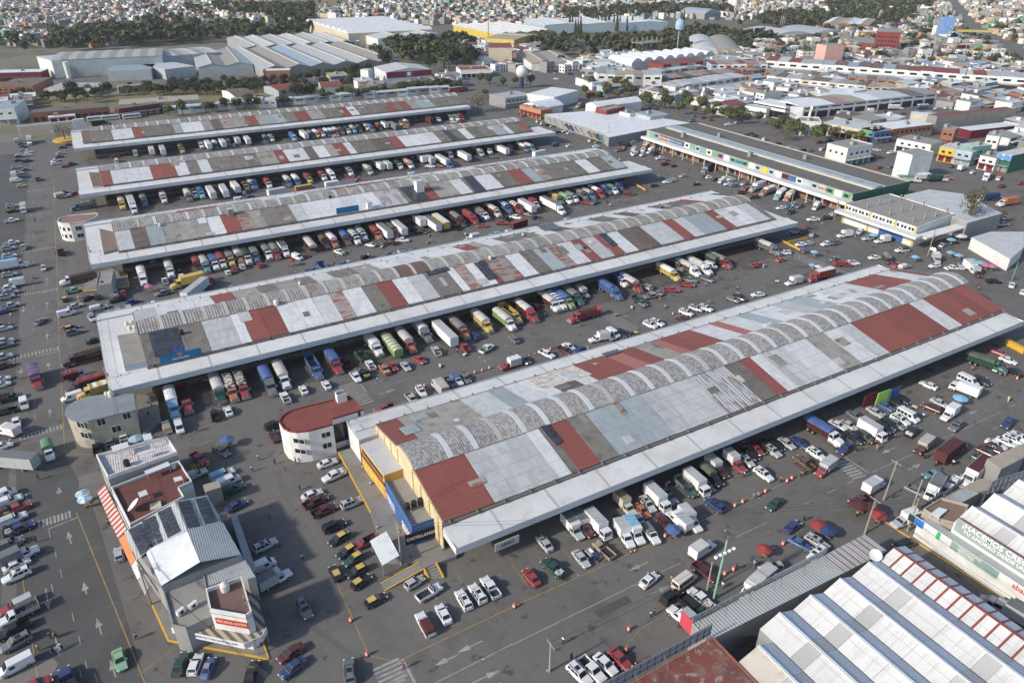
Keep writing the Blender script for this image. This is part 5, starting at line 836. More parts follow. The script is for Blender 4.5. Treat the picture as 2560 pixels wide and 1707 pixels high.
def upole(base,h,label,arms=1,lean=(0,0),tr=True,c=None,rz=0):
 p=P(*base);r=empty('utility_pole',(p.x,p.y,0),rz);tag(r,label,'utility pole','concrete utility poles');t=Vector((lean[0],lean[1],h))
 MB().cyl((0,0,0),t,.19,.11,8).build('pole',c or m_pole,r)
 for k in range(arms):
  z=h-.4-k*1.1;q=t*(z/h);MB().box(q.x-.06,q.x+.06,q.y-1.1,q.y+1.1,z,z+.12).build('crossarm',m_pole,r)
  for y in(-1,-.4,.4,1):MB().cyl((q.x,q.y+y,z+.12),(q.x,q.y+y,z+.3),.05,n=6).build('insulator',METAL,r)
 if tr:q=t*.8;MB().cyl((q.x+.35,q.y,q.z-.4),(q.x+.35,q.y,q.z+.45),.26,n=10).build('transformer',METAL,r)
 return Vector((p.x,p.y,0))+t
m_cable=flat('cable',(.03,.03,.03),.7,var=0)
def cable(a,b,label,sag=.8,r=.028,m=None):
 a=Vector(a);b=Vector(b);mb=MB();n=12;pr=None;rings=[]
 for k in range(n+1):
  t=k/n;q=a+(b-a)*t-Vector((0,0,4*sag*t*(1-t)));rings.append([q+Vector((0,r,0)),q+Vector((r*.8,-r*.5,r*.6)),q+Vector((-r*.8,-r*.5,-r*.6))])
 mb.sec([[p-a for p in rg]for rg in rings]);o=mb.build('cable',m or m_cable,None,a);tag(o,label,'cable','overhead cables');return o
Z1=zz(220,1060,5.107);Z2=zz(360,1400,7.35);Z3=zz(2200,1180,6.533);Z4q=zz(1500,100,5.8725);Z5q=zz(1880,100,5.8725);Z6q=zz(2160,200,5.8725);ZN=zz(840,1000,3.919);ZB4=zz(200,740,6.03);ZB5=zz(1740,460,7.84)
a30,a31,a32,a33,a03=q_(3,0),q_(3,1),q_(3,2),q_(3,3),q_(0,3)
def PP(z,*q):return[P(*a,z).xy for a in q]
def stripes(key,A_,B_,pitch,ang=0,c3=None):
 if key in _mats:return _mats[key]
 m=mat(key,A_,.7,.1,.5,orand=0);t=m.node_tree;N=t.nodes;L=t.links;bs=N['Principled BSDF']
 g_=N.new('ShaderNodeNewGeometry');mp=N.new('ShaderNodeMapping');mp.inputs['Rotation'].default_value=(0,0,math.radians(ang));mp.inputs['Scale'].default_value=(1/pitch,)*3
 L.new(g_.outputs['Position'],mp.inputs[0]);sp=N.new('ShaderNodeSeparateXYZ');L.new(mp.outputs[0],sp.inputs[0])
 f=N.new('ShaderNodeMath');f.operation='FRACT';L.new(sp.outputs[0],f.inputs[0]);c=N.new('ShaderNodeMath');c.operation='GREATER_THAN';c.inputs[1].default_value=.5;L.new(f.outputs[0],c.inputs[0])
 x=N.new('ShaderNodeMix');x.data_type='RGBA';L.new(c.outputs[0],x.inputs[0]);x.inputs[6].default_value=(*A_,1);x.inputs[7].default_value=(*B_,1);L.new(x.outputs[2],bs.inputs['Base Color']);return m
def slab(name,pts3,m,parent=None,th=.1,off=None):
 """thin sheet through 3d points"""
 o=Vector(off)if off is not None else Vector();p=[Vector(q)-o for q in pts3]
 n=Vector()
 for k in range(len(p)):n+=p[k].cross(p[(k+1)%len(p)])
 n.normalize()
 if n.z<0:p=p[::-1];n=-n
 b=MB();b.sec([[q-n*th for q in p],p]);return b.build(name,m,parent)
def shelter(px4,z,zf,label,m=None,posts=True):
 pts=[P(*q,z)for q in px4];c=sum(pts,Vector())/4;r=empty('rooftop_shelter',(c.x,c.y,zf));tag(r,label,'shelter','small rooftop shelters')
 slab('roof',pts,m or ROOF['white'],r,.06,(c.x,c.y,zf))
 for q in pts:k=q.lerp(c,.08);MB().box(k.x-c.x-.05,k.x-c.x+.05,k.y-c.y-.05,k.y-c.y+.05,0,z-zf-.08).build('post',WALL['white'],r)
def dish(p,label,r_=.9,az=40,h=1.0):
 o=empty('satellite_dish',p,math.radians(az));tag(o,label,'satellite dish','satellite dishes')
 b=MB();n=14;R_=[]
 for k,(rr,dd)in enumerate(((.02,0),(.5,.06),(1,.22))):R_.append([(dd*r_,rr*r_*math.cos(2*math.pi*t/n),rr*r_*math.sin(2*math.pi*t/n))for t in range(n)])
 R2=[[(x-.05,y,z)for x,y,z in q]for q in R_[::-1]]
 b.sec(R_+R2);me=b.build('reflector',WALL['white'],o,(0,0,h+r_*.6));me.rotation_euler=(0,math.radians(-50),0);MB().cyl((0,0,0),(0,0,h+r_*.5),.06,n=6).build('mast',METAL,o)
def gate_wall(xe,s_,r):pass
m_gcream=wm('shed_gable_cream',(.56,.46,.30));m_ggrey=wm('shed_gable_grey',(.25,.24,.22))
for num,sh in SHEDS.items():
 mm=m_gcream if num==5 else m_ggrey
 dims={5:(38.3,217,38.3,219.5),4:(-2.6,220,-2.4,218.3),3:(-2.6,214.5,-2.6,214.5),2:(-2.6,214.3,-2.7,214.3),1:(-2.4,217,-2.4,216)}[num]
 for xe in dims[:2]:
  sgn=-1 if xe==dims[0]else 1
  b=MB();ring=[(-HS+.1,1.2),(HS-.1,1.2),(HS-.1,ZB-.1),(HV,ZT-.1),(HV,ZV-.1)]+[(HV*math.cos(a),ZV-.1+(ZA-ZV)*math.sin(a))for a in[math.pi*k/8 for k in range(1,8)]]+[(-HV,ZV-.1),(-HV,ZT-.1),(-HS+.1,ZB-.1)]
  b.sec([[(x,q[0],q[1])for q in ring]for x in(xe+sgn*.02,xe+sgn*.28)]);b.build('gable_wall',mm,sh.root)
  if num==5 and sgn<0:
   for k in range(-4,5):
    if k:y=k*3.9;MB().box(xe-.42,xe-.28,y-.22,y+.22,1.2,slope_z(abs(y))-.3).build('pilaster',WALL['yellow'],sh.root)
o1=PP(8,a21(210,740),a21(235,690),a21(310,640),a21(480,592),a21(720,535),a21(850,502),a21(910,540),a21(985,630),a21(700,715),a21(706,765),a21(480,825),a21(370,836),a21(300,825),a21(250,800))
oo=Bd('office_building','white two-storey office with rounded end and flat brick-red roof beside nearest shed','office',o1,8,'white','red',parapet=.35,pm=WALL['red'])
for(x,y,w_,h)in((395,912,2.6,1.15),(410,1005,2.6,1.15),(642,853,1.9,1.3),(655,950,1.9,1.3)):oo.onwall(a21(x,y),w_,h,'window',GLASS,.03,frame=FRW)
oo.onwall(a21(775,830),3.0,4.8,'glass_front',GLASS,.05,frame=FRD);oo.onwall(a21(948,670),.7,1.8,'window',GLASS,.03)
pp_=P(*a21(785,540),8);MB().box(-1.1,1.1,-.9,-.75,0,2.2).box(-1.1,1.1,.75,.9,0,2.2).box(-1.1,-.95,-.75,.75,0,2.2).build('stair_screen',WALL['white'],oo.root,Vector((pp_.x,pp_.y,8))-oo.off);MB().box(-.8,.8,-.6,.6,0,1.3).build('air_unit',METAL,oo.root,Vector((pp_.x,pp_.y,8.02))-oo.off)
o2=PP(7.6,a20(593,660),a20(605,610),a20(680,545),a20(800,505),a20(960,478),a20(1225,478),a20(1248,622),a20(1000,680),a20(800,728),a20(710,728),a20(640,712))
oc=sum(o2,Vector((0,0)))/len(o2)
og=Bd('office_building','beige two-storey office with rounded end and plain grey roof by left street','office',[p+(oc-p)*.045 for p in o2],7.3,'beige','grey')
b=MB();b.prism([tuple(p-oc)for p in o2],7.3,7.62);b.build('roof_slab',wm('plain_grey_roof',(.21,.235,.245)),og.root,Vector((oc.x,oc.y,0))-og.off)
for(x,y,w_,h)in((742,765,2.0,1.5),(778,858,2.0,1.5),(930,738,1.6,1.6),(1165,680,1.5,1.5),(1070,800,1.8,1.6)):og.onwall(a20(x,y),w_,h,'window',GLASS,.03,frame=FRW)
tank(P(*a20(1022,500),7.62),'white water tank at back edge of grey half-round office roof',s=1.1);tank(P(*a20(978,490),7.62),'small blue-white water tank on grey half-round office roof',s=.7)
o3=PP(7,a10(525,470),a10(545,440),a10(620,418),a10(760,402),a10(895,393),a10(903,415),a10(870,440),a10(785,470),a10(640,490),a10(565,487))
ow=Bd('office_building','small white office with rounded end and dark window pairs beside middle shed','office',o3,7,'white',wm('pinkish_roof',(.24,.15,.13)),parapet=.35)
for(x,y)in((555,525),(588,537),(633,538),(577,592),(607,602),(650,602)):ow.onwall(a10(x,y),.95,1.3,'window',GLASS,.03)
for(x,y)in((722,527),(740,593)):ow.onwall(a10(x,y),2.1,1.5,'window',GLASS,.03,frame=FRW)
kb=Bd('guard_house','small grey block house at end of middle shed by white truck','hut',PP(4.6,a10(850,955),a10(1000,925),a10(1022,1045))+[P(*a10(880,1075),4.6).xy]if 0 else rect(a10(880,1062),a10(1022,1042),a10(985,915),4.6),4.6,'grey','slab',parapet=.25)
kb.onwall(a10(938,1018),.9,.8,'window',GLASS,.04,frame=FRW)
def platform(name,px,z,m,edge=None,label=None,cat='platform',z0=0):
 pts=[P(*q,z).xy for q in px];c=sum(pts,Vector((0,0)))/len(pts);b=MB();b.prism([tuple(p-c)for p in pts],z0,z);o=b.build(name,m,None,(c.x,c.y,0));tag(o,kind='structure')
 if edge:
  for i,j in edge:
   a_,b_=pts[i]-c,pts[j]-c;d=(b_-a_).normalized();n=Vector((-d.y,d.x))*.14;mb=MB();mb.prism([tuple(a_+n),tuple(b_+n),tuple(b_-n),tuple(a_-n)],max(z-.25,0),z+.02);mb.build('yellow_edge',YEL,o)
 return o,pts
platform('loading_platform',[a10(760,1105),a10(1185,1060),a10(1160,940),a10(1000,890),a10(855,1000),a10(770,1035)],1.0,m_pave,[(0,1),(1,2)])
platform('loading_platform',[a20(1310,860),a20(1480,730),a20(1440,500),a20(1250,480),a20(1270,700),a20(1300,800)],.9,m_pave)
an=Bd('annex_building','yellow and orange two-storey annex at left end of nearest shed','building',rect(ZN(470,738),ZN(690,655),ZN(480,348),7.0),7.0,wm('yellow_orange_wall',(.60,.33,.07)),'light')
an2=Bd('annex_building','low annex with blue facade and roof terrace full of black tanks','building',PP(5.0,ZN(742,1262),ZN(990,1180),ZN(700,705),ZN(475,795)),5.0,'blue','slab',parapet=.75)
an2.onwall(ZN(832,1320),6.2,2.4,'sign_board',wm('black_sign',(.018,.012,.014)),.25,text='CASTELLANOS',ts=.7)
an2.onwall(ZN(700,1310),5.5,2.8,'wall_poster',WALL['white'],.06,text='VINOS|LICORES',tm=flat('red_lettering',(.5,.04,.04)))
an2.onwall(ZN(515,980),7.5,2.6,'wall_poster',WALL['white'],.06,text='ABARROTES',tm=flat('blue_lettering',(.03,.1,.4)))
for k,(x,y)in enumerate(((700,1060),(765,1035),(828,1010))):tank(P(*ZN(x,y),5.6),('left','middle','right')[k]+' black water tank of the three on the annex terrace',True)
tank(P(*ZN(640,590),7.1),'black water tank on annex roof beside the rusty barrel ridge',True,.9)
for q in(2,3):
 pass
for u in range(5):pass
e=None
for k in range(len(an.pts)):
 p_,q_e=an.pts[k],an.pts[(k+1)%4]
 if(p_.x+q_e.x)/2<an.c.x-2:e=k
if e is not None:
 an.windows(e,7,5.9,1.5,.95,u0=.05,u1=.95);an.windows(e,4,2.6,2.6,2.2,m=WALL['yellow'],u0=.05,u1=.95,name='painted_panel',th=.08)
 p_,q_e=an.pts[e],an.pts[(e+1)%4];d=(q_e-p_).normalized();ln=(q_e-p_).length;b=MB().box(-ln/2,ln/2,-.14,.02,-.45,.45);c_=(p_+q_e)/2;b.build('red_band',WALL['red'],an.root,Vector((c_.x,c_.y,4.6))-an.off,math.atan2(d.y,d.x))
cv=Bd('canopy_building','white flat-roofed entrance canopy on far corner of the yellow annex','canopy',PP(6.9,ZN(222,392),ZN(428,325),ZN(385,238),ZN(330,165),ZN(108,232)),6.9,'white','light')
pf,_=platform('raised_walk',[a21(755,1010),a21(1055,1568),a31(1200,440),a31(1500,452),a31(1540,515),a31(1660,465),a31(1840,400),a31(1900,60),a21(1170,1340),a21(950,950)],.85,m_pave,[(0,1)])
ra,rb,rc,rd=P(*a31(1500,455),.85),P(*a31(1538,520),.85),P(*a31(1180,722),.02),P(*a31(1145,655),.02)
b=MB();b.v=[tuple(v)for v in(ra,rb,rc,rd)]+[(ra.x,ra.y,0),(rb.x,rb.y,0)];b.f=[(0,3,2,1),(0,1,5,4),(1,2,5),(0,4,3)];b.m=[0]*4
rp=b.build('ramp',m_pave);tag(rp,kind='structure');strip3=MB();
for A_,B_ in((rb,rc),(ra,rd)):
 d=(B_-A_);n=Vector((-d.y,d.x,0)).normalized()*.1;MB().sec([[A_+n+Vector((0,0,.0)),A_-n,B_-n,B_+n],[A_+n+Vector((0,0,.12)),A_-n+Vector((0,0,.12)),B_-n+Vector((0,0,.12)),B_+n+Vector((0,0,.12))]]).build('yellow_edge',YEL,rp)
sa,sb,sc_,se=P(*a31(1545,525),.8),P(*a31(1655,470),.8),P(*a31(1725,605),.05),P(*a31(1590,610),.05)
st_=empty('steps',(sa.x,sa.y,0));tag(st_,'short flight of concrete steps with yellow sides at corner of nearest shed','steps')
n_=5
for k in range(n_):
 t0,t1=k/n_,(k+1)/n_;l0,l1,r0,r1=sa.lerp(se,t0),sa.lerp(se,t1),sb.lerp(sc_,t0),sb.lerp(sc_,t1);b=MB();b.prism([(v.x-sa.x,v.y-sa.y)for v in(l0,r0,r1,l1)],0,.85*(1-t0)-.02);b.build('step',m_pave,st_)
for A_,B_ in((sa,se),(sb,sc_)):
 d=(B_-A_);n=Vector((-d.y,d.x,0)).normalized()*.12;A2=A_-Vector((sa.x,sa.y,0));B2=B_-Vector((sa.x,sa.y,0));A0=Vector((A2.x,A2.y,0));B0=Vector((B2.x,B2.y,0));b=MB();b.sec([[A0+n,B0+n,Vector((B2.x,B2.y,.35))+n,Vector((A2.x,A2.y,1.15))+n],[A0-n,B0-n,Vector((B2.x,B2.y,.35))-n,Vector((A2.x,A2.y,1.15))-n]]);b.build('side_wall',YEL,st_)
pts=[P(*a31(1045,262),3.0),P(*a31(1195,172),3.4),P(*a31(1315,395),3.4),P(*a31(1158,488),3.0)];c=sum(pts,Vector())/4;r=empty('awning',(c.x,c.y,0));tag(r,'white flat awning on posts beside the parked black and yellow taxis','awning')
slab('roof',pts,ROOF['white'],r,.15,(c.x,c.y,0))
for q in pts:k=q.lerp(c,.1)-Vector((c.x,c.y,0));MB().cyl((k.x,k.y,0),(k.x,k.y,2.9),.07,n=6).build('post',METAL,r)
ba=Bd('shop_building','upper white block with rusty striped roof and many little rooftop shelters','building',PP(7.4,Z1(250,668),Z1(1138,352),Z1(1005,150),Z1(100,388)),6.7,'grey',mat('rust_striped_roof',(.55,.53,.53),.7,.1,.4,rib=('X',.45,.2),orand=0,spots=[((.23,.06,.055),.9,1.2,2.6,.54)]),parapet=.75,pm=WALL['white'])
bb=Bd('shop_building','white building with wide brown-red roof terrace and low white parapet','building',PP(5.2,Z1(300,832),Z1(1165,488),Z1(1335,752),Z1(1165,828),Z1(1235,950),Z1(540,1308)),5.2,'white',wm('brown_red_terrace',(.135,.055,.045),ss=.6),parapet=.6)
nb=[((290,285),(500,220),(525,285),(320,355),8.9,6.8,'leftmost ribbed shelter on the rusty striped roof'),((692,135),(800,112),(825,185),(715,210),9.1,6.8,'square ribbed shelter at back of the rusty striped roof'),((620,370),(830,305),(845,330),(632,396),8.3,6.8,'narrow ribbed shelter in middle of the rusty striped roof'),((718,598),(1020,475),(1050,525),(742,642),6.8,5.3,'long ribbed shelter over machines at back of red terrace'),((1085,682),(1190,660),(1215,705),(1110,735),6.4,5.3,'small shelter at right side of red terrace'),((635,872),(740,832),(765,890),(662,935),6.6,5.3,'small shelter in middle of red terrace')]
for q in nb:shelter([Z1(*p_)for p_ in q[:4]],q[4],q[5],q[6],mat('shelter_sheet',(.6,.6,.62),.5,.08,rib=('X',.3,.25),orand=0))
tank(P(*Z1(500,525),6.75),'black water tank on the rusty striped roof',True,1.1);tank(P(*Z1(1100,560),5.3),'small white water tank lying at right edge of red terrace',s=.7)
dish(P(*Z1(610,1100),5.2),'grey satellite dish on the red roof terrace',1.4,160,.4)
MB().box(-1,1,-1,1,0,.5).build('roof_hatch',WALL['cream'],bb.root,P(*Z1(870,1060),5.2)-bb.off)
hl=[a30(1140,175),a30(1480,672),a30(1850,478),a30(2215,560),Z1(1520,905)]
ridF,ridN=P(*Z1(1110,985),8.9),P(*a30(1835,455),8.9);eFl,eM,eM2,eNl=P(*a30(1140,178),7.2),P(*a30(1255,438),7.2),P(*a30(1342,376),7.7),P(*a30(1480,672),7.2);eFr,eNr=P(*Z1(1522,902),7.2),P(*a30(2212,385),7.2)
cc=(eFl+eNr)/2;cc.z=0;r=empty('gabled_hall',cc);tag(r,'gabled hall with white metal roof and blocks of solar panels, lower left','building')
for nm,ps,mm in(('roof_panel',[eFl,eM,P(*a30(1370,340),7.9),ridF.lerp(ridN,.52),ridF],ROOF['light']),('roof_panel',[eM2,eNl,ridN,ridF.lerp(ridN,.52),P(*a30(1370,340),7.9)],wm('clean_white_roof',(.68,.69,.70))),('roof_panel',[ridF,ridN,eNr,eFr],ROOF['grey'])):slab(nm,ps,mm,r,.1,cc)
b=MB();b.prism([(p.x-cc.x,p.y-cc.y)for p in(eFl,eNl,Vector((ridN.x,ridN.y,0)),eNr,eFr)],0,7.05);b.build('wall',WALL['grey'],r)
b=MB();ring=[eFl,eFr,ridF];b.sec([[p-cc-Vector((0,0,.15))for p in ring],[p-cc-Vector((0,.25,.15))for p in ring]]);b.build('gable_wall',WALL['white'],r)
def on3(a,b_,c_,px):n=(b_-a).cross(c_-a).normalized();return ray_plane(*S(*px),a,n)
LP=(eFl,ridF,ridN);RP=(ridF,eFr,eNr)
for lab,pl,qs,rr,cc_ in(('left',LP,(Z1(515,1350),Z1(680,1268),Z1(850,1570),Z1(670,1680)),7,2),('second',LP,(Z1(690,1240),Z1(850,1168),Z1(970,1500),Z1(800,1590)),6,2),('third',LP,(Z1(890,1130),Z1(1050,1050),Z1(1185,1370),Z1(1020,1462)),6,2),('fourth',RP,(Z1(1140,1000),Z1(1300,968),Z1(1435,1300),Z1(1265,1330)),6,2),('fifth',RP,(Z1(1365,960),Z1(1510,930),Z1(1655,1240),Z1(1490,1280)),6,2),('small right',RP,(Z1(1665,1160),Z1(1765,1145),Z1(1800,1235),Z1(1695,1250)),2,2)):
 w4=[on3(*pl,q)for q in qs];solar([w4[3],w4[2],w4[1],w4[0]],rr,cc_,lab+' block of solar panels on the gabled hall, lower left',lift=.12)
bd_=Bd('shop_building','low grey ribbed-roof building between gabled hall and corner shop','building',PP(5.6,a30(1868,478),a30(2222,392),a30(2345,590),a30(2270,610),a30(2215,575),a30(1900,680)),5.6,'grey','grey')
be=Bd('shop_building','bare concrete building with two air conditioners, lower left corner block','building',PP(5.4,a30(1487,685),a30(1872,525),a30(1930,900),a30(1965,955),a30(1710,1075),a30(1585,1050)),5.4,'grey','slab',parapet=.4)
for k,(x,y)in enumerate(((1665,925),(1775,868))):
 p=P(x=x,y=y,r=3,c=0,z=5.6);o=empty('air_conditioner',p,.5);tag(o,('left','right')[k]+' white air conditioner on the bare concrete roof','air conditioner','rooftop air conditioners');MB().box(-.7,.7,-.3,.3,0,.9).build('case',WALL['white'],o);MB().cyl((0,-.3,.45),(0,-.34,.45),.32,n=12).build('fan_grille',DARK,o)
bf=Bd('shop_building','white corner shop with red banner and walled roof yard with white tank','shop',PP(8.2,a30(1925,888),a30(2252,945),a30(2310,905),a30(2215,580),a30(1885,700)),7.4,'white',wm('roof_yard',(.16,.10,.085)),parapet=.8)
bf.onwall(a30(2130,1015),5.6,1.3,'banner',flat('red_banner',(.42,.03,.03)),.08,text='PESCADOS CENTRO',tm=flat('cream_lettering',(.7,.62,.4)),ts=.55)
tank(P(*a30(2070,715),7.4),'white water tank in walled roof yard of the white corner shop',s=1.25)
aw=PP(3.8,Z2(785,1290),Z2(1840,1520),Z2(2030,1465),Z2(2165,1375),Z2(2240,1215),Z2(2050,600),Z2(1915,640),Z2(1965,940),Z2(2055,1270),Z2(1925,1360),Z2(1285,1245),Z2(1230,1030))
cw=sum(aw,Vector((0,0)))/len(aw);r=empty('shop_awning',(cw.x,cw.y,0));tag(r,'brown and cream striped awning wrapped round the white corner shop','awning')
MB().prism([tuple(p-cw)for p in aw],3.6,3.8).build('awning_roof',stripes('brown_cream_stripes',(.13,.10,.095),(.40,.36,.26),1.15,-20),r)
fa=[P(*Z2(505,1230),3.9),P(*Z2(785,1295),3.9),P(*Z2(1840,1520),3.9),P(*Z2(2165,1378),3.9),P(*Z2(2240,1218),3.9)]
for k in range(len(fa)-1):
 a_,b_=fa[k],fa[k+1];d=(b_-a_);ln=d.xy.length;o=MB().box(0,ln-.02,-.12,0,-1.25,0).build('fascia_sign',WALL['white'],r,(a_.x-cw.x,a_.y-cw.y,3.9),math.atan2(d.y,d.x))
 if ln>4:t=letters('MARISCOS Y PESCADOS DEL MAR',.38,ln*.8,flat('navy_lettering',(.03,.05,.2)));q=inst('lettering',t,o,(ln/2,-.14,-.75));q.rotation_euler=(math.pi/2,0,0)
for p in aw[:6:2]:k=(p-cw)*.97;MB().cyl((k.x,k.y,0),(k.x,k.y,3.6),.08,n=6).build('post',METAL,r)
platform('corner_pavement',[a30(1345,735),a30(1545,1175),a30(2350,1322),a31(118,1345),a31(60,1180),a31(0,760),a30(1900,500),a30(1300,600)],.16,m_pave,[(0,1),(1,2),(2,3),(3,4)])
def awning(px4,z_hi,z_lo,m,label,name='awning'):
 p=[P(*px4[0],z_hi),P(*px4[1],z_hi),P(*px4[2],z_lo),P(*px4[3],z_lo)];c=sum(p,Vector())/4;r=empty(name,(c.x,c.y,0));tag(r,label,'awning','shop awnings');slab('canvas',p,m,r,.07,(c.x,c.y,0))
 for q in p[2:]:k=q.lerp(c,.06)-Vector((c.x,c.y,0));MB().cyl((k.x,k.y,0),(k.x,k.y,k.z-.05),.05,n=6).build('post',METAL,r)
RWS=stripes('red_white_stripes',(.36,.06,.06),(.50,.46,.40),1.35,72)
awning([Z1(210,768),Z1(340,1035),Z1(245,1170),Z1(115,862)],3.7,2.8,RWS,'upper red and white striped awning over the left street pavement')
awning([Z1(345,1045),Z1(490,1335),Z1(388,1465),Z1(250,1180)],3.7,2.8,RWS,'lower red and white striped awning over the left street pavement')
awning([a30(1145,198),a30(1243,430),a30(1202,492),a30(1090,245)],3.7,2.9,flat('orange_canvas',(.55,.19,.07)),'orange canvas awning on the corner block by left street')
awning([a30(1245,440),a30(1310,572),a30(1262,618),a30(1205,492)],3.7,2.9,flat('printed_canvas',(.55,.55,.58)),'white printed awning with blue letters below the orange awning')
awning([a30(1310,578),a30(1366,700),a30(1330,762),a30(1266,625)],3.7,2.9,flat('grey_canvas',(.24,.25,.24)),'plain grey awning below the printed awning')
b7=Bd('lean_to','cream and grey sheet lean-to on right side of gabled hall','shed',PP(4.2,Z1(1500,865),Z1(1700,800),Z1(1665,715),Z1(1465,775)),4.2,'grey','tan')
b8=Bd('lean_to','low wall with grey coping along right side of gabled hall','wall',PP(3.0,a30(2110,20),a30(2170,10),a30(2350,520),a30(2290,580)),3.0,'grey','grey')
def gable_rows(label,x_val,x_rid,y0,y1,zv,zr,white,shade,pw=6.0,red_last=True,skyl=None,wall='grey',name='market_hall'):
 r=empty(name,(x_val[0],y0,0));tag(r,label,'market hall');O=Vector((x_val[0],y0,0))
 MB().box(0,x_val[-1]-x_val[0],0,y1-y0,0,zv-.1).build('wall',WALL[wall],r)
 for k in range(len(x_rid)):
  for side in(0,1):
   xa,xb=(x_val[k],x_rid[k])if side==0 else(x_rid[k],x_val[k+1]);za,zb=(zv,zr)if side==0 else(zr,zv)
   red=red_last and k==len(x_rid)-1;p=2.05 if red else pw;y=y1;j=0
   while y>y0+.3:
    e=max(y0,y-(p if not(not red and j%3==1)else 2.4))
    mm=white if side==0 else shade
    if not red and j%3==1:mm=skyl
    g_=.35 if red else.04
    b=MB();ring=[(xa,za+.05),(xb,zb+.05),(xb,zb-.04),(xa,za-.04)];b.sec([[(q[0]-O.x,yy-O.y,q[1])for q in ring]for yy in(e+g_,y)]);b.build('roof_panel',mm,r)
    if red:b=MB();b.sec([[(q[0]-O.x,yy-O.y,q[1])for q in[(xa,za+.10),(xb,zb+.10),(xb,zb-.02),(xa,za-.02)]]for yy in(e,e+g_-.02)]);b.build('red_batten',flat('red_batten_paint',(.22,.06,.05)),r)
    y=e;j+=1
  b=MB();b.sec([[(x_val[k]-O.x+.02,yy-O.y,zv-.12),(x_val[k+1]-O.x-.02,yy-O.y,zv-.12),(x_rid[k]-O.x,yy-O.y,zr-.06)]for yy in(y0+.05,y1-.05)]);b.build('gable_wall',WALL['grey'],r)
  mc=flat('red_batten_paint',(.22,.06,.05))if(red_last and k==len(x_rid)-1)else ROOF['white']
  MB().box(x_rid[k]-O.x-.22,x_rid[k]-O.x+.22,0,y1-y0,zr+.04,zr+.16).build('ridge_cap',mc,r)
  if k:MB().box(x_val[k]-O.x-.2,x_val[k]-O.x+.2,0,y1-y0,zv+.0,zv+.08).build('valley_gutter',DARK,r)
 return r
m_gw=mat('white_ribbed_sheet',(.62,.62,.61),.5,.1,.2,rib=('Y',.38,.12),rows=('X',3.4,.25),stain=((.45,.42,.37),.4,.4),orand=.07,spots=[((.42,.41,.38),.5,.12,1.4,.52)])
m_gshade=mat('shaded_ribbed_sheet',(.48,.52,.56),.5,.1,.2,rib=('Y',.38,.1),orand=.06);m_gs=mat('translucent_skylight_sheet',(.42,.42,.41),.4,.08,.2,rib=('Y',.38,.1),orand=.08)  # bluish sheet: shade of the slopes facing away from the sun put into its colour
gable_rows('white market hall of parallel gables, the last one with red battens, lower right',[71.7,79.0,86.1,93.2,100.5,107.5],[75.5,82.6,89.7,97.0,103.9],6,47.2,6.8,8.2,m_gw,m_gshade,skyl=m_gs)
g0=gable_rows('older rust-stained gabled hall beside the red flat roof, lower right',[64.4,71.5],[68.2],6,44.5,6.8,8.1,mat('stained_ribbed_sheet',(.52,.48,.42),.6,.15,.3,rib=('Y',.38,.1),stain=((.42,.30,.16),.6,.5),orand=.05),m_gshade,skyl=m_gs,red_last=False)
rr_=Bd('market_hall','flat roof with worn red coating at bottom edge beside the gabled hall','building',[(44,6),(64.2,6),(64.2,49.6),(44,49.6)],6.9,'brick',mat('worn_red_roof',(.19,.062,.05),.85,.15,.2,orand=0,stain=((.20,.17,.15),.85,.45),spots=[((.34,.31,.28),.6,.9,.9,.58),((.10,.05,.045),.6,.4,.4,.55)]),parapet=.15)
st2=Bd('market_arcade','long grey ribbed sheet roof along the street before the gabled hall','arcade',[(63.6,49.9),(104.5,48.4),(104.5,53.1),(63.6,53.5)],6.1,'grey',mat('arcade_sheet',(.38,.40,.395),.55,.14,.2,rib=('X',.6,.12),orand=0,stain=((.28,.28,.26),.6,.4)))
for k in range(8):
 x=93.8+k*1.35;MB().box(-.07,.07,-2.2,2.3,0,.06).build('red_batten',flat('red_batten_paint',(.22,.06,.05)),st2.root,Vector((x,50.8,6.12))-st2.off)
def frame_fence(a_,b_,z0,h,label,sheetm=None,n=None,tilt=0):
 a_=Vector(a_);b_=Vector(b_);d=(b_-a_);L=d.length;r=empty('billboard',(a_.x,a_.y,z0),math.atan2(d.y,d.x));tag(r,label,'billboard')
 MB().box(0,L,-.04,0,0,h).build('board',sheetm or flat('back_of_board',(.21,.24,.29)),r)
 n=n or int(L/1.3)
 for k in range(n+1):x=L*k/n;MB().box(x-.04,x+.04,-.14,-.045,0,h).build('upright',FRD if not sheetm else METAL,r)
 for q in range(3):z=h*q/2;MB().box(0,L,-.2,-.145,z-.04+(.04 if q==0 else 0),z+.06).build('rail',METAL,r)
 for k in range(0,n+1,4):x=L*k/n;MB().bar((x,-.2,h*.8),(x,-1.7,-.0),.04).build('brace',METAL,r)
frame_fence((43.5,50.2),(64.0,50.2),6.9,2.5,'back of tall dark billboard frame along edge of the red flat roof')
frame_fence((63.8,53.8),(81.5,53.5),6.1,1.3,'low grey board frame along edge of the grey street roof',flat('pale_board',(.30,.31,.31)))
frame_fence((81.6,53.5),(94,53.3),6.1,1.4,'open white rail frame along right part of the grey street roof',flat('white_rail',(.5,.5,.5)))
bnr=P(*a32(1640,1060),4.5);o=MB().box(0,.1,-2.4,2.4,-1.6,1.6).build('banner',flat('pink_red_banner',(.50,.06,.09)),None,bnr);tag(o,'red hanging banner at corner of the grey street roof','banner')
dish(P(*a33(975,430),6.8),'big white satellite dish beside the gabled hall',1.05,220,.3)
hx=120.4
ha=gable_rows('white gabled hall behind the green savings sign, right edge',[120.9,128.9,136.4,144],[125.2,132.4,140.6],5,46.5,7.0,8.8,m_gw,m_gshade,skyl=m_gs,red_last=False,wall='white')
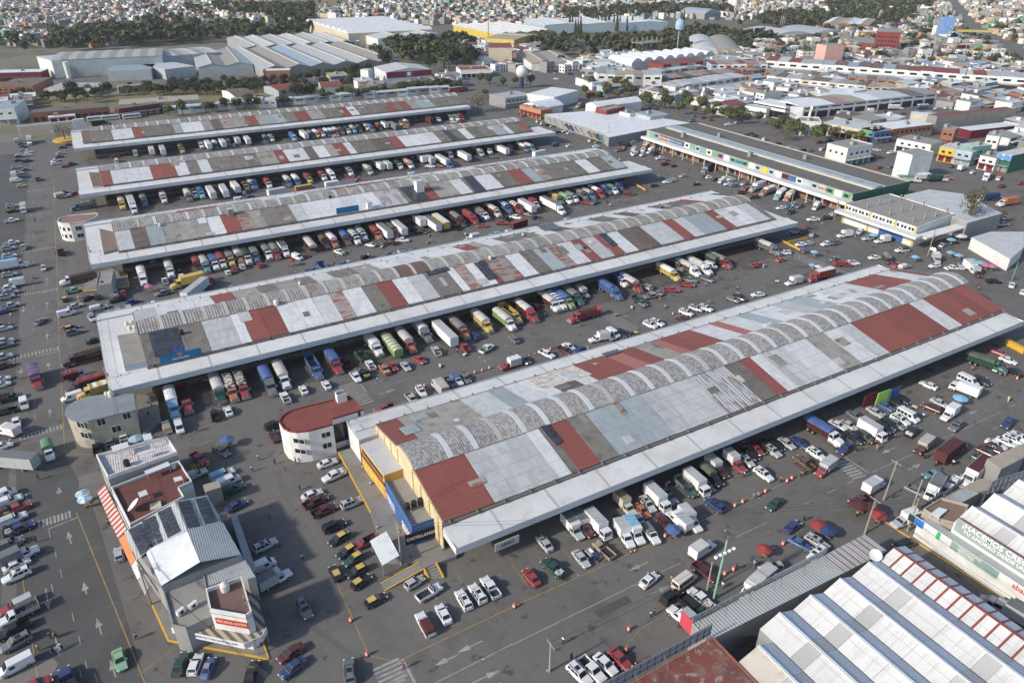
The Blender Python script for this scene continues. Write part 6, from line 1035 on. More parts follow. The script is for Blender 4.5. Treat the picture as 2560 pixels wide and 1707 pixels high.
sg=empty('wall_sign',(120.9,46.2,6.7),-math.pi/2);tag(sg,'long grey-green wall sign reading HACEMOS CRECER, right edge','sign')
MB().box(0,30,-.1,0,-1.4,1.6).build('board',wm('sage_board',(.27,.33,.31)),sg);MB().box(0,30,-.14,.02,1.62,1.75).build('red_edge',WALL['red'],sg)
for tx,h_,z_,x_,w_ in(('¡HACEMOS CRECER TU NEGOCIO!',1.15,.35,1.2,23),('TU AHORRO DESDE UNA CAJA',.75,-.72,1.6,17)):
 t=letters(tx,h_,w_,WHT);xs=min(v.co.x for v in t.vertices);q=inst('lettering',t,sg,(x_-xs,-.12,z_));q.rotation_euler=(math.pi/2,0,0)
lw=Bd('shop_building','white shop row with long fascia signs and abarrotes lettering, right edge','shop',[(118.9,12),(120.8,12),(120.8,49.5),(118.9,51.5)],4.6,'white','grey')
sg2=empty('fascia_sign',(118.7,53.4,4.0),-math.pi/2);tag(sg2,'long white fascia sign with green and blue panels over shop row, right edge','sign')
MB().box(0,38,-.15,0,-.9,.9).build('board',WALL['white'],sg2)
for x0,x1,m_ in((.1,1.4,flat('black_panel',(.02,.05,.05))),(1.45,3.2,flat('blue_panel',(.03,.16,.5))),(8.6,17.2,wm('sage_panel',(.22,.32,.28))),(5.8,6.5,flat('green_panel',(.05,.4,.12)))):MB().box(x0,x1,-.2,-.155,-.82,.82).build('sign_panel',m_,sg2)
for tx,h_,z_,x_,w_,mm in(('MEDICAMENTOS',.4,.32,10,4.2,WHT),('PERFUMERÍA',.4,-.22,10,3.6,WHT),('ABARROTES',.4,-.74,10,3.4,WHT),('abarrotes',1.2,-.4,19.6,5.4,flat('red_lettering',(.5,.04,.04))),('FIL',1.0,-.4,25.4,2,flat('green_lettering',(.08,.25,.15)))):
 t=letters(tx,h_,w_,mm);xs=min(v.co.x for v in t.vertices);q=inst('lettering',t,sg2,(x_-xs,-.23,z_));q.rotation_euler=(math.pi/2,0,0)
Bd('shop_building','flat brown-red roof with rubble and white rails behind the fascia sign','building',PP(5.2,Z3(700,620),Z3(960,790),Z3(1300,880),Z3(1440,560),Z3(1300,520),Z3(990,440)),5.2,'beige',wm('rubble_roof',(.22,.15,.12)),parapet=.5)
shelter([Z3(820,680),Z3(960,570),Z3(1105,610),Z3(960,740)],5.9,5.2,'white slatted frame lying on the rubble roof by fascia sign')
Bd('shop_building','grey ribbed shed roof behind the corner of the fascia sign','building',PP(5.0,Z3(1000,440),Z3(1290,520),Z3(1620,340),Z3(1360,250)),5.0,'grey','grey')
Bd('shop_building','plain beige canopy roof in front of the parked box trucks, right side','canopy',PP(4.5,Z3(1560,330),Z3(1760,290),Z3(1830,130),Z3(1640,100),Z3(1370,235)),4.5,'grey','tan')
frame_fence(P(*Z3(1745,350),4.2)[:2],P(*Z3(2330,150),4.2)[:2],4.2,3.2,'back of big blue-grey billboard frame at right edge',flat('blue_grey_board',(.30,.34,.40)))
frame_fence(P(*Z3(640,600),5)[:2],P(*Z3(1005,350),5)[:2],4.4,1.2,'low dark board frame at the street corner before box trucks')
frame_fence(P(*Z3(1010,420),5)[:2],P(*Z3(1345,170),5)[:2],4.8,1.6,'slatted grey board frame beside parked box truck, right side')
Bd('shop_building','long grey flat roof at right edge beyond the billboard frame','building',PP(5.5,a23(2010,1075),a23(2140,1170),a23(2350,1060),a23(2350,930)),5.5,'grey','tan')
platform('side_pavement',[a33(1040,60),a33(1930,640),a33(2350,930),a33(2350,700),a33(1400,170),a33(1200,0)],.14,m_pave,[(0,1),(1,2)])
r1=Bd('shop_building','long dark-roofed shop row with white canopy and painted shop boards, upper right','shop row',[(271,185.3),(309.5,185.3),(309.5,321.4),(271,321.4)],8,'beige','dark',parapet=.5)
MB().box(271.2,309.3,185.05,185.28,.2,8.5).build('painted_end_wall',WALL['green'],r1.root,-r1.off)
for k in range(30):MB().box(270.75,270.98,186.3+k*4.4,189.6+k*4.4,.3,3.6).build('shop_front',(DARK,WALL['brick'],WALL['dred'],DARK)[k%4],r1.root,-r1.off)
b=MB();b.sec([[(x,y,z)for x,z in((285,8.05),(286,8.9),(288.5,9.4),(291,8.9),(292,8.05))]for y in(185.6,321)]);o=b.build('roof_vault',wm('blue_grey_vault',(.24,.31,.37),rib=('Y',1.2,.15),rough=.5),r1.root,-r1.off)
for x in(284.6,292.4):MB().box(x-.3,x+.3,185.6,321,8.05,8.7).build('roof_kerb',WALL['cream'],r1.root,-r1.off)
MB().box(266,270.9,184,320,5.2,5.7).build('canopy',m_canopy,r1.root,-r1.off);MB().box(265.85,266,184,320,4.5,5.9).build('fascia',WALL['white'],r1.root,-r1.off)
y=186;k=0
cols_=['lgreen','white','lgreen','cream','sky','sky','white','blue','dred','white','sky','yellow','sky','white','lgreen','lgreen','teal','white','purple','lgreen','white','teal','sky','teal','white','blue','blue','blue','red','red','teal','teal']
while y<318:
 MB().box(270.8,271,y+.1,y+4.0,5.75,8.1).build('shop_board',WALL[cols_[k%len(cols_)]],r1.root,-r1.off)
 if k%2==0 and k not in(26,28):MB().box(270.7,270.8,y+1.0,y+3.2,6.3,7.5).build('window',GLASS,r1.root,-r1.off)
 y+=4.15;k+=1
for tx,yy,mm,h_ in(('Don Don Don',305.5,WHT,1.3),('JUGOS Y LICUADOS',296,flat('yellow_lettering',(.7,.5,.05)),.9),('CREMERÍA',250,flat('blue_lettering',(.03,.1,.4)),1.1),('DULCES',200,flat('navy_lettering',(.03,.05,.2)),1.1)):
 t=letters(tx,h_,9,mm);q=inst('lettering',t,r1.root,Vector((270.6,yy,6.4))-r1.off);q.rotation_euler=(math.pi/2,0,-math.pi/2)
pm_=MB().box(-.2,.2,-.2,.2,0,5.2).mesh('post',WALL['cream'])
for k in range(17):inst('post',pm_,r1.root,Vector((266.6,188+k*8.1,0))-r1.off)
for p in((279,300,8.0),(300,235,8.0),(280,252,8.0),(296,290,8)):MB().box(-1.2,1.2,-1.2,1.2,0,.5).box(-.9,.9,-.9,.9,.5,2.2).build('roof_vent',WALL['concrete'],r1.root,Vector(p)-r1.off)
r2=Bd('shop_building','yellow and white shop building with unfinished concrete columns on its flat roof','building',[(259,147.5),(286.5,150.3),(287.5,179.4),(259,179.3)],7.5,'white','slab',parapet=.3)
for yy in range(10):
 for q in range(2):MB().box(258.86,259,148.6+yy*3.1+q*1.3,149.5+yy*3.1+q*1.3,5.9,7.0).build('window',GLASS,r2.root,-r2.off)
for yy in(147.6,156,167,178.6):MB().box(258.8,259.0,yy,yy+.7,0,7.8).build('pilaster',WALL['yellow'],r2.root,-r2.off)
MB().box(254.5,258.7,144.5,180.5,4.6,5.5).build('canopy',WALL['white'],r2.root,-r2.off);MB().box(258.9,285,143,147.2,4.4,5.0).build('canopy',WALL['white'],r2.root,-r2.off)
MB().box(258.5,258.8,152,162,.2,3.2).build('awning_panel',WALL['blue'],r2.root,-r2.off);MB().box(258.3,258.5,153,156,3.2,4.6).build('sign_panel',WALL['orange'],r2.root,-r2.off)
for x in(263,270,277,284):
 for yy in(152,162,172):MB().box(x,x+.45,yy,yy+.45,7.5,9.8).build('column',WALL['concrete'],r2.root,-r2.off)
t=letters('NUEVO',.9,4,WHT);q=inst('lettering',t,r2.root,Vector((258.2,154.5,3.6))-r2.off);q.rotation_euler=(math.pi/2,0,-math.pi/2)
Bd('shop_building','wide pale metal-roofed hall behind the yellow and white shop building','building',PP(7.0,a13(1250,225),a13(1480,172),a13(1790,212),a13(2150,390),a13(1830,480),a13(1400,300)),7,'dark' if 0 else 'grey','light')
Bd('food_hall','low shop with painted white side wall and red roof, right edge','building',PP(4.5,a13(1870,610),a13(2225,810),a13(2350,700),a13(2350,560),a13(2040,560)),4.5,'white','light')
Bd('market_hall','wide low white metal-roofed market with coloured cloth stalls along its edge','market hall',PP(5.5,a02(830,1215),a02(890,1262),a02(1240,1195),a02(1420,1160),a02(1640,1130),a02(1190,1050),a02(700,1020),a02(300,1050)),5.5,'grey','white')
for k,(x,y,c_)in enumerate(((320,1085,'cream'),(365,1110,'beige'),(410,1125,'silver'),(480,1150,'wtarp'),(515,1165,'green'),(550,1180,'btarp'),(600,1190,'silver'),(650,1205,'wtarp'),(720,1235,'beige'),(765,1250,'yellow'),(798,1262,'blue'),(830,1275,'lblue'))):
 p=P(*a02(x,y),2.5);r=empty('stall_awning',(p.x,p.y,0),.5);tag(r,('yellow','blue','light blue','green')[['yellow','blue','lblue','green'].index(c_)]+' cloth stall awning along edge of the low white market' if c_ in('yellow','blue','lblue','green')else '%s cloth awning, %s from the left along the low white market'%(CNAME.get(c_,c_),('first','second','third','fourth','fifth','sixth','seventh','eighth','ninth','tenth')[k]),'awning','cloth stall awnings')
 slab('cloth',[(-2,1.5,4.2),(2,1.5,4.2),(2.2,-1.8,1.2),(-2.2,-1.8,1.2)],cmat(c_,'c2'),r);[MB().cyl((x_,-1.7,0),(x_,-1.7,1.2),.06,n=5).build('post',METAL,r)for x_ in(-2,2)]
R=lambda n,l,c,A,B,C,z,w_='white',rf='grey',st='flat',**k:Bd(n,l,c,rect(A,B,C,z),z,w_,rf,st,**k)
MID=[('warehouse','big white gabled warehouse with a maroon front and white emblem','warehouse',a01(1195,668),a01(1610,640),a01(1475,590),9,'wsteel','light','gable_y',dict(rise=2.5)),('market_hall','white saw-roofed hall with large white side board, centre right of top','building',a02(385,895),a02(612,830),a02(500,765),8,'white','white','flat',{}),('shop_building','grey flat-roofed block behind the spherical water tower','building',a02(-60,905),a02(190,870),a02(180,815),7,'grey','grey','flat',{}),('market_hall','white barrel-roofed hall with pink-yellow front left of the market awnings','building',a02(265,1000),a02(470,960),a02(400,905),5,'white','white','barrel_x',dict(rise=2.5)),('shop_building','pink and yellow painted shop front below the white barrel roof','shop',a02(70,965),a02(265,1015),a02(275,975),6,'orange','pink','flat',{}),('market_hall','dark red block with flat roof among the white market roofs','building',a02(870,1020),a02(1035,985),a02(1010,950),8,'red','slab','flat',dict(parapet=.5)),('market_hall','white barrel-roofed hall behind the dark red block','building',a02(780,985),a02(1190,930),a02(1080,905),7.5,'white','white','barrel_x',dict(rise=2)),('shop_building','small white cube building right of the dark red block','building',a02(1085,1045),a02(1160,1030),a02(1110,1000),7.5,'white','slab','flat',{}),('shop_building','blue-grey metal box building on the low white market','building',a02(1270,1075),a02(1450,1050),a02(1290,1010),7.5,'steel','blue','flat',{}),('shop_building','white cube over green glass ground floor in right-hand square','building',a03(735,1370),a03(965,1330),a03(820,1275),9,'white','slab','flat',dict(parapet=.4)),('shop_building','tall plain white block with two cylinders on roof, right-hand square','building',a03(1330,1430),a03(1525,1400),a03(1340,1370),13,'white','slab','flat',dict(parapet=.3)),('shop_building','white two-storey house with open top floor behind roadside trees','building',a03(310,1120),a03(490,1130),a03(540,1090),8,'white','slab','flat',dict(parapet=.6)),('shop_building','long cream shop with blue billboard and grey roof, upper right','building',a03(500,1125),a03(860,1190),a03(880,1130),7,'cream','light','flat',{}),('shop_building','bright green fronted shop beside the blue shop, upper right','shop',a03(860,1185),a03(985,1210),a03(1010,1170),7,'lgreen','slab','flat',{}),('shop_building','deep blue fronted shop right of the bright green shop','shop',a03(985,1212),a03(1140,1195),a03(1110,1150),7,'blue','slab','flat',{}),('shop_building','shop row with navy boards under grey roof, right','shop row',a03(1185,1270),a03(1500,1330),a03(1600,1290),7,'white','slab','flat',{}),('shop_building','bright yellow fronted shop with two windows, right','shop',a03(1580,1345),a03(1725,1370),a03(1760,1325),7.5,'yellow','light','flat',{}),('shop_building','shop with pale blue painted billboard front, right','shop',a03(1725,1372),a03(1880,1400),a03(1900,1350),7.5,'sky','light','flat',{}),('shop_building','green-sided metal box on roof above the painted billboard','building',a03(1880,1350),a03(2060,1330),a03(1950,1300),9.5,'teal','light','flat',{}),('shop_building','white shop with dark sign panels left of green shop, right edge','shop',a03(1950,1425),a03(2100,1455),a03(2150,1400),7,'white','slab','flat',{}),('shop_building','green fronted shop with blue painted upper band, right edge','shop',a03(2110,1400),a03(2245,1430),a03(2350,1330),9,'green','light','flat',{}),('shop_building','white three-storey block with grey roof, right edge','building',a03(2010,1240),a03(2130,1255),a03(2210,1225),10,'white','blue','flat',{}),('shop_building','small brown brick tower house with open top storey, upper right','house',a03(1605,1180),a03(1720,1195),a03(1760,1165),9,'brick','slab','flat',{}),('warehouse','long grey-walled warehouse with white wall letters, upper right','warehouse',a03(1555,1075),a03(2280,1005),a03(2200,985),10,'concrete','red','flat',dict(parapet=.4)),('warehouse','white gabled store with yellow letters left of grey warehouse','warehouse',a03(1315,1055),a03(1550,1075),a03(1750,1060),9,'cream','white','flat',{}),('market_hall','low ribbed white roof in front of the grey-walled warehouse','canopy',a03(1870,1200),a03(2300,1150),a03(2230,1115),5,'dred','white','flat',{}),('shop_building','brown brick hall with white roof at centre of right-hand quarter','building',a03(1150,1185),a03(1530,1140),a03(1420,1085),7,'brick','white','flat',{}),('market_hall','long arcaded blue-grey market hall on concrete columns, upper right','market hall',a03(320,985),a03(1560,855),a03(1480,785),8,'wsteel','light','gable_x',dict(rise=1.2,panels=9,rmats=[ROOF[k]for k in('white','white','pink','tan','white','light','light','dark','slab')])),('market_hall','white hall with green and yellow painted end at start of arcade','building',a03(165,975),a03(330,985),a03(250,890),8,'white','blue','flat',{}),('market_hall','white end block with yellow sign beside the arcaded hall, upper right','building',a03(-130,930),a03(165,985),a03(150,930),8,'white','white','flat',{}),('shop_building','white cube building in the small car yard, upper right','building',a02(2240,850),a02(2320,865),a02(2330,815),7,'white','slab','flat',{}),('shop_building','tiny white kiosk with light blue base in far right yard','kiosk',a03(75,800),a03(190,810),a03(230,795),6,'white','light','flat',{}),('shop_building','long low white shop with open veranda by the roadside trees','building',a02(2140,970),a02(2340,1000),a02(2350,950),6,'white','light','flat',{}),('shop_building','cream house with red roof edge beside the crossing, top centre','building',a01(1880,650),a01(2160,640),a01(2140,605),6,'white','red','flat',dict(parapet=.5)),('warehouse','tall cream and grey silo block with rusty gabled roof, top centre','building',a01(2135,440),a01(2350,440),a01(2330,395),16,'cream','red','flat',{}),('warehouse','tall narrow white tower slab left of the maroon-fronted warehouse','tower',a01(955,640),a01(1028,645),a01(1025,630),12,'wsteel','light','flat',{}),('shop_building','grey concrete house with curved white roof edge beside white tower slab','building',a01(985,790),a01(1160,790),a01(1130,745),6,'concrete','slab','flat',dict(parapet=.4)),('warehouse','row house with rusty red gabled roof panels, left of white tower','warehouse',a01(205,835),a01(500,800),a01(430,750),5,'steel','red','gable_x',dict(rise=1.6,panels=5)),('warehouse','second rusty red gabled roof nearer to the white tower','warehouse',a01(600,800),a01(790,790),a01(720,745),5.5,'steel','red','gable_x',dict(rise=1.8,panels=4)),('house','white cottages with ochre and terracotta roofs left of red gables','house',a00(2160,890),a00(2350,870),a00(2320,800),5,'white','brown','gable_x',dict(rise=1.6)),('shop_building','long cream hall with maroon shop front behind the farthest shed','building',a00(1085,965),a00(1830,915),a00(1810,870),6,'grey','tan','flat',{}),('shop_building','dark red shop front with white band and parked buses before it','shop',a00(1085,1000),a00(1465,950),a00(1450,930),6.5,'dred','dark','flat',{}),('shop_building','long brown brick wall building behind the gate, upper left','building',a00(265,1040),a00(1000,980),a00(985,955),6,'brick','dark','flat',{}),('shop_building','low white house in front of the brown brick building','house',a00(440,1080),a00(690,1058),a00(680,1045),4,'white','white','flat',{}),('shop_building','tall white gabled block at the left edge, upper left','building',a00(-60,1000),a00(130,990),a00(165,918),10,'wsteel','blue','flat',{}),('shop_building','brick hall with ribbed brown roof at left edge, upper left','building',a00(-60,800),a00(300,790),a00(285,715),7,'brick','brown','flat',{}),('shop_building','long low building with white roof at left edge behind brick hall','building',a00(-60,670),a00(375,660),a00(370,635),7,'dred','white','flat',{}),('shop_building','grey flat-roofed annex in front of big factory, upper left','building',a00(400,820),a00(860,815),a00(830,760),5,'cream','grey','flat',{}),('factory','long tall grey clad factory with ribbed walls, upper left','factory',a00(470,555),a00(1485,512),a00(1450,445),14,'steel','grey','gable_x',dict(rise=1.2,panels=14,rmats=[ROOF['grey'],ROOF['slab']])),('factory','long flat grey factory wing right of the tall ribbed wall, upper left','factory',a00(1500,520),a00(2010,480),a00(2000,420),11,'steel','grey','gable_x',dict(rise=1.2,panels=8,rmats=[ROOF['grey'],ROOF['light'],ROOF['slab']])),('factory','white clad end block at left of the long grey factory','factory',a00(335,520),a00(470,560),a00(500,500),14,'wsteel','light','flat',{}),('factory','lower grey factory hall with pale roof right of tall one','factory',a00(1510,640),a00(1790,607),a00(1700,552),8,'steel','light','flat',{}),('factory','blue-edged open loading hall in front of the long grey factory','factory',a00(980,655),a00(1380,640),a00(1360,590),8,'steel','blue','flat',{}),('warehouse','long concrete boundary block with small huts before factory yard','wall',a00(1080,800),a00(1460,770),a00(1400,760),5,'concrete','slab','flat',{}),('warehouse','brick plinth block in front of the saw-tooth factory, top centre-left','building',a01(85,650),a01(310,645),a01(300,628),9,'brick','white','flat',{}),]
for k_,q in enumerate(MID):
 o=R(*q[:3],q[3],q[4],q[5],q[6],q[7],q[8],q[9],**q[10])
 if 'arcaded' in q[1]:o.windows(0,11,6.6,8.6,.8,m=DARK,u0=.01,u1=.99);o.windows(0,11,2.4,9.4,4.2,m=DARK,u0=.01,u1=.99,name='bay_opening')
 if q[0]in('shop_building','house')and 'blank' not in q[1]and 'tall plain' not in q[1]:
  L_=(o.pts[1]-o.pts[0]).length;n=max(2,int(L_/4));z_=o.z1
  if z_>6:o.windows(0,n,z_*.68,1.6,1.1);
  g5='green glass' in q[1];o.windows(0,n,1.6 if not g5 else 2,L_/n*.72,2.7 if not g5 else 3.8,m=WALL['tealg']if g5 else(DARK,WALL['dred'],WALL['grey'])[k_%3],u0=.02,u1=.98,name='shop_front')
  if 'brick' not in q[7]:MB().box(-L_/2+.3,L_/2-.3,-1.9,-.08,3.3,3.5).build('canopy',ROOF[('light','red','grey')[k_%3]],o.root,Vector(((o.pts[0].x+o.pts[1].x)/2,(o.pts[0].y+o.pts[1].y)/2,0))-o.off,math.atan2((o.pts[1]-o.pts[0]).y,(o.pts[1]-o.pts[0]).x))
  if z_>6 and k_%2:o.windows(3,3,z_*.66,1.3,1.1)
  w2_=o.c;MB().box(-1.3,1.3,-1,1,0,1.7).build('roof_hut',WALL['grey'],o.root,(rnd.uniform(-3,3),rnd.uniform(-2,2),z_))
wh=None
def findroot(txt):return[o for o in bpy.data.objects if o.get('label','').startswith(txt)][0]
def facade_sign(A,B,z0,z1,m,label,text=None,ts=None,tm=None,cat='sign',name='wall_sign'):
 a=P(*A,z1);b_=P(*B,z1);d=(b_-a);L=d.xy.length;r=empty(name,(a.x,a.y,z0),math.atan2(d.y,d.x));tag(r,label,cat);MB().box(0,L,-.25,-.08,0,z1-z0).build('board',m,r)
 if text:
  ls=text.split('|');n=len(ls)
  for k,tx in enumerate(ls):
   hh=ts or(z1-z0)*.5/n;t=letters(tx,hh,L*.9,tm or WHT);q=inst('lettering',t,r,(L/2,-.28,(z1-z0)*(1-(k+.5)/n)-hh*.4));q.rotation_euler=(math.pi/2,0,0)
 return r
ms=facade_sign(a01(1195,668),a01(1610,640),4.5,9,wm('maroon_board',(.16,.02,.045)),'wide maroon fascia with white oval emblem on big white warehouse','GOBIERNO|MUNICIPAL',.8)
MB().cyl((19,-.3,2.4),(19,-.42,2.4),1.5,n=16).build('emblem',WHT,ms)
facade_sign(a03(2000,1030),a03(2270,1010),6.5,8.4,WALL['concrete'],'big white painted letters AREA DE LA HERRERIA on grey warehouse wall','ÁREA DE|LA HERRERÍA',1.3)
facade_sign(a03(710,1165),a03(860,1190),3.4,6.6,flat('blue_billboard',(.02,.05,.28)),'blue billboard on the long cream shop, upper right','EL MEJOR PRECIO',.8)
facade_sign(a03(1190,1285),a03(1365,1315),3.2,5.8,flat('navy_billboard',(.02,.03,.13)),'navy panelled sign on shop row, right')
facade_sign(a03(2110,1405),a03(2245,1432),6.2,9,wm('blue_mural',(.10,.25,.52),spots=[((.6,.6,.3),.8,.6,.6,.55)]),'blue painted band with yellow dots above green shop, right edge')
def saw(label,fr,bk,n,z,rise,wall='grey',rf=None,name='factory',fl=None):
 """fr: near-left & near-right eave bearings, bk: far-left"""
 p=rect(fr[0],fr[1],bk,z)if bk is not None else[Vector(q)for q in fr];a,b_,c_,d_=p;r=empty(name,(a.x,a.y,0),math.atan2((b_-a).y,(b_-a).x));tag(r,label,name.replace('_',' '));L=(b_-a).length;D_=(d_-a).length;rf=rf or[ROOF['grey']]
 MB().box(0,L,0,D_,0,z).build('wall',WALL[wall],r)
 for k in range(n):
  x0,x1=L*k/n,L*(k+1)/n;xm=x0+(x1-x0)*.5
  if fl:
   b=MB();N=8;top=[(x0+(x1-x0)*t/N,z+rise*(1-(2*t/N-1)**2))for t in range(N+1)];b.sec([[(x,y_,z_)for x,z_ in top]+[(x1,y_,z-.1),(x0,y_,z-.1)]for y_ in(-.4,D_)]);b.build('roof_vault',rf[k%len(rf)],r);continue
  for(xa,za,xb,zb,m_)in((x0,z,xm,z+rise,rf[k%len(rf)]),(xm,z+rise,x1,z,rf[(k+1)%len(rf)])):
   b=MB();b.sec([[(xa,y_,za+.02),(xb,y_,zb+.02),(xb,y_,zb+.17),(xa,y_,za+.17)]for y_ in(-.3,D_)]);b.build('roof_panel',m_,r)
  b=MB();b.sec([[(x0+.05,y_,z-.02),(x1-.05,y_,z-.02),(xm,y_,z+rise)]for y_ in(.02,D_-.1)]);b.build('gable_wall',WALL[wall],r)
  MB().box(xm-.4,xm+.4,0,D_,z+rise+.1,z+rise+.6).build('ridge_vent',WALL['cream'],r)
saw('grey saw-tooth factory with six long glazed gables, top centre-left',[(133,652),(255,652),(255,797),(133,797)],None,6,7.5,2.6,'grey',[ROOF['grey'],ROOF['slab'],ROOF['blue'],ROOF['grey']])
saw('grey metal gabled factory wing behind the ribbed factory wall',[(88,688),(132,684),(132,797),(88,797)],None,2,8,2.4,'steel',[ROOF['grey'],ROOF['slab']])
saw('second row of pale factory gables behind the saw-tooth factory, top centre-left',[(150,800),(262,800),(262,900),(150,900)],None,6,8,1.8,'grey',[ROOF['grey'],ROOF['light']])
saw('big white warehouse of many barrel vaults at top centre',[(270,1010),(270,842),(372,842),(372,1010)],None,8,12,3,'cream',[ROOF['white']],fl=1,name='warehouse')
saw('wide white-grey gabled warehouse in front of the barrel vaults, top centre',[(290,803),(372,803),(372,906),(290,906)],None,2,9,3,'wsteel',[ROOF['light'],ROOF['light'],ROOF['blue']],name='warehouse')
saw('white warehouse with yellow edge band, top centre-right',[(429,785),(505,785),(505,905),(429,905)],None,4,9,2,'yellow',[ROOF['white']],name='warehouse')
saw('row of white barrel vaults above the old market, upper right',(a02(1100,580),a02(1860,500)),a02(1080,520),8,7,3.5,'white',[ROOF['white']],fl=1,name='market_hall')
saw('long pale warehouse behind the cypress row, top right',(a02(300,235),a02(1430,205)),a02(140,180),3,10,1.5,'sky',[ROOF['white']],name='warehouse')
saw('blue-grey arched hangar with dark mouth, top right',(a02(1770,130),a02(1920,120)),a02(1610,105),1,8,6,'grey',[ROOF['blue']],fl=1,name='warehouse')
saw('white and grey gabled sheds beyond the crossing, upper centre',(a02(180,590),a02(620,580)),a02(350,480),2,6,1.5,'white',[ROOF['tan'],ROOF['slab']],name='warehouse')
saw('pale barrel roofed depot, upper right',(a02(1690,460),a02(2120,470)),a02(1740,340),2,8,3,'white',[ROOF['light'],ROOF['slab']],fl=1,name='warehouse')
saw('brick warehouse with cream roofs near the highway, top right',(a03(505,215),a03(930,235)),a03(640,165),3,8,1.5,'brick',[ROOF['white'],ROOF['tan']],name='warehouse')
saw('grey twin barrel hall near lattice tower, top right',(a03(60,330),a03(750,300)),a03(250,260),2,7,4,'beige',[ROOF['light'],ROOF['grey']],fl=1,name='warehouse')
saw('yellow block with white ribbed roof, top centre-right',(a02(20,370),a02(250,320)),a02(60,290),1,10,1.5,'yellow',[ROOF['tan']],name='warehouse')
R('tower_block','dark red high block with pink windowed front, top right','building',a03(990,405),a03(1225,385),a03(1230,290),6,'red','slab')
pk=R('tower_block','five-storey dark red apartment block, top right','building',a03(1000,290),a03(1225,300),a03(1210,265),22,'red','slab')
for rw in range(4):pk.windows(0,6,5+rw*4,1.8,1.4)
tw=R('tower_block','tall cream and grey blank tower house above old market, upper right','building',a03(540,420),a03(705,415),a03(700,395),20,'pink','slab')
fs=facade_sign(a03(1578,155),a03(1730,158),22,38,wm('blue_mural_board',(.15,.28,.55),spots=[((.6,.2,.15),.9,.12,.12,.55),((.6,.55,.2),.8,.2,.2,.6)],ss=.1),'large pale blue billboard on roof of white building, top right',cat='billboard',name='billboard')
for x in(2,12,22,32):MB().box(x-.3,x+.3,0,.4,-14,0).build('post',METAL,fs)
R('tower_block','white office block under the blue billboard, top right','building',a03(1520,232),a03(1700,240),a03(1690,225),18,'white','slab')
def shoprow(label,A,B,depth,z,n,wall,roofs,can=2.5,cwall=None,rise=0,name='shop_row'):
 a=P(*A,z);b_=P(*B,z);d=(b_-a).xy;L=d.length;r=empty(name,(a.x,a.y,0),math.atan2(d.y,d.x));tag(r,label,'shop row','rows of market shops');u=L/n
 for k in range(n):
  w_=wall[k%len(wall)];rf=roofs[(k*5+k//3)%len(roofs)];dz=rnd.uniform(-.3,.5)
  MB().box(k*u+.05,(k+1)*u-.05,0,depth,0,z+dz).build('shop_unit',WALL[w_],r);
  b=MB();b.sec([[(k*u,-.3,z+dz+.02),(k*u,depth+.2,z+dz+.9),(k*u,depth+.2,z+dz+1.05),(k*u,-.3,z+dz+.2)],[((k+1)*u-.1,-.3,z+dz+.02),((k+1)*u-.1,depth+.2,z+dz+.9),((k+1)*u-.1,depth+.2,z+dz+1.05),((k+1)*u-.1,-.3,z+dz+.2)]]);b.build('roof_panel',ROOF[rf],r)
  MB().box(k*u+u*.22,k*u+u*.78,-.08,.02,z*.62,z*.80).build('window',GLASS,r)
 if can:MB().box(0,L,-can,-.1,z*.42,z*.42+.3).build('canopy',ROOF['grey'],r);MB().box(.2,L-.2,-.15,-.02,.1,z*.42-.1).build('shop_fronts',WALL[cwall or 'dred'],r)
PRS=['red','grey','brown','blue','red','light','grey','blue','brown','red']
shoprow('white arched shop row with patched red and grey roofs, upper right',a03(-20,560),a03(2400,720),22,9,21,['white'],PRS,8,'cream')
shoprow('lower shop row with brick-red trim, in front of the white arched row',a03(-30,660),a03(1180,745),12,5,14,['brick','orange','brick'],['slab','slab','dark','grey'],3)
shoprow('white and brown shop row facing the arcaded hall, upper right',a03(-10,700),a03(900,790),14,6.5,11,['white','cream','white'],['slab','grey','dark'],7,'dred')
shoprow('cream shop row continuing right of the white and brown one',a03(900,795),a03(1180,800),12,6,4,['cream'],['tan','slab'],2)
shoprow('dark red roofed shop strip across the far right yard',a03(1050,740),a03(1600,820),9,4,7,['brick','orange'],['brown','pink','slab'],0)
shoprow('wide grey-roofed market row with arched gateway, left part of old market',a02(1500,800),a02(2160,700),16,6,9,['white','grey','white'],['light','grey','light'],9,'grey')
shoprow('middle row of old market with brown roofs',a02(1420,720),a02(2350,640),14,5,12,['grey','brick'],['slab','pink','brown','slab'],3)
shoprow('upper row of old market with white sheet roofs',a02(1330,660),a02(1760,610),12,5,6,['white','grey'],['light','slab'],8)
shoprow('brick-red row with big painted boards behind old market',a02(1390,600),a02(1830,560),20,8,6,['red','sky'],['red','red','brown'],4)
shoprow('painted board row at head of the old market street',a02(1830,590),a02(2350,590),16,8,8,['sky','white','pink','white','white','orange'],['red','slab','pink'],8)
shoprow('row of white blank-walled houses left of old market gateway',a02(780,680),a02(1380,690),16,9,7,['white','white','beige','white','grey'],['slab','tan','grey'],0)
shoprow('low orange and white stalls before the blank-walled houses',a02(815,740),a02(965,765),8,4,3,['orange','yellow'],['tan'],2)
shoprow('narrow white shop terrace along the tree-lined road, upper right',a02(1170,815),a02(1500,880),7,5,8,['white','sky','cream'],['slab','light'],0)
shoprow('white roadside terrace right of the second gateway',a02(1790,950),a02(1990,1010),5,5,5,['white','cream'],['slab'],0)
shoprow('row of tree-lined white offices behind farthest shed, upper left',a01(0,930),a01(180,925),8,5,3,['white'],['light'],0)
shoprow('long low grey wall block behind the farthest shed',a00(1500,1000),a01(1780,800),3,4,24,['grey','white','sky'],['light'],0)
R('bridge','yellow edged footbridge over the far highway, top right','bridge',a03(1700,275),a03(2080,285),a03(2080,280),13,'yellow','tan',z0=11)
